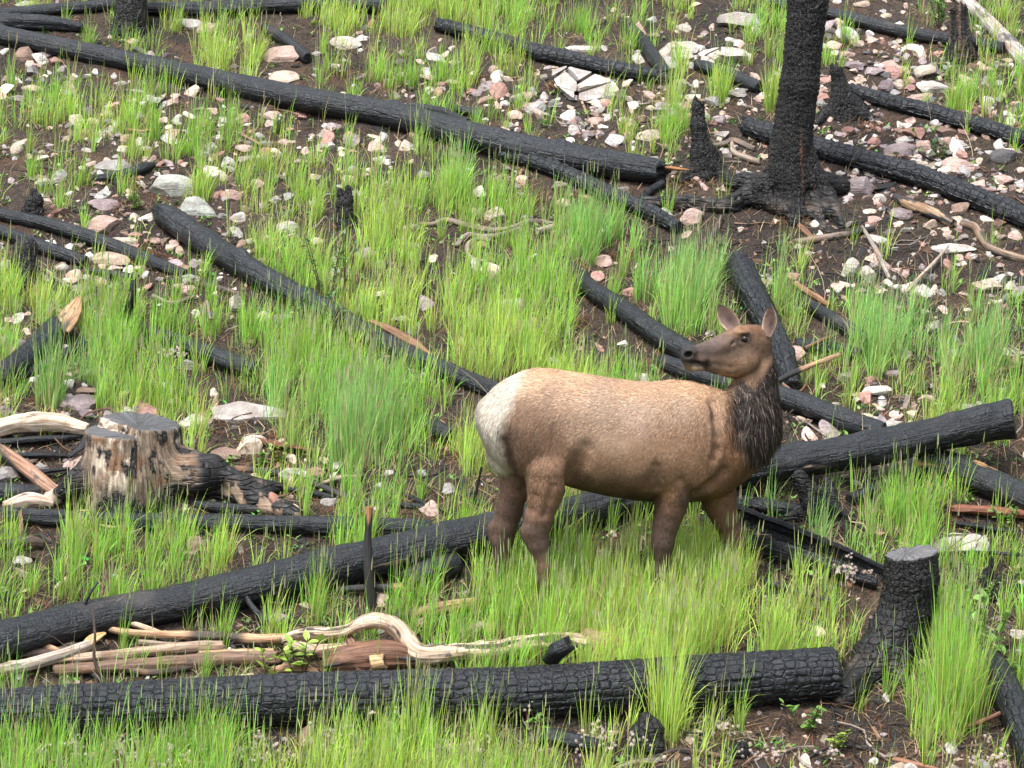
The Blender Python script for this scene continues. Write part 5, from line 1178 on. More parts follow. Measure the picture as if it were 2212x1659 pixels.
# ---------------------------------------------------------------- the elk
def elk():
    y0 = float(on_ground(np.array(1330.), np.array(1296.), 0.0)[1])
    base = on_ground(np.array(1330.), np.array(1296.), 0.0)
    def E(zx, zy, d=0.0):
        return at_depth(np.array(973.3 + .4 * zx), np.array(619.4 + .4 * zy), y0 + d)
    zm = .4 * mpp(E(900, 800))
    def lean(zx):                                # the rump is turned a little toward the viewer
        return np.interp(zx, [140, 1500], [-.14, .15])
    f = Field(E(60, 1900) + np.array([0, -.62, -.05]), E(1860, 60) + np.array([0, .62, .05]), .0095)
    def loft(tab, k, taper=.16, power=2.0):
        tab = np.array(tab, float)
        mid = [E(r_[0], .5 * (r_[1] + r_[2]), r_[4]) for r_ in tab]
        xs = np.array([p[0] for p in mid]); top = np.array([E(r_[0], r_[1], r_[4])[2] for r_ in tab]); bot = np.array([E(r_[0], r_[2], r_[4])[2] for r_ in tab])
        w, yc = tab[:, 3], np.array([p[1] for p in mid])
        o = np.argsort(xs)
        fine = np.linspace(xs.min(), xs.max(), 400)
        def sm(v):
            q = np.interp(fine, xs[o], v[o]); kk = np.hanning(15); kk /= kk.sum()
            return np.convolve(np.pad(q, 7, 'edge'), kk, 'valid')
        T, Bt, W, YC = sm(top), sm(bot), sm(w), sm(yc)
        lo = np.array([xs.min(), (yc - w).min(), bot.min()]) - k - .04; hi = np.array([xs.max(), (yc + w).max(), top.max()]) + k + .04
        s = f.box(lo, hi); X, Y, Z = f.grid(s)
        xc = np.clip(X, fine[0], fine[-1])
        t_, b_, w_, y_ = (np.interp(xc, fine, a) for a in (T, Bt, W, YC))
        a_ = np.maximum((t_ - b_) * .5, .01); c_ = (t_ + b_) * .5
        v = (Z - c_) / a_
        wv = np.maximum(w_ * (1 - taper * np.clip(v, -1, 1)), .01)
        q = (np.abs(v) ** power + np.abs((Y - y_) / wv) ** power) ** (1 / power)
        D = (q - 1) * np.minimum(a_, wv)
        D = np.where(X == xc, D, np.sqrt(np.maximum(D, 0) ** 2 + (X - xc) ** 2))
        f.blend(s, D.astype(np.float32), k)
    L = lean
    body = [(140, 670, 740, .04), (155, 622, 800, .10), (190, 590, 880, .16), (250, 532, 935, .205), (330, 482, 975, .235), (400, 452, 1000, .25), (470, 438, 1020, .26), (550, 443, 1050, .27),
            (700, 466, 1095, .285), (850, 491, 1128, .30), (1000, 511, 1152, .30), (1100, 512, 1160, .29), (1200, 503, 1162, .275), (1300, 510, 1160, .255), (1400, 537, 1150, .225), (1480, 566, 1115, .19), (1540, 610, 1050, .145), (1590, 680, 960, .09)]
    loft([(a, b, c, d, L(a)) for a, b, c, d in body], .04)
    def chain(pts, k=.03, sy=.85):
        for (x1, y1, r1, d1), (x2, y2, r2, d2) in zip(pts[:-1], pts[1:]):
            f.cone(E(x1, y1, d1), E(x2, y2, d2), r1 * zm, r2 * zm, k, sy)
    ln = L(300); lf = L(1250)
    # thighs and shoulders
    f.ell(E(420, 800, ln - .10), np.array([195, 150, 235]) * zm * np.array([1, .8, 1]), .06, rot=-.25)
    f.ell(E(340, 830, ln + .10), np.array([150, 130, 210]) * zm * np.array([1, .8, 1]), .06, rot=-.2)
    f.ell(E(540, 950, ln - .13), np.array([115, 90, 120]) * zm * np.array([1, .8, 1]), .05)
    f.ell(E(1310, 830, lf - .11), np.array([165, 120, 240]) * zm * np.array([1, .8, 1]), .05, rot=.2)
    f.ell(E(1270, 990, lf - .13), np.array([125, 90, 130]) * zm * np.array([1, .8, 1]), .05)
    f.ell(E(1440, 960, lf + .08), np.array([140, 130, 170]) * zm * np.array([1, .9, 1]), .06)
    f.ell(E(1480, 930, lf + .04), np.array([110, 130, 170]) * zm, .06, rot=-.3)
    # near hind leg
    dn = ln - .14
    chain([(520, 1000, 118, dn), (518, 1070, 104, dn), (503, 1150, 84, dn), (476, 1250, 74, dn), (462, 1320, 66, dn), (474, 1395, 54, dn), (492, 1450, 41, dn), (503, 1510, 34, dn), (504, 1610, 33, dn), (506, 1690, 39, dn), (530, 1745, 40, dn - .01), (548, 1790, 44, dn - .02)], .03)
    chain([(470, 1240, 40, dn), (420, 1322, 36, dn), (428, 1350, 34, dn), (480, 1420, 28, dn)], .03, .7)          # point of the hock
    # far hind leg
    df = ln + .15
    chain([(350, 960, 105, df), (352, 1050, 80, df), (345, 1110, 70, df), (318, 1210, 68, df), (290, 1300, 66, df), (280, 1380, 56, df), (282, 1450, 46, df), (284, 1510, 40, df), (283, 1580, 35, df), (285, 1650, 38, df), (305, 1700, 40, df), (320, 1735, 44, df)], .03)
    chain([(300, 1230, 36, df), (236, 1308, 34, df), (246, 1345, 34, df), (275, 1420, 30, df)], .03, .7)
    # near foreleg
    dn = lf - .13
    chain([(1235, 960, 122, dn + .02), (1218, 1050, 102, dn), (1202, 1130, 90, dn), (1186, 1200, 80, dn), (1165, 1280, 68, dn), (1150, 1350, 60, dn), (1145, 1400, 56, dn), (1141, 1450, 42, dn), (1137, 1510, 33, dn), (1130, 1620, 31, dn), (1128, 1710, 37, dn), (1148, 1760, 40, dn), (1165, 1800, 44, dn)], .03)
    f.ell(E(1150, 1020, dn - .02), np.array([38, 40, 50]) * zm, .04)                                              # elbow
    # far foreleg, stepping forward
    df = lf + .20
    chain([(1420, 1030, 110, df - .04), (1440, 1110, 98, df), (1456, 1180, 84, df), (1486, 1260, 68, df), (1520, 1350, 54, df), (1545, 1400, 48, df), (1560, 1450, 40, df), (1575, 1510, 31, df), (1590, 1590, 28, df), (1600, 1650, 34, df), (1620, 1690, 38, df), (1638, 1725, 42, df)], .035)
    # neck
    dk = lf + .06
    chain([(1440, 840, 205, dk - .02), (1520, 800, 195, dk + .02), (1585, 740, 172, dk + .05), (1618, 660, 145, dk + .07), (1640, 570, 115, dk + .09), (1652, 480, 92, dk + .10), (1662, 390, 82, dk + .11)], .07, .72)
    chain([(1640, 640, 110, dk + .06), (1660, 760, 105, dk + .06), (1620, 870, 95, dk + .05), (1550, 980, 80, dk + .03)], .06, .6)
    # head, turned back over the body and a little toward the viewer
    H = dk + .12
    def hy(zx): return np.interp(zx, [1245, 1690], [H - .22, H])
    head = [(1246, 352, 400, .030), (1262, 336, 428, .044), (1300, 322, 448, .050), (1350, 304, 452, .052), (1400, 284, 462, .056), (1450, 255, 478, .066), (1500, 230, 489, .080), (1550, 211, 494, .094), (1600, 204, 492, .102), (1650, 204, 470, .098), (1700, 217, 420, .085), (1732, 258, 360, .055)]
    loft([(a, b, c, d, hy(a)) for a, b, c, d in head], .022, taper=-.05, power=2.25)
    def hn(zx, zy, side=1.0):                     # point on the near side of the head
        w = np.interp(zx, [r_[0] for r_ in head], [r_[3] for r_ in head]); return E(zx, zy, hy(zx) - w * side)
    f.ell(hn(1560, 405, .55), np.array([105, 45, 70]) * zm, .03)                 # cheek
    f.ell(hn(1570, 246, .80), np.array([44, 18, 12]) * zm, .018, rot=-.05)         # brow
    f.ell(E(1572, 255, hy(1572) + .085), np.array([48, 22, 16]) * zm, .018)
    f.ell(hn(1440, 330, .5), np.array([95, 30, 34]) * zm, .03, rot=.3)           # nasal side
    f.ell(E(1290, 352, hy(1290)), np.array([46, 54, 34]) * zm, .012)             # nose pad
    f.ell(hn(1330, 395, .55), np.array([62, 24, 26]) * zm, .015)                 # upper lip
    f.ell(E(1312, 437, hy(1312)), np.array([52, 34, 20]) * zm, .012)             # chin
    # hollows
    f.ell(hn(1578, 284, 1.0), np.array([31, 11, 20]) * zm, .009, carve=True)
    f.ell(hn(1524, 305, 1.0), np.array([20, 9, 7]) * zm, .010, rot=.7, carve=True)
    f.ell(hn(1285, 366, .95), np.array([24, 20, 16]) * zm, .006, rot=.3, carve=True)
    for a, b in (((1262, 406), (1300, 410)), ((1300, 410), (1340, 410)), ((1340, 410), (1384, 424))):
        f.cone(hn(*a, 1.0), hn(*b, 1.0), 8 * zm, 8 * zm, .006, carve=True)
    f.cone(hn(1420, 420, 1.05), hn(1520, 440, 1.1), 9 * zm, 12 * zm, .02, carve=True)
    # muscle grooves, cut a little way into whatever surface is there
    F0 = f.F.copy()
    def skin(zx, zy):
        for d in np.arange(-.55, .45, .004):
            p = E(zx, zy, d); i = np.round((p - f.lo) / f.h).astype(int)
            if (i >= 0).all() and (i < f.n).all() and F0[tuple(i)] < 0: return d
        return .0
    def groove(pts, r=14, deep=.4, k=.03):
        q = [(x, y, skin(x, y) - r * zm * (1 - deep)) for x, y in pts]
        q = [E(*t) for t in q]
        for a, b in zip(q[:-1], q[1:]): f.cone(a, b, r * zm, r * zm, k, carve=True)
    groove([(1418, 620), (1438, 710), (1450, 800), (1446, 880), (1430, 930)], 18, .28, .04)
    groove([(1116, 980), (1112, 1030), (1113, 1090)], 20, .25, .045)
    groove([(730, 880), (700, 950), (672, 1010), (652, 1050)], 28, .17, .07)
    groove([(1330, 1120), (1400, 1080), (1480, 1000)], 20, .2, .05)
    groove([(1122, 985), (1142, 1008), (1152, 1045)], 9, .6, .012)
    groove([(1250, 1050), (1286, 1105), (1296, 1160)], 16, .25, .035)
    groove([(280, 830), (306, 920), (345, 1010), (395, 1095)], 14, .38, .035)
    groove([(552, 1080), (536, 1150), (508, 1240)], 12, .22, .03)
    groove([(448, 1130), (430, 1210), (412, 1280)], 12, .22, .03)
    groove([(1556, 620), (1578, 740), (1566, 860)], 26, .15, .06)
    f.F[0] = f.F[-1] = 1; f.F[:, 0] = f.F[:, -1] = 1; f.F[:, :, 0] = f.F[:, :, -1] = 1
    V, Q = f.mesh(); N = vert_normals(V, Q)

    # ---- coat colours by place, with the lit back and shaded belly painted in
    def zc(P):
        px, py = project(P); return (px - 973.3) / .4, (py - 619.4) / .4
    A = [  # zx, zy, linear rgb
        (450, 470, .46, .29, .17), (700, 490, .45, .285, .17), (1000, 535, .44, .27, .155), (1250, 530, .46, .28, .155), (1400, 560, .40, .24, .13),  # along the back: tan coat, lightened by painted top light
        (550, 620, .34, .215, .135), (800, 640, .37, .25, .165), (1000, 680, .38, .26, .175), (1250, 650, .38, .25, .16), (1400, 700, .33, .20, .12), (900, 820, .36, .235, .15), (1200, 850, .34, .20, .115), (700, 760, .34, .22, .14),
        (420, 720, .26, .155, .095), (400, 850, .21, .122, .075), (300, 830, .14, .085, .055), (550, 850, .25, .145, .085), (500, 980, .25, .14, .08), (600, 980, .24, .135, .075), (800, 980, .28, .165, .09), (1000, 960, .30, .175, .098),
        (720, 1060, .12, .07, .04), (850, 1110, .10, .058, .034), (1000, 1140, .075, .044, .028), (1100, 1150, .08, .046, .03), (1050, 1060, .17, .095, .052),  # belly: brown coat, darkened by painted shade
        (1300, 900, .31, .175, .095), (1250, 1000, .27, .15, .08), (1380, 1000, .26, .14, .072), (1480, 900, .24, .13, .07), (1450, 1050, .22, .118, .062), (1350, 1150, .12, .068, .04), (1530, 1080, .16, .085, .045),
        (1190, 1110, .25, .14, .08), (1200, 1180, .17, .10, .065), (1160, 1300, .12, .078, .058), (1140, 1420, .10, .068, .054), (1130, 1600, .08, .055, .045), (1260, 1150, .11, .068, .048),  # near foreleg; the last anchor paints shade on its right side
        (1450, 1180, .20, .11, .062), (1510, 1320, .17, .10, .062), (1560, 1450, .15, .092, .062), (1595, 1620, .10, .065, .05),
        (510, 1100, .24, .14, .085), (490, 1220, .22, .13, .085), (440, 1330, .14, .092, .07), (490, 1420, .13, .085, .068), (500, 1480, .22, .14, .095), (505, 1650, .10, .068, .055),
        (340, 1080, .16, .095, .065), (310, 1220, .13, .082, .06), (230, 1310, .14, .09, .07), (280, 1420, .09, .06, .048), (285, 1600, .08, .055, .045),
        (1660, 520, .17, .10, .06), (1600, 430, .28, .165, .09), (1680, 400, .25, .145, .08), (1720, 340, .16, .095, .06), (1600, 470, .30, .18, .095), (1500, 450, .24, .14, .08), (1480, 480, .30, .165, .075), (1420, 400, .19, .12, .08),
        (1580, 225, .25, .13, .065), (1660, 220, .20, .10, .05), (1560, 250, .34, .19, .095), (1650, 290, .20, .115, .066), (1600, 330, .20, .12, .075), (1530, 330, .16, .10, .07), (1480, 270, .16, .105, .08), (1500, 240, .23, .135, .08), (1420, 310, .135, .095, .08), (1350, 330, .11, .08, .07),
        (1290, 335, .045, .042, .044), (1260, 370, .035, .033, .036), (1320, 370, .10, .066, .052), (1350, 395, .12, .075, .06), (1280, 395, .05, .042, .04), (1400, 440, .15, .095, .065), (1320, 440, .42, .33, .20), (1285, 432, .20, .14, .085), (1355, 442, .40, .30, .18), (1362, 425, .03, .025, .022), (1375, 432, .03, .025, .022), (1330, 422, .10, .07, .05), (1300, 411, .012, .01, .009), (1340, 412, .012, .01, .009), (1380, 422, .012, .01, .009), (1285, 366, .008, .007, .007), (1320, 408, .012, .01, .009), (1578, 304, .07, .045, .032), (1548, 292, .07, .045, .032), (1606, 284, .08, .05, .035), (1576, 264, .10, .06, .04)]
    A = np.array(A)
    def colour(P, mane=False):
        zx, zy = zc(P)
        d2 = (zx[:, None] - A[:, 0]) ** 2 + (zy[:, None] - A[:, 1]) ** 2
        w = 1 / (d2 + 60.0) ** 2
        # anchors on the head do not bleed onto the body and the other way round
        hd = (A[:, 0] > 1240) & (A[:, 1] < 530) & ~((A[:, 0] < 1420) & (A[:, 1] > 500))
        onh = (zy < 470 + (zx > 1560) * 60) & (zx > 1235)
        w = w * np.where(onh[:, None] == hd[None], 1, .0005)
        c = (w @ A[:, 2:]) / w.sum(1)[:, None]
        n1 = fbm(P[:, 0] * 9, P[:, 1] * 9, P[:, 2] * 9, 3, 55)
        n2 = fbm(P[:, 0] * 45, P[:, 1] * 45, P[:, 2] * 20, 3, 57)
        # neck mane
        edge = np.interp(zy, [470, 500, 560, 640, 720, 800, 870, 930, 1000], [1600, 1540, 1505, 1500, 1525, 1560, 1600, 1640, 1700]) + 30 * n1
        low = np.interp(zx, [1500, 1580, 1640, 1700, 1780], [470, 500, 545, 470, 330])
        mn = sstep(-85, 60, zx - edge + 30 * n2) * sstep(-25, 25, zy - low) * (1 - sstep(880, 960, zy)) * (zx > 1480)
        if mane: return mn
        c = mixcol(c, mn * .96, (.030, .023, .020))
        sd_ = sstep(0, 1, (zx - 1560) / 120) * sstep(860, 940, zy) * (1 - sstep(940, 1060, zy)) * (zx < 1760)
        c = mixcol(c, sd_ * .6, (.10, .06, .04))
        # pale rump patch with a dark border
        rb = np.interp(zy, [430, 480, 560, 640, 720, 780, 860, 930, 1000, 1080], [440, 405, 370, 335, 300, 268, 262, 285, 318, 340]) + 16 * n1
        rp = (1 - sstep(-40, 38, zx - rb + 22 * n2)) * (1 - sstep(985, 1050, zy))
        db = np.exp(-((zx - rb - 32) / 26) ** 2) * sstep(735, 790, zy) * (1 - sstep(920, 1010, zy))
        c = mixcol(c, db * .8, (.07, .042, .028))
        c = mixcol(c, rp * .96, (.60, .54, .44))
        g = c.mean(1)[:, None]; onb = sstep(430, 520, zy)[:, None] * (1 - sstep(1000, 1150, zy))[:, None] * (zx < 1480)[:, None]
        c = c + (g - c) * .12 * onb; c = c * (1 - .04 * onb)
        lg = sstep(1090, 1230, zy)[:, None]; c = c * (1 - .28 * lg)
        hdm = (sstep(1235, 1260, zx) * (1 - sstep(500, 560, zy)) * (zx > 1240))[:, None]; hdm = hdm * ((zy < 470 + (zx > 1560) * 60))[:, None]
        g = c.mean(1)[:, None]; c = (c + (g - c) * .14 * hdm) * (1 - .14 * hdm)
        mot = fbm(P[:, 0] * 5, P[:, 1] * 5, P[:, 2] * 7, 3, 58)
        return c * (1 + .16 * n1 + .14 * mot)[:, None]
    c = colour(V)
    root = empty('elk', base); tag(root, 'brown cow elk with pale rump standing in grass, head turned back', 'elk')
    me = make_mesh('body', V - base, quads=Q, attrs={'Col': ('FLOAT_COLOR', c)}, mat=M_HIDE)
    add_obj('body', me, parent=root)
    bvh = BVHTree.FromPolygons([tuple(v) for v in V], [tuple(q) for q in Q])

    # ---- coat: short hairs laid along the body
    FL = np.array([(200, 600, -.5, -1), (300, 900, .2, -1), (450, 480, -1, -.1), (700, 520, -1, -.25), (1000, 560, -1, -.35), (1300, 560, -1, -.4), (600, 800, -.8, -.8), (900, 850, -1, -.55), (1200, 850, -.7, -.8), (850, 1080, -1, -.4), (1400, 800, -.4, -1), (500, 1050, -.2, -1), (480, 1300, 0, -1), (300, 1300, 0, -1), (1160, 1250, 0, -1), (1500, 1280, .2, -1),
                   (1600, 700, -.1, -1), (1720, 700, .1, -1), (1560, 900, -.25, -1), (1650, 500, .1, -1), (1270, 370, 1, -.1), (1400, 330, 1, -.25), (1500, 250, 1, 0), (1600, 230, 1, 0), (1550, 400, .8, -.6), (1650, 380, .6, -.9), (1450, 470, 1, -.2), (1320, 430, 1, -.1)], float)
    tri = np.concatenate([Q[:, [0, 1, 2]], Q[:, [0, 2, 3]]])
    a_, b_, c_ = V[tri[:, 0]], V[tri[:, 1]], V[tri[:, 2]]
    ar = np.linalg.norm(np.cross(b_ - a_, c_ - a_), axis=1)
    def sample(n, wt=None):
        w = ar * (wt if wt is not None else 1); w = w / w.sum()
        k = rng.choice(len(tri), n, p=w)
        u, v = rng.random(n), rng.random(n); m = u + v > 1; u[m], v[m] = 1 - u[m], 1 - v[m]
        P = a_[k] + u[:, None] * (b_[k] - a_[k]) + v[:, None] * (c_[k] - a_[k])
        Nn = N[tri[k, 0]] * (1 - u - v)[:, None] + N[tri[k, 1]] * u[:, None] + N[tri[k, 2]] * v[:, None]
        return P, Nn / np.linalg.norm(Nn, axis=1)[:, None]
    def hairs(name, P, Nn, ln_, wd_, lift, jit, cjit, cols, mat, nmix=.85, curl=0.0, swirl=.45):
        n = len(P); zx, zy = zc(P)
        d2 = (zx[:, None] - FL[:, 0]) ** 2 + (zy[:, None] - FL[:, 1]) ** 2; w = 1 / (d2 + 400) ** 1.5
        fl = (w @ FL[:, 2:]) / w.sum(1)[:, None]
        D = np.stack([fl[:, 0], np.zeros(n), fl[:, 1]], 1)
        # wet locks: neighbouring hairs swing together
        sw = fbm(P[:, 0] * 16, P[:, 1] * 16, P[:, 2] * 16, 2, 91)
        D += jit * rng.normal(size=(n, 3)) + (sw * swirl)[:, None] * np.array([.5, 0, -.8])
        D -= Nn * (D * Nn).sum(1)[:, None]; D /= np.linalg.norm(D, axis=1)[:, None] + 1e-9
        S = np.cross(Nn, D)
        lf_ = lift[:, None] if np.ndim(lift) else lift
        p0 = P - Nn * .002; p1 = P + D * (ln_ * .55)[:, None] + Nn * (ln_ * .55)[:, None] * lf_; p2 = P + D * ln_[:, None] + Nn * (ln_[:, None] * lf_ * .8) + np.array([0, 0, -1.0]) * (ln_ * curl)[:, None]
        hw = (wd_ * .5)[:, None] * S
        VV = np.stack([p0 - hw, p0 + hw, p1 + hw * .8, p1 - hw * .8, p2], 1).reshape(-1, 3)
        i = np.arange(n) * 5
        q = np.stack([i + 3, i + 2, i + 1, i], 1); t = np.stack([i + 4, i + 2, i + 3], 1)
        cc = cols * np.exp(cjit * rng.normal(size=(n, 1)))
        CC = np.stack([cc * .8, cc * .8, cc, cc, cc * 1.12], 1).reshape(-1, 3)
        me = make_mesh(name, VV - base, quads=q, tris=t, attrs={'Col': ('FLOAT_COLOR', CC)}, mat=mat)
        nn = Nn * nmix + (1 - nmix) * rng.normal(size=(n, 3)); 
        nn = nn + (D * .25) ; nn /= np.linalg.norm(nn, axis=1)[:, None]
        me.normals_split_custom_set_from_vertices(np.repeat(nn, 5, 0).tolist())
        return add_obj(name, me, parent=root)
    P, Nn = sample(105000); zx, zy = zc(P)
    onhead = (zy < 480) & (zx > 1235); leg = zy > 1180
    keep = ~(onhead & (((zx - 1578) / 34) ** 2 + ((zy - 284) / 24) ** 2 < 1)) & ~(onhead & (zx < 1310) & (zy < 400))
    P, Nn, zx, zy, onhead, leg = P[keep], Nn[keep], zx[keep], zy[keep], onhead[keep], leg[keep]
    rump = (zx < 330) & (zy < 960)
    ln_ = np.where(onhead, .012, np.where(leg, .013, np.where(zy < 800, .027, .020))) * rng.uniform(.7, 1.3, len(P)); ln_ = np.where(rump, ln_ * 1.4, ln_)
    wd_ = np.where(onhead, .0034, np.where(leg, .0034, .0048)) * rng.uniform(.7, 1.2, len(P))
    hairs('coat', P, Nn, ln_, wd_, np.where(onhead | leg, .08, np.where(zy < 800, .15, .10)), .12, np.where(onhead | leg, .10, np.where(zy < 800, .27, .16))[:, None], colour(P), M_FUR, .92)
    # long neck mane
    mw = colour((a_ + b_ + c_) / 3, True) ** 1.3
    P, Nn = sample(6500, mw + 1e-9); zx, zy = zc(P)
    cm = np.where(rng.random((len(P), 1)) < .16, np.array([[.15, .118, .095]]), np.array([[.026, .020, .017]])) * rng.uniform(.6, 1.4, (len(P), 1))
    bw = (colour(P, True) * rng.uniform(.6, 1.3, len(P)))[:, None].clip(0, 1)
    cm = cm * bw + colour(P) * (1 - bw)
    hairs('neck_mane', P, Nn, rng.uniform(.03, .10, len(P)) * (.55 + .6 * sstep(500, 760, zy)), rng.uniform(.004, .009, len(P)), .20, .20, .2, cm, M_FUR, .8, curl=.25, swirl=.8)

    # ---- ears
    def ear(bz, tz, dep, face, width, label, cup=.55):
        p0, p1 = E(*bz, dep[0]), E(*tz, dep[1])
        Ax = p1 - p0; Ln = np.linalg.norm(Ax); Ax /= Ln
        Fc = np.array(face, float); Fc -= Ax * (Fc @ Ax); Fc /= np.linalg.norm(Fc); S = np.cross(Ax, Fc)
        s = np.linspace(0, 1, 22); t = np.linspace(-1, 1, 15)
        Sg, Tg = np.meshgrid(s, t, indexing='ij')
        wv = width * (np.sin(math.pi * np.clip(Sg * .80 + .20, 0, 1) ** 1.15)) ** .75
        cupv = cup * (1 - Sg * .55)
        def surf(off):
            return p0 + Ax * (Ln * Sg)[..., None] + S * (wv * np.sin(Tg * 1.25) / .95)[..., None] + Fc * (wv * cupv * (1 - np.cos(Tg * 1.4)) + off - .02 * np.sin(Sg * math.pi))[..., None]
        Vi, Vo = surf(.0), surf(-.007)
        k = np.arange(22 * 15).reshape(22, 15); kk = k + 22 * 15
        q = [np.stack([k[:-1, :-1], k[:-1, 1:], k[1:, 1:], k[1:, :-1]], -1).reshape(-1, 4), np.stack([kk[:-1, :-1], kk[1:, :-1], kk[1:, 1:], kk[:-1, 1:]], -1).reshape(-1, 4)]
        for e in (0, -1): q.append(np.stack([k[:-1, e], k[1:, e], kk[1:, e], kk[:-1, e]], -1))
        VV = np.concatenate([Vi.reshape(-1, 3), Vo.reshape(-1, 3)])
        n1 = fbm(VV[:, 0] * 60, VV[:, 1] * 60, VV[:, 2] * 60, 3, 3)
        rim = np.concatenate([np.abs(Tg).ravel()] * 2); sg = np.concatenate([Sg.ravel()] * 2)
        ci = np.tile([.125, .08, .065], (330, 1)); cO = np.tile([.10, .07, .058], (330, 1))
        cc = np.concatenate([ci, cO])
        cc = mixcol(cc, np.concatenate([np.exp(-((Tg.ravel() - .1) / .35) ** 2 - ((Sg.ravel() - .4) / .28) ** 2), np.zeros(330)]) * .9, (.035, .022, .018))
        cc = mixcol(cc, sstep(.6, .95, rim) * (1 - sstep(.75, 1, sg)) * .8, (.40, .29, .21))
        cc = mixcol(cc, sstep(.82, 1, sg) * .7, (.05, .035, .03))
        cc = cc * (1 + .5 * n1)[:, None]
        me = make_mesh('ear', VV - base, quads=np.concatenate(q), attrs={'Col': ('FLOAT_COLOR', cc)}, mat=M_FUR)
        add_obj('ear', me, parent=root)
        # fringe of hairs
        n = 420; si, ti = rng.random(n), rng.uniform(-1, 1, n)
        i_, j_ = (si * 20).astype(int), ((ti + 1) * 7).astype(int)
        Pp = Vi[i_, j_] * .5 + Vo[i_, j_] * .5
        return Pp
    ear((1712, 268), (1730, 102), (hy(1690) - .085, hy(1690) - .10), (-.70, -.72, .05), .056, 'near')
    ear((1545, 236), (1443, 98), (hy(1560) + .085, hy(1560) + .13), (-.12, -1.0, .10), .058, 'far')

    # ---- eyes
    def eye(pos):
        v, t = ICO[3]; v = v * np.array([.034, .012, .0215])
        ro = R(28); v = np.stack([v[:, 0] * math.cos(ro) + v[:, 1] * math.sin(ro), -v[:, 0] * math.sin(ro) + v[:, 1] * math.cos(ro), v[:, 2]], 1)
        m, n, l, b = new_mat('eye'); b.inputs['Base Color'].default_value = (.012, .008, .006, 1); b.inputs['Roughness'].default_value = .18; b.inputs['Specular IOR Level'].default_value = .3
        return add_obj('eye', make_mesh('eye', v, tris=t, mat=m), parent=root, loc=pos - base)
    d = ray(973.3 + .4 * 1578, 619.4 + .4 * 284); d /= np.linalg.norm(d)
    hit = bvh.ray_cast(Vector(CAM), Vector(d))
    if hit[0] is not None: eye(np.array(hit[0]) + d * .004)
    eye(E(1560, 284, hy(1578) + .098))
elk()
# ---------------------------------------------------------------- loose stones, gravel, litter, plants, grass
BL_ = np.array(BLOCK)
GX0, GY0, GS = -9.0, -6.0, .02
GN = (900, 1000)
occ = np.zeros(GN, bool)
for bx, by, br in BL_:
    i0, i1 = int((bx - br - GX0) / GS), int((bx + br - GX0) / GS) + 1; j0, j1 = int((by - br - GY0) / GS), int((by + br - GY0) / GS) + 1
    if i1 < 0 or j1 < 0 or i0 >= GN[0] or j0 >= GN[1]: continue
    i0, j0 = max(i0, 0), max(j0, 0); i1, j1 = min(i1, GN[0]), min(j1, GN[1])
    gi, gj = np.meshgrid(np.arange(i0, i1), np.arange(j0, j1), indexing='ij')
    m = (GX0 + gi * GS - bx) ** 2 + (GY0 + gj * GS - by) ** 2 < br * br
    occ[i0:i1, j0:j1] |= m
def blocked(x, y):
    i = np.clip(((x - GX0) / GS).astype(int), 0, GN[0] - 1); j = np.clip(((y - GY0) / GS).astype(int), 0, GN[1] - 1)
    return occ[i, j]

# how thickly grass roots in each 100-pixel patch of hillside, row by row from the top of the slope
GRID = """
2235667788877653503334
4565664666674344561244
5567644543234562300155
5545656658644310000121
4321435666744753100000
5311146666777777641001
8665666577777787532232
6788888765888655237886
5578877999975555522346
1002658998865544543246
1111232443344446555663
5566666566443455534663
5676655766789998433343
2223356778999985565486
3233333324678986565295
5666664466622674122682
7788766567522331011222
6667776556543333222222
6666666555555444333333""".split()
GR = np.array([[int(ch) for ch in row.ljust(22, row[-1])[:22]] for row in GRID], float)
def grass_density(px, py):
    gx = np.clip(px / 100 - .5, 0, 20.999); gy = np.clip(py / 100 - .5, 0, 17.999)
    i, j = gx.astype(int), gy.astype(int); fx, fy = gx - i, gy - j
    return (GR[j, i] * (1 - fx) * (1 - fy) + GR[j, i + 1] * fx * (1 - fy) + GR[j + 1, i] * (1 - fx) * fy + GR[j + 1, i + 1] * fx * fy)

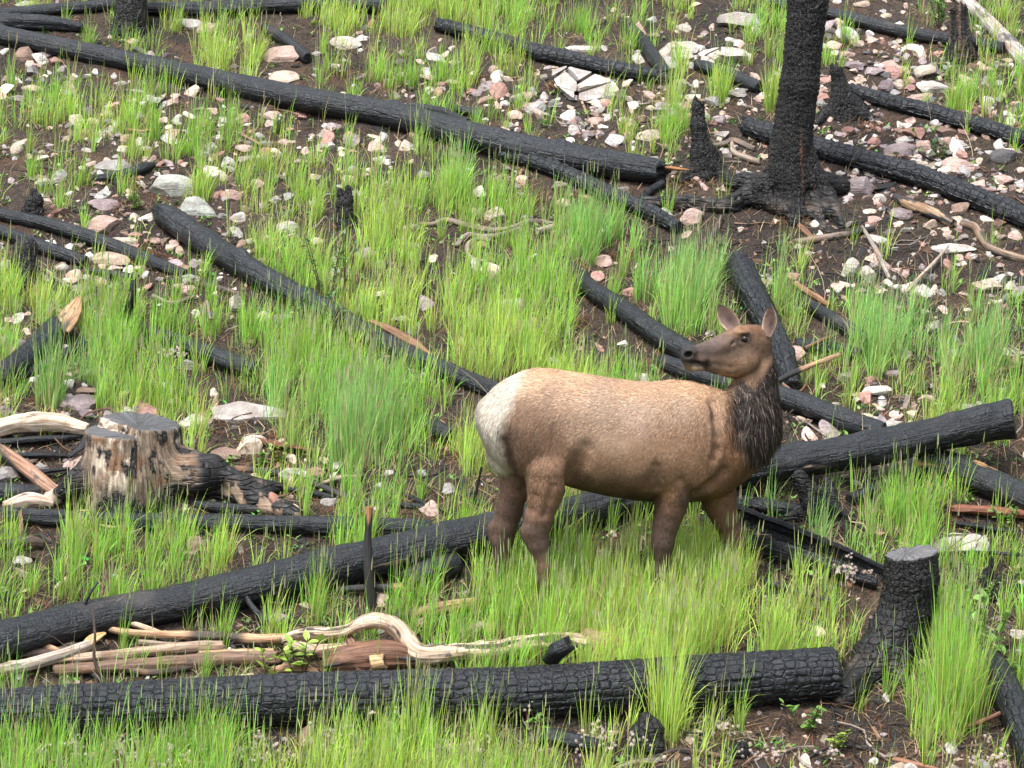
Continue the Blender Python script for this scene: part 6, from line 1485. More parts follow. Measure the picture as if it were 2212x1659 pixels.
# scattered single stones, too many alike to tell apart
def medium_stones():
    protos = []
    for s in range(14):
        v, f = rock_shape(900 + s, 3, 11, .09, (.38, .8))
        me = make_mesh('stone', v, tris=f, mat=M_ROCK); me.set_sharp_from_angle(angle=R(20)); protos.append(me)
    zones = [('small stone in the rubble right of the tall trunk', 'small stones in the right-hand rubble', 100, (1790, 2212, 70, 520), ('pink', 'rose', 'mauve', 'pale', 'cream', 'white')),
             ('small stone on the slope between trunk and dome rock', 'small stones left of the tall trunk', 66, (1080, 1680, 150, 430), ('pale', 'white', 'pink', 'tan')),
             ('small stone on the slope below the long upper-left log', 'small stones on the upper left slope', 80, (10, 900, 110, 480), ('pink', 'mauve', 'pale', 'white', 'rose', 'tan')),
             ('small stone near the thin left-edge logs', 'small stones by the left-edge logs', 30, (120, 640, 470, 700), ('pink', 'mauve', 'pale', 'tan', 'white')),
             ('small chip on the bare soil right of the elk', 'small chips right of the elk', 22, (1700, 2212, 500, 940), ('white', 'pale', 'cream', 'pink'))]
    for lab, grp, n, (x0, x1, y0, y1), cks in zones:
        k = 0
        while k < n:
            x, y = random.uniform(x0, x1), random.uniform(y0, y1)
            p = on_ground(np.array(x), np.array(y), 0.0)
            if blocked(p[:1], p[1:2])[0]: continue
            s = random.uniform(8, 15) * mpp(p)
            if random.random() < .2: s *= 1.35
            ck = random.choice(cks); o = add_obj('stone', random.choice(protos), color=tuple(np.array(RC[ck]) * random.uniform(.8, 1.15)))
            ax, ay, az = slope_axes(random.uniform(-3, 3))
            o.location = p + az * s * .12; o.rotation_euler = (random.uniform(-.5, .1), random.uniform(-.4, .4), random.uniform(0, 6.3))
            o.scale = (s * random.uniform(.9, 1.4), s * random.uniform(.7, 1.1), s * random.uniform(.4, .75))
            where = ''
            if x0 == 1790:
                l1 = np.interp(x, [1835, 2212], [192, 300]); l2 = np.interp(x, [1640, 2212], [288, 475])
                lab = 'small stone in the rubble ' + ('above the upper right log' if y < l1 else 'between the two right-hand logs' if y < l2 else 'below the lower right log')
                where = ', near the trunk' if x < 1950 else ', mid-way' if x < 2080 else ', near the right edge'
            elif x0 == 10: where = ', near the left edge' if x < 250 else ', left part' if x < 480 else ', middle part' if x < 690 else ', right part'
            elif x0 == 1080: where = ', by the dome' if x < 1330 else ', middle' if x < 1500 else ', by the trunk'
            elif x0 == 1700: where = ', upper part' if y < 680 else ', lower part'
            else: where = ', left part' if x < 360 else ', right part'
            tag(o, (lab + where).replace('small ', 'small ' + {'pale': 'pale grey'}.get(ck, ck) + ' ', 1), 'stone', grp); k += 1
medium_stones()

def gravel(n=15000):
    px = rng.uniform(-250, 2460, n); py = rng.uniform(-40, 1720, n)
    p = on_ground(px, py, 0.0)
    w = np.full(n, .22)
    w += .9 * np.exp(-((px - 1980) / 260) ** 2 - ((py - 300) / 200) ** 2) + .7 * np.exp(-((px - 1350) / 260) ** 2 - ((py - 280) / 140) ** 2) + .6 * np.exp(-((px - 380) / 420) ** 2 - ((py - 380) / 220) ** 2)
    w -= .035 * grass_density(px, py)
    w += .35 * fbm(p[:, 0] * 1.5, p[:, 1] * 1.5, 0, 3, 71)
    kp = rng.random(n) < w; p = p[kp]; n = len(p)
    v, f = ICO[1]; m = len(v)
    zone = np.exp(-((px - 1980) / 260) ** 2 - ((py - 280) / 200) ** 2)[kp]; s = np.exp(rng.normal(math.log(.015), .5, n)) * (1 + .8 * zone); s = np.minimum(s, .055)
    sc = s[:, None] * rng.uniform([.8, .7, .4], [1.4, 1.1, .8], (n, 3))
    dfm = v[None] * (1 + .28 * rng.normal(size=(n, m, 1)))
    ps = rng.normal(size=(n, 5, 3)); ps /= np.linalg.norm(ps, axis=2)[..., None]
    for k in range(5):
        d = np.einsum('nmi,ni->nm', dfm, ps[:, k]) - .6; d = np.maximum(d, 0)
        dfm = dfm - d[..., None] * ps[:, k][:, None]
    yaw = rng.uniform(0, 6.28, n); c_, s_ = np.cos(yaw), np.sin(yaw)
    q = dfm * sc[:, None]
    X = q[..., 0] * c_[:, None] - q[..., 1] * s_[:, None]; Y = q[..., 0] * s_[:, None] + q[..., 1] * c_[:, None]; Z = q[..., 2] + SLOPE * Y
    V = np.stack([X, Y, Z], -1) + p[:, None] + np.array([0, 0, 1]) * (s * .15)[:, None, None]
    T = (f[None] + (np.arange(n) * m)[:, None, None]).reshape(-1, 3)
    pal = np.array([RC[k] for k in ('pink', 'rose', 'mauve', 'pale', 'white', 'tan', 'brown', 'grey', 'dark', 'purple')])
    c = pal[rng.choice(len(pal), n, p=[.16, .12, .18, .10, .04, .13, .12, .06, .06, .03])] * rng.uniform(.45, 1.05, (n, 1))
    me = make_mesh('gravel', V.reshape(-1, 3), tris=T, attrs={'Col': ('FLOAT_COLOR', np.repeat(c, m, 0))}, smooth=False, mat=M_PEB)
    o = add_obj('gravel', me); tag(o, 'small pink and grey gravel strewn over the burnt soil', 'gravel', kind='stuff')
gravel()

def rubble(n=9500):
    """fist-sized broken stones, half sunk in the soil"""
    Z_ = [(1960, 130, 240, 110, 1), (2000, 330, 260, 110, 1), (1280, 250, 260, 90, .9), (1470, 190, 200, 120, 1), (300, 300, 380, 130, .8), (700, 320, 250, 90, .6), (300, 560, 260, 80, .8), (250, 900, 250, 60, .5), (620, 1050, 300, 50, .5), (1850, 880, 180, 60, .6), (1950, 600, 260, 80, .5), (2130, 450, 120, 80, .8), (90, 160, 130, 60, .8), (1000, 190, 200, 80, .6), (80, 760, 100, 80, .5)]
    px = rng.uniform(-250, 2460, n); py = rng.uniform(-20, 1720, n)
    w = np.full(n, .07)
    for bx, by, rx, ry, a in Z_: w = np.maximum(w, a * np.exp(-((px - bx) / rx) ** 2 - ((py - by) / ry) ** 2))
    p = on_ground(px, py, 0.0); kp = (rng.random(n) < w) & ~blocked(p[:, 0], p[:, 1]); p = p[kp]; n = len(p)
    v, f = ICO[2]; m = len(v); s = np.clip(np.exp(rng.normal(math.log(.044), .42, n)), .02, .10)
    dfm = np.repeat(v[None], n, 0)
    ps = rng.normal(size=(n, 11, 3)); ps /= np.linalg.norm(ps, axis=2)[..., None]; cu = rng.uniform(.38, .8, (n, 11))
    for k in range(11):
        d = np.maximum(np.einsum('nmi,ni->nm', dfm, ps[:, k]) - cu[:, k][:, None], 0); dfm = dfm - d[..., None] * ps[:, k][:, None]
    q = dfm * (s[:, None] * rng.uniform([.9, .7, .4], [1.5, 1.1, .8], (n, 3)))[:, None]
    yaw = rng.uniform(0, 6.28, n); c_, s_ = np.cos(yaw)[:, None], np.sin(yaw)[:, None]
    q[..., 2] += q[..., 0] * (rng.normal(size=n) * .3)[:, None]
    X = q[..., 0] * c_ - q[..., 1] * s_; Y = q[..., 0] * s_ + q[..., 1] * c_
    V = np.stack([X, Y, q[..., 2] + SLOPE * Y], -1) + p[:, None] + np.array([0, 0, 1]) * (s * .08)[:, None, None]
    pal = np.array([RC[k] for k in ('pink', 'rose', 'mauve', 'pale', 'white', 'tan', 'brown', 'grey', 'cream', 'purple')])
    c = pal[rng.choice(len(pal), n, p=[.20, .08, .16, .19, .12, .08, .03, .06, .07, .01])] * rng.uniform(.7, 1.1, (n, 1))
    me = make_mesh('rubble', V.reshape(-1, 3), tris=(f[None] + (np.arange(n) * m)[:, None, None]).reshape(-1, 3), attrs={'Col': ('FLOAT_COLOR', np.repeat(c, m, 0))}, smooth=False, mat=M_PEB)
    tag(add_obj('rubble', me), 'broken pink and grey stones strewn between the logs', 'rubble', kind='stuff')
rubble()

def debris(n=11000):
    """flat chips of charcoal, bark and wood"""
    px = rng.uniform(-250, 2460, n); py = rng.uniform(-40, 1720, n); p = on_ground(px, py, 0.0)
    w = .5 + .6 * fbm(p[:, 0] * 1.2, p[:, 1] * 1.2, 3, 3, 77) - .02 * grass_density(px, py)
    w += .5 * np.exp(-((px - 1800) / 400) ** 2 - ((py - 560) / 120) ** 2) + .4 * np.exp(-((px - 450) / 300) ** 2 - ((py - 1040) / 60) ** 2) + .4 * np.exp(-((px - 1650) / 500) ** 2 - ((py - 1620) / 60) ** 2)
    p = p[rng.random(n) < w]; n = len(p)
    box = np.array([[x, y, z] for x in (-1, 1) for y in (-1, 1) for z in (-1, 1)], float)
    fq = np.array([(0, 1, 3, 2), (4, 6, 7, 5), (0, 4, 5, 1), (2, 3, 7, 6), (0, 2, 6, 4), (1, 5, 7, 3)])
    L_ = np.exp(rng.normal(math.log(.030), .6, n)); sc = np.stack([L_, L_ * rng.uniform(.12, .5, n), L_ * rng.uniform(.06, .22, n) + .002], 1)
    q = box[None] * (1 + .35 * rng.normal(size=(n, 8, 3))) * sc[:, None] * .5
    yaw = rng.uniform(0, 6.28, n); pit = rng.normal(size=n) * .25
    q[..., 2] += q[..., 0] * np.tan(pit)[:, None]
    c_, s_ = np.cos(yaw)[:, None], np.sin(yaw)[:, None]
    X = q[..., 0] * c_ - q[..., 1] * s_; Y = q[..., 0] * s_ + q[..., 1] * c_
    V = np.stack([X, Y, q[..., 2] + SLOPE * Y], -1) + p[:, None] + np.array([0, 0, .006])
    pal = np.array([[.012, .012, .013], [.03, .028, .027], [.11, .06, .035], [.24, .15, .09], [.36, .30, .23], [.16, .13, .11]])
    c = pal[rng.choice(6, n, p=[.40, .2, .16, .09, .06, .09])] * rng.uniform(.6, 1.3, (n, 1))
    me = make_mesh('burnt_debris', V.reshape(-1, 3), quads=(fq[None] + (np.arange(n) * 8)[:, None, None]).reshape(-1, 4), attrs={'Col': ('FLOAT_COLOR', np.repeat(c, 8, 0))}, smooth=False, mat=M_PEB)
    tag(add_obj('burnt_debris', me), 'charcoal bits and wood chips scattered over the burnt soil', 'debris', kind='stuff')
debris()

def twigs(n=3200):
    """thin bent twigs lying about"""
    px = rng.uniform(-250, 2460, n); py = rng.uniform(-20, 1720, n); p = on_ground(px, py, 0.0)
    z_ = np.exp(-((px - 350) / 400) ** 2 - ((py - 1030) / 70) ** 2) + np.exp(-((px - 350) / 400) ** 2 - ((py - 1420) / 45) ** 2) + np.exp(-((px - 1750) / 200) ** 2 - ((py - 1120) / 80) ** 2) + .8 * np.exp(-((px - 1900) / 350) ** 2 - ((py - 560) / 130) ** 2) + .7 * np.exp(-((px - 1750) / 450) ** 2 - ((py - 1610) / 50) ** 2)
    p = p[rng.random(n) < .3 + .9 * z_]; n = len(p)
    L_ = np.exp(rng.normal(math.log(.19), .5, n)); L_ = np.minimum(L_, .7); r = np.clip(L_ * .022, .0022, .008) * rng.uniform(.7, 1.4, n)
    a = rng.uniform(0, 6.28, n); d = np.stack([np.cos(a), np.sin(a), SLOPE * np.sin(a)], 1); sd = np.stack([-np.sin(a), np.cos(a), SLOPE * np.cos(a)], 1)
    K = 6; t = np.linspace(-.5, .5, K); b1, b2 = rng.normal(size=n) * .22, rng.normal(size=n) * .12
    C = p[:, None] + d[:, None] * (L_[:, None] * t)[..., None] + sd[:, None] * (L_[:, None] * (b1[:, None] * t ** 2 * 2 + b2[:, None] * np.sin(t * 9)))[..., None]
    C[..., 2] = np.maximum(C[..., 2], ground_z(C[..., 0], C[..., 1])) + .01 + (np.abs(rng.normal(size=n)) * .015)[:, None] + (t * rng.normal(size=n)[:, None] * .05)
    ring = np.array([0, 2.09, 4.19]); rr = r[:, None] * np.linspace(1.2, .5, K)
    V = C[:, :, None] + rr[..., None, None] * (np.cos(ring)[None, None, :, None] * sd[:, None, None] + np.sin(ring)[None, None, :, None] * np.array([0, 0, 1.0]))
    i = np.arange(n * K * 3).reshape(n, K, 3); j = np.roll(i, -1, 2)
    q = np.stack([i[:, :-1], j[:, :-1], j[:, 1:], i[:, 1:]], -1).reshape(-1, 4)
    pal = np.array([[.02, .018, .018], [.13, .075, .045], [.30, .22, .15], [.22, .19, .165]])
    c = pal[rng.choice(4, n, p=[.42, .28, .14, .16])] * rng.uniform(.6, 1.3, (n, 1))
    me = make_mesh('twig_litter', V.reshape(-1, 3), quads=q, attrs={'Col': ('FLOAT_COLOR', np.repeat(c, K * 3, 0))}, mat=M_PEB)
    tag(add_obj('twig_litter', me), 'thin black and brown twigs lying among grass and stones', 'litter', kind='stuff')
twigs()

def blades(P, hgt, lean, wid, c0, c1, K=4, droop=0.0, face=None, head=None, hcol=None):
    """ribbons: base P, height, horizontal lean vector (at tip), width, colours bottom/top"""
    n = len(P)
    t = np.linspace(0, 1, K + 1)
    az = rng.uniform(0, math.pi, n) if face is None else face
    W = np.stack([np.cos(az), np.sin(az), np.zeros(n)], 1)
    C = P[:, None] + np.array([0, 0, 1.0]) * (hgt[:, None] * (t - droop * t ** 3))[..., None] + lean[:, None] * (t ** 1.8)[None, :, None]
    prof = np.array([.75, 1, .9, .6, .0]) if K == 4 else np.interp(t, [0, .3, .75, 1], [.8, 1, .7, 0])
    hw = wid[:, None] * .5 * prof[None]
    Lf = C - W[:, None] * hw[..., None]; Rt = C + W[:, None] * hw[..., None]
    V = np.concatenate([np.stack([Lf[:, :-1], Rt[:, :-1]], 2).reshape(n, -1, 3), C[:, -1:]], 1)
    m = 2 * K + 1; i = (np.arange(n) * m)[:, None]
    k = np.arange(K - 1)[None] * 2
    q = np.stack([i + k, i + k + 1, i + k + 3, i + k + 2], -1).reshape(-1, 4)
    tr = np.concatenate([i + 2 * K - 2, i + 2 * K - 1, i + 2 * K], 1)
    tt = np.concatenate([np.repeat(t[:-1], 2), [1.0]])
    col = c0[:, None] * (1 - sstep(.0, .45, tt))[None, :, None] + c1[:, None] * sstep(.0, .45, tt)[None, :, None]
    return V.reshape(-1, 3), q, tr, col.reshape(-1, 3), C[:, -1], W

class Heap:
    def __init__(self): self.V, self.Q, self.T, self.C, self.n = [], [], [], [], 0
    def add(self, V, q, t, c):
        if q is not None: self.Q.append(q + self.n)
        if t is not None: self.T.append(t + self.n)
        self.V.append(V); self.C.append(c); self.n += len(V)
    def build(self, name, mat, base=None, parent=None):
        V = np.concatenate(self.V)
        if base is not None: V = V - np.asarray(base)
        me = make_mesh(name, V, quads=np.concatenate(self.Q) if self.Q else None, tris=np.concatenate(self.T) if self.T else None, attrs={'Col': ('FLOAT_COLOR', np.concatenate(self.C))}, mat=mat)
        o = add_obj(name, me, parent=parent)
        if base is not None and parent is None: o.location = base
        return o

GREEN = np.array([.30, .53, .085]); YEL = np.array([.43, .60, .12]); BLUE = np.array([.25, .47, .175]); STRAW = np.array([.47, .36, .21]); RUST = np.array([.17, .075, .035])
BLUE_SPOTS = [(1490, 640, 130, 110), (1950, 750, 230, 110), (760, 960, 130, 100), (120, 830, 90, 110), (985, 370, 80, 60), (1275, 490, 70, 90), (1680, 640, 60, 90), (2130, 760, 80, 110), (1660, 1090, 120, 60), (560, 910, 80, 60), (1780, 1150, 110, 70), (330, 1560, 400, 60)]
def hue(px, py, x, y):
    b = np.zeros(len(px))
    for bx, by, rx, ry in BLUE_SPOTS: b = np.maximum(b, .8 * np.exp(-((px - bx) / rx) ** 2 - ((py - by) / ry) ** 2))
    n1 = fbm(x * 1.1, y * 1.1, 0, 3, 81)
    c = GREEN + (YEL - GREEN) * sstep(-.3, .4, n1)[:, None]
    return c * (1 - b * .85)[:, None] + BLUE * (b * .85)[:, None]

def tussock_blades(heap, dry, tx, ty, size, nbl, hmul, tall=.12):
    """blades for tussocks rooted at tx, ty"""
    nt = len(tx)
    k = np.repeat(np.arange(nt), nbl)
    n = len(k)
    ang = rng.uniform(0, 2 * math.pi, n); rr = size[k] * np.sqrt(rng.random(n))
    x = tx[k] + rr * np.cos(ang); y = ty[k] + rr * np.sin(ang)
    ok = ~blocked(x, y); x, y, k, ang, rr = x[ok], y[ok], k[ok], ang[ok], rr[ok]; n = len(x)
    P = np.stack([x, y, ground_z(x, y) - .01], 1)
    px, py = project(P)
    cl = hue(px, py, x, y) * np.exp(.16 * rng.normal(size=(n, 1))) * (1 + .12 * rng.normal(size=(n, 3)))
    tdark = np.exp(.12 * rng.normal(size=nt))[k]
    cl *= tdark[:, None]
    stem_ = rng.random(n) < tall
    h = hmul[k] * np.where(stem_, rng.uniform(.40, .56, n), rng.beta(2.2, 1.8, n) * .34 + .08)
    out = .10 + .9 * rr / np.maximum(size[k], .01)
    ln_ = h * out * rng.uniform(.03, .40, n) * np.where(stem_, .45, 1)
    wind = np.array([.03, .0])
    lean = np.stack([np.cos(ang) * ln_ + wind[0] + .02 * rng.normal(size=n), np.sin(ang) * ln_, np.zeros(n)], 1)
    bent = (rng.random(n) < .18) & ~stem_
    lean[bent] *= 2.2
    wid = np.where(stem_, .0045, rng.uniform(.004, .0070, n))
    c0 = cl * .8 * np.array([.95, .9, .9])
    drymix = rng.random(n) < .10
    cl[drymix] = STRAW * rng.uniform(.7, 1.15, (drymix.sum(), 1)); c0[drymix] = STRAW * .7
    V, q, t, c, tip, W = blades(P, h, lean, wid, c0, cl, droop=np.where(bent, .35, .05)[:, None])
    heap.add(V, q, t, c)
    # seed heads on the tall stems
    s = stem_ & (rng.random(n) < .6)
    if s.any():
        tp = tip[s]; m = len(tp)
        hh = rng.uniform(.045, .085, m)
        sp = np.array([.19, .18, .12]) * rng.uniform(.6, 1.3, (m, 1)) + np.array([.03, .0, .03]) * rng.random((m, 1)) + cl[s] * .3
        Vs, qs, ts, cs, _, _ = blades(tp - np.array([0, 0, .05]), hh + .03, lean[s] * .12, rng.uniform(.0055, .0085, m), sp, sp * 1.1, K=3)
        heap.add(Vs, qs, ts, cs)
    # dead leaves round the foot
    nd_ = nt * 8
    k2 = rng.integers(0, nt, nd_); a2 = rng.uniform(0, 2 * math.pi, nd_); r2 = size[k2] * rng.uniform(.5, 1.2, nd_)
    x, y = tx[k2] + r2 * np.cos(a2), ty[k2] + r2 * np.sin(a2); ok = ~blocked(x, y); x, y, k2, a2 = x[ok], y[ok], k2[ok], a2[ok]
    P = np.stack([x, y, ground_z(x, y)], 1); m = len(x)
    L_ = rng.uniform(.08, .2, m)
    lean = np.stack([np.cos(a2) * L_, np.sin(a2) * L_, np.sin(a2) * L_ * SLOPE], 1)
    cc = (STRAW * rng.uniform(.45, 1.1, (m, 1)))
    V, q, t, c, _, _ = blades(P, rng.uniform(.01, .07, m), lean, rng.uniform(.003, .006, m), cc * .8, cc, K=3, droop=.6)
    dry.add(V, q, t, c)

grass, dry = Heap(), Heap()
CLEAR = [([(-60, 75), (300, 150), (600, 215), (850, 262), (1000, 300), (1200, 350), (1420, 385)], .72), ([(1085, 345), (1200, 375), (1305, 425), (1400, 465)], .6),
         ([(340, 480), (440, 535), (531, 590), (627, 645), (700, 680), (787, 725), (883, 775), (979, 820), (1075, 855)], .72), ([(-60, 465), (123, 505), (261, 552), (400, 605)], .8), ([(-60, 500), (90, 545), (185, 580)], .7),
         ([(272, 710), (440, 780), (552, 815)], .6), ([(1215, 580), (1350, 690), (1430, 745), (1500, 790)], .8), ([(1432, 800), (1600, 855), (1905, 950)], .8), ([(1575, 580), (1720, 850)], .85), ([(1600, 560), (1680, 600)], .6),
         ([(-60, 1420), (432, 1320), (792, 1240), (1068, 1170), (1610, 1045), (2190, 940)], .5), ([(-60, 1580), (708, 1540), (1560, 1500), (1812, 1490)], .45), ([(-60, 1130), (930, 1160)], .35), ([(0, 1420), (700, 1420), (1300, 1410)], .6),
         ([(60, 1010), (440, 1040), (640, 1100)], .85), ([(0, 950), (200, 960)], .8), ([(1790, 300), (2212, 450)], .7), ([(1380, 445), (1830, 480)], .9), ([(1380, 470), (1830, 500)], .8), ([(945, 65), (1160, 125), (1450, 180)], .6), ([(1180, 210), (1330, 230)], .7), ([(1390, 140), (1640, 165)], .6), ([(310, 430), (480, 475)], .85), ([(450, 910), (610, 925)], .6),
         ([(1545, 1150), (1700, 1200), (1905, 1275)], .5), ([(1985, 1015), (2212, 1090)], .5), ([(1820, 1490), (1990, 1450)], .7), ([(572, 75), (665, 135)], .6), ([(900, 490), (1210, 500)], .5), ([(300, 30), (832, 30)], .4), ([(560, 150), (660, 190)], .7), ([(690, 470), (800, 470)], .8), ([(30, 460), (110, 460)], .7), ([(1330, 1600), (1460, 1600)], .6)]
def meadow():
    n = 18500
    px = rng.uniform(-300, 2510, n); py = rng.uniform(-180, 1900, n)
    d = grass_density(px, py)
    p = on_ground(px, py, 0.0)
    cl = fbm(p[:, 0] * 3.0, p[:, 1] * 3.0, 4, 3, 73)                 # patchiness
    kp = rng.random(n) < np.clip((d / 9.0) ** 1.3 * .66 * (1 + 2.0 * cl), 0, 1)
    for poly, pr in CLEAR:                                            # grass is thin in front of these logs
        q = np.array(poly, float); yl = np.interp(px, q[:, 0], q[:, 1], left=-9e3, right=-9e3)
        reach = np.interp(py, [0, 1659], [85, 150])
        kp &= ~((py > yl - 10) & (py < yl + reach) & (rng.random(n) < pr))
    p, d = p[kp], d[kp]
    ok = ~blocked(p[:, 0], p[:, 1]); p, d = p[ok], d[ok]
    nt = len(p)
    size = rng.uniform(.025, .085, nt) * (.75 + d / 18)
    nbl = (rng.uniform(14, 40, nt) * (.5 + d / 10)).astype(int)
    hm = rng.uniform(.72, 1.12, nt) * (.80 + d / 40)
    tussock_blades(grass, dry, p[:, 0], p[:, 1], size, nbl, hm)
meadow()
go = grass.build('grass', M_GRASS); tag(go, 'fresh green grass with purplish seed heads growing all over the burnt slope', 'grass', kind='stuff')

# tussocks that stand out
def tussock(px, py, w, hgt, label, n=260, tall=.12):
    p = on_ground(np.array(float(px)), np.array(float(py)), 0.0); m = mpp(p)
    hp, dr = Heap(), Heap()
    r_ = w * .5 * m * .5
    tx = p[0] + rng.normal(size=9) * r_ * .45; ty = p[1] + rng.normal(size=9) * r_ * .45
    tussock_blades(hp, dr, tx, ty, np.full(9, r_ * .6), np.full(9, n // 9), np.full(9, hgt * m / .46), tall)
    base = p
    o = hp.build('grass_tussock', M_GRASS, base); tag(o, label, 'grass')
    dr.build('dead_leaves', M_DRY, base, parent=o)
tussock(2050, 1575, 230, 300, 'tall bright grass tussock in front of the sawn black stump', 420)
tussock(1440, 1560, 230, 260, 'tall bright grass tussock hiding the middle of the foreground log', 420, .2)
tussock(900, 1640, 130, 200, 'upright stemmy grass tussock before the foreground log, centre', 130, .4)
tussock(980, 425, 130, 130, 'dense bright tussock under the long upper-left log', 380)
tussock(1270, 540, 140, 170, 'tall blue-green tussock hiding the charred log left of the trunk', 300)
tussock(1480, 690, 190, 190, 'wide blue-green tussock left of the elk ears', 480)
tussock(1680, 690, 90, 190, 'narrow blue-green tussock right behind the elk ears', 240)
tussock(1900, 775, 240, 160, 'wide arching blue-green tussock right of the elk head', 460)
tussock(2120, 800, 170, 160, 'blue-green tussock near the right edge', 300)
tussock(110, 870, 100, 200, 'tall blue-grey tussock at left in front of the broken log', 220)
tussock(770, 985, 190, 200, 'dense blue-green tussock left of the elk rump', 460)
tussock(1185, 1385, 170, 170, 'tall grass hiding the elk near hind hoof', 330)
tussock(1560, 1330, 120, 120, 'grass tuft hiding the elk far front hoof', 120, .3)
tussock(2060, 240, 70, 110, 'small bright tussock in the right-hand rubble', 160)
tussock(1665, 240, 80, 150, 'tall grass tussock touching the left side of the tall trunk', 220)
tussock(1560, 215, 80, 130, 'grass tussock left of the tall trunk above the grey boulder', 180)
tussock(1470, 285, 100, 100, 'short grass tussock left of the thin jagged stump', 200)
tussock(430, 420, 60, 120, 'upright yellow-green tussock growing beside the layered slabs', 130)
tussock(1760, 1130, 90, 100, 'small blue-green tussock on bare soil right of the elk chest', 120)
tussock(1960, 1130, 160, 170, 'bright grass tussock behind the sawn black stump', 300)

# dead rusty plants and scattered straw
def litter():
    n = 46000
    px = rng.uniform(-250, 2460, n); py = rng.uniform(-120, 1700, n); p = on_ground(px, py, 0.0)
    kp = (rng.random(n) < .55 + .6 * fbm(p[:, 0] * 1.7, p[:, 1] * 1.7, 0, 3, 75)) & ~blocked(p[:, 0], p[:, 1]); p = p[kp]; m = len(p)
    a = rng.uniform(0, 2 * math.pi, m); L_ = rng.uniform(.04, .22, m)
    lean = np.stack([np.cos(a) * L_, np.sin(a) * L_, np.sin(a) * L_ * SLOPE + rng.uniform(0, .03, m)], 1)
    cc = np.where(rng.random((m, 1)) < .5, STRAW[None] * .8, np.where(rng.random((m, 1)) < .5, RUST[None], np.array([[.05, .035, .028]]))) * rng.uniform(.5, 1.2, (m, 1))
    V, q, t, c, _, _ = blades(p, rng.uniform(.005, .04, m), lean, rng.uniform(.003, .007, m), cc, cc, K=3, droop=.4)
    dry.add(V, q, t, c)
    # long pale dry stems leaning over
    n = 420; px = rng.uniform(0, 2212, n); py = rng.uniform(120, 1500, n); p = on_ground(px, py, 0.0)
    p = p[rng.random(n) < .6]; m = len(p); a = rng.uniform(0, 2 * math.pi, m); L_ = rng.uniform(.1, .45, m)
    cc = np.array([.5, .40, .25]) * rng.uniform(.6, 1.1, (m, 1))
    V, q, t, c, _, _ = blades(p, rng.uniform(.12, .4, m), np.stack([np.cos(a) * L_, np.sin(a) * L_, np.zeros(m)], 1), np.full(m, .004), cc, cc, K=4)
    dry.add(V, q, t, c)
    # rusty clumps
    for x, y, w in [(1110, 245, 60), (1195, 190, 40), (840, 180, 50), (900, 170, 50), (1040, 175, 40), (1150, 440, 60), (1240, 430, 60), (60, 155, 60), (250, 240, 90), (660, 230, 60), (740, 160, 60), (290, 400, 40), (260, 450, 40), (1500, 290, 90), (1540, 400, 90), (1480, 400, 60), (1880, 280, 90), (1930, 355, 60), (1760, 560, 70), (1700, 480, 80), (1790, 660, 60), (1780, 800, 80), (1960, 820, 120), (870, 560, 60), (720, 690, 60), (860, 660, 70), (240, 780, 50), (90, 870, 60), (1640, 1330, 80), (500, 920, 90), (610, 960, 60), (1330, 560, 60), (2100, 690, 70), (2080, 100, 50), (1830, 90, 60), (100, 260, 60), (420, 300, 60), (330, 545, 90), (1100, 600, 50), (960, 960, 70), (1000, 990, 60), (2060, 1030, 60), (1250, 700, 50)]:
        p = on_ground(np.array(float(x)), np.array(float(y)), 0.0); m = mpp(p); k = 70
        xx = p[0] + rng.normal(size=k) * w * m * .28; yy = p[1] + rng.normal(size=k) * w * m * .28
        P = np.stack([xx, yy, ground_z(xx, yy)], 1); a = rng.uniform(0, 6.28, k); L_ = rng.uniform(.03, .14, k)
        cc = (RUST * (1 - rng.random((k, 1)) * .5) + STRAW * .35 * rng.random((k, 1)))
        V, q, t, c, _, _ = blades(P, rng.uniform(.03, .12, k), np.stack([np.cos(a) * L_, np.sin(a) * L_, -rng.random(k) * .04], 1), rng.uniform(.004, .010, k), cc * .7, cc, K=4, droop=.5)
        dry.add(V, q, t, c)
litter()
do = dry.build('dry_grass_litter', M_DRY); tag(do, 'dry straw, rusty dead stems and needles covering the soil', 'litter', kind='stuff')

def weeds(n=5200):
    px = rng.uniform(-250, 2460, n); py = rng.uniform(-20, 1720, n); p = on_ground(px, py, 0.0)
    kp = (rng.random(n) < .38 + .9 * fbm(p[:, 0] * 1.4, p[:, 1] * 1.4, 6, 3, 79)) & ~blocked(p[:, 0], p[:, 1]); p = p[kp]; px, py = px[kp], py[kp]
    dk = np.exp(-((px - 1900) / 350) ** 2 - ((py - 540) / 90) ** 2); q_ = rng.random(len(p)) > dk; p = p[q_]; n = len(p)
    k = np.repeat(np.arange(n), 6); m = len(k)
    a = rng.uniform(0, 6.28, m); L_ = rng.uniform(.015, .05, m)
    P = p[k] + rng.normal(size=(m, 3)) * np.array([.025, .02, 0]); P[:, 2] = ground_z(P[:, 0], P[:, 1]) + rng.uniform(0, .04, m)
    cc = np.array([.14, .27, .06]) * np.exp(.25 * rng.normal(size=(n, 1)))[k] * (1 + .15 * rng.normal(size=(m, 3)))
    V, q, t, c, _, _ = blades(P, rng.uniform(.005, .03, m), np.stack([np.cos(a) * L_, np.sin(a) * L_, np.zeros(m)], 1), L_ * .5, cc * .9, cc, K=3, face=a + math.pi / 2)
    h = Heap(); h.add(V, q, t, c); tag(h.build('low_weeds', M_LEAF), 'low green weeds sprouting between stones and litter', 'weeds', kind='stuff')
weeds()

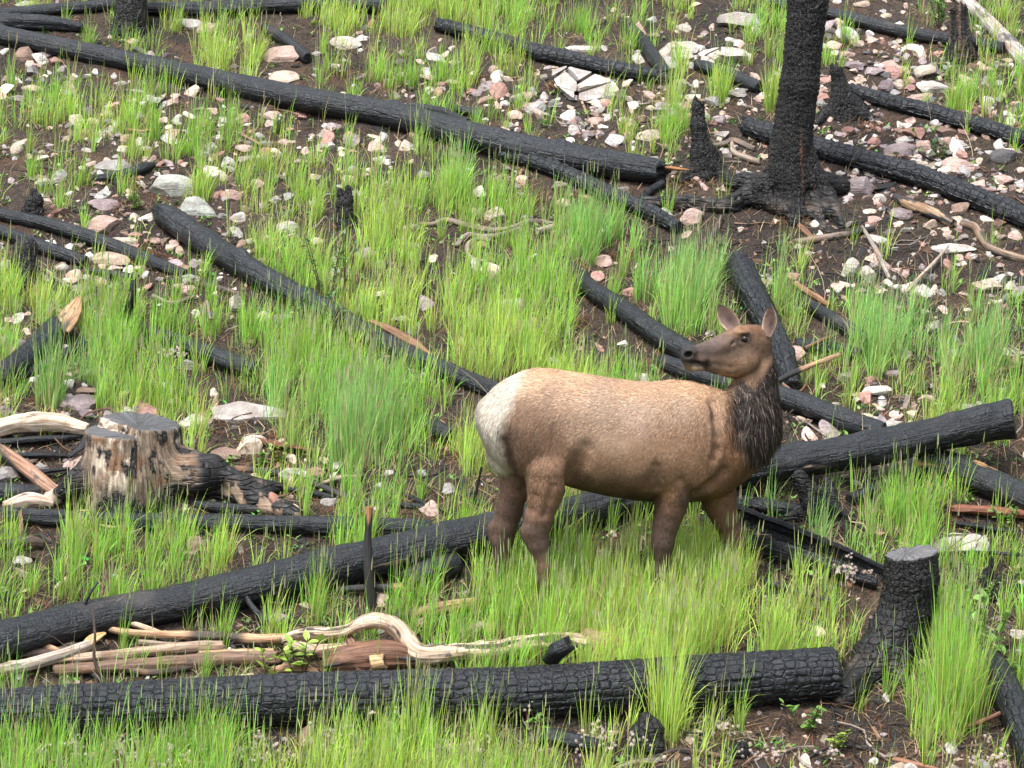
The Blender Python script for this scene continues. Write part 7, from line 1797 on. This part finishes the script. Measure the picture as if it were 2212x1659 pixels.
# ---------------------------------------------------------------- leafy plants and flowers
def leaf_mesh(name, L_, W_, col, fold=.25):
    s = np.linspace(0, 1, 6); w = W_ * .5 * np.sin(math.pi * np.clip(s, .03, .99) ** .8)
    mid = np.stack([s * L_, s * 0, -.12 * L_ * s * s], 1)
    V = np.concatenate([mid + np.stack([s * 0, w, w * fold], 1), mid, mid + np.stack([s * 0, -w, w * fold], 1)])
    i = np.arange(5)
    q = np.concatenate([np.stack([i, i + 6, i + 7, i + 1], 1), np.stack([i + 6, i + 12, i + 13, i + 7], 1)])
    c = np.tile(np.array(col), (18, 1)); c[6:12] *= .85
    return make_mesh(name, V, quads=q, attrs={'Col': ('FLOAT_COLOR', c)}, mat=M_LEAF)

def leafy_plant(px, py, hgt, nst, nlf, L_, label, col, stemcol=(.10, .05, .03), spread=.5, name='leafy_plant', cat='plant', tree=False):
    p = on_ground(np.array(float(px)), np.array(float(py)), 0.0); m = mpp(p); H_ = hgt * m
    root = empty(name, p); tag(root, label, cat)
    meshes = [leaf_mesh('leaf', L_ * k, L_ * k * .5, np.array(col) * q) for k, q in ((1, 1), (.8, 1.2), (1.15, .85))]
    for s in range(nst):
        a = random.uniform(0, 6.28); ln = random.uniform(.15, spread) * H_
        b0 = np.array([math.cos(a) * .02, math.sin(a) * .02, -.02]); top = np.array([math.cos(a) * ln, math.sin(a) * ln * .6, H_ * random.uniform(.7, 1)])
        pts = np.array([b0, b0 * .6 + top * .4 + np.array([0, 0, .05 * H_]), top])
        V, q, at, C, r = tube(pts, np.array([.005, .004, .002]), res=.02, amp=.05, nmin=5, seed=s)
        me = make_mesh('stem', V, quads=q, attrs={'Col': ('FLOAT_COLOR', np.tile(np.array(stemcol), (len(V), 1)))}, mat=M_LEAF)
        st_ = add_obj('stem', me, parent=root)
        for k in range(nlf):
            t = random.uniform(.25, 1.0); c_ = C[int(t * (len(C) - 1))]
            o = add_obj('leaf', random.choice(meshes), parent=st_, loc=c_)
            o.rotation_euler = (random.uniform(-.5, .5), random.uniform(-1.0, .1), random.uniform(0, 6.28)); sc = random.uniform(.7, 1.2); o.scale = (sc, sc, sc)
BG = (.13, .25, .09); YG = (.30, .44, .08); MG = (.17, .33, .07)
leafy_plant(705, 665, 190, 4, 22, .05, 'tall blue-green leafy seedling with dark stems above the rough log', BG, name='seedling', spread=.35)
leafy_plant(745, 640, 160, 3, 18, .045, 'blue-green leafy seedling right of the tallest one', BG, name='seedling', spread=.3)
leafy_plant(680, 725, 110, 5, 16, .06, 'broad blue-green seedling growing over the rough log', BG, name='seedling', spread=.7)
leafy_plant(735, 730, 80, 4, 12, .055, 'low blue-green seedling at the foot of the tall seedlings', BG, name='seedling', spread=.8)
leafy_plant(645, 1462, 95, 4, 8, .09, 'broad-leaved yellow-green plant beside the stick pile', YG, name='broad_leaved_plant', spread=.6)
leafy_plant(585, 1470, 75, 2, 7, .085, 'smaller broad-leaved yellow-green plant left of the other', YG, name='broad_leaved_plant', spread=.4)
leafy_plant(2130, 1420, 140, 5, 12, .085, 'broad-leaved green plant right of the tall foreground tussock', MG, name='broad_leaved_plant', spread=.6)
leafy_plant(2196, 1460, 70, 4, 8, .06, 'small green plant at the right edge beside the pale stones', MG, spread=.7)
leafy_plant(1745, 1580, 75, 4, 12, .06, 'small weed below the sawn end of the foreground log', MG, spread=.8)
leafy_plant(1790, 1625, 60, 4, 10, .05, 'low green weed left of the arched black twig', YG, spread=.9)
leafy_plant(2030, 345, 50, 4, 12, .05, 'small dark green plant on the stones between the right-hand logs', BG, spread=.8)
leafy_plant(1995, 310, 40, 3, 8, .05, 'small bright green plant on the reddish stones', MG, spread=.8)
leafy_plant(305, 452, 40, 4, 10, .05, 'small bright green plant left of the lower layered slab', MG, spread=.9)
leafy_plant(600, 288, 45, 4, 10, .05, 'bluish green plant under the long upper-left log', BG, spread=.9)
leafy_plant(610, 1000, 50, 4, 9, .05, 'small bright green plant on red rotten wood', YG, spread=.8)
leafy_plant(560, 1005, 35, 4, 8, .045, 'small green plant right of the brown-mauve stone', MG, spread=.9)
leafy_plant(2130, 1300, 70, 5, 14, .035, 'small bushy weed right of the sawn black stump', MG, spread=.9)
leafy_plant(2080, 1260, 60, 5, 14, .035, 'small bushy weed under the cracked pale plates', MG, spread=.9)
leafy_plant(2170, 1140, 60, 4, 12, .05, 'green plant below the thick right log', MG, spread=.8)
leafy_plant(30, 940, 40, 4, 8, .05, 'small green plant on the pale arched log at left', MG, spread=.8)
leafy_plant(2030, 60, 70, 5, 14, .06, 'green bushy plant by the broken stump at top right', MG, spread=.7)
leafy_plant(1175, 1590, 60, 4, 9, .06, 'leafy weed by the flat charred piece at the bottom', MG, spread=.6)
leafy_plant(720, 1620, 60, 4, 9, .06, 'leafy weed left of the stemmy foreground tussock', MG, spread=.6)

def flowers(px, py, w, hgt, nst, label):
    p = on_ground(np.array(float(px)), np.array(float(py)), 0.0); m = mpp(p)
    root = empty('flowering_plant', p); tag(root, label, 'flower')
    hs_, hf = Heap(), Heap()
    x = rng.normal(size=nst) * w * m * .15; y = rng.normal(size=nst) * w * m * .12
    P = np.stack([x, y, y * SLOPE - .01], 1)
    lean = np.stack([rng.normal(size=nst) * w * m * .22, rng.normal(size=nst) * .03, np.zeros(nst)], 1)
    c = np.array([.13, .06, .04]) * rng.uniform(.7, 1.4, (nst, 1))
    V, q, t, cc, tip, _ = blades(P, hgt * m * rng.uniform(.55, 1, nst), lean, np.full(nst, .0035), c, c, K=3)
    hs_.add(V, q, t, cc)
    for T_ in tip:
        for _ in range(random.randint(2, 4)):
            o = T_ + rng.normal(size=3) * .016
            n = 7; a = np.linspace(0, 2 * math.pi, n, endpoint=False) + random.random()
            rr = random.uniform(.011, .017)
            nrm = np.array([random.uniform(-.5, .5), -.8, random.uniform(.2, 1)]); nrm /= np.linalg.norm(nrm)
            u = np.cross(nrm, [1, 0, 0]); u /= np.linalg.norm(u); v = np.cross(nrm, u)
            V = []; Tr = []
            for k in range(n):
                d1 = math.cos(a[k]) * u + math.sin(a[k]) * v; d2 = -math.sin(a[k]) * u + math.cos(a[k]) * v
                V += [o + d2 * rr * .14, o - d2 * rr * .14, o + d1 * rr - nrm * rr * .2]; Tr.append((3 * k, 3 * k + 1, 3 * k + 2))
            V += [o + nrm * .003 + u * rr * .3, o + nrm * .003 - u * rr * .2 + v * rr * .25, o + nrm * .003 - u * rr * .2 - v * rr * .25]; Tr.append((3 * n, 3 * n + 1, 3 * n + 2))
            C_ = np.tile(np.array([.62, .53, .48]) * random.uniform(.7, 1.1), (3 * n + 3, 1)); C_[-3:] = (.22, .11, .07)
            hf.add(np.array(V), None, np.array(Tr), C_)
    hs_.build('stem', M_DRY, parent=root); tag(hf.build('flower_heads', M_DRY, parent=root), kind='stuff')
FLW = [(570, 1660, 130, 70, 16, 'dried white flower cluster at the bottom left before the log end shade'), (250, 1672, 160, 60, 16, 'dried white flowers at the bottom left corner area'), (400, 1680, 150, 60, 16, 'dried white flowers right of the bottom left corner area'),
       (720, 1650, 140, 80, 16, 'dried white flowers left of the stemmy tussock at the bottom'), (830, 1600, 80, 70, 9, 'dried white flowers above the stemmy tussock foot'), (960, 1665, 160, 70, 18, 'dried white flowers right of the stemmy tussock at the bottom'),
       (1140, 1570, 80, 70, 12, 'tall dried pinkish flower cluster standing before the foreground log'), (1290, 1630, 120, 60, 14, 'dried white flowers over the flat charred piece'), (1390, 1640, 80, 60, 9, 'dried white flowers left of the black stump remnant'),
       (1560, 1610, 60, 60, 8, 'dried white flower cluster below the foreground log right part'), (1660, 1645, 120, 30, 12, 'low dried white flowers on orange soil at the bottom right'), (2130, 1665, 160, 40, 16, 'dried white flowers at the bottom right corner'),
       (1830, 1290, 120, 70, 14, 'dried pinkish flowers in front of the hollow trough log'), (370, 800, 80, 60, 10, 'dried pale flowers in the left meadow below the curved limb'), (110, 1660, 140, 60, 12, 'dried white flowers at the far bottom left edge'),
       (1785, 1650, 60, 40, 6, 'sparse dried flowers beside the low weed at the bottom')]
for a in FLW: flowers(*a)
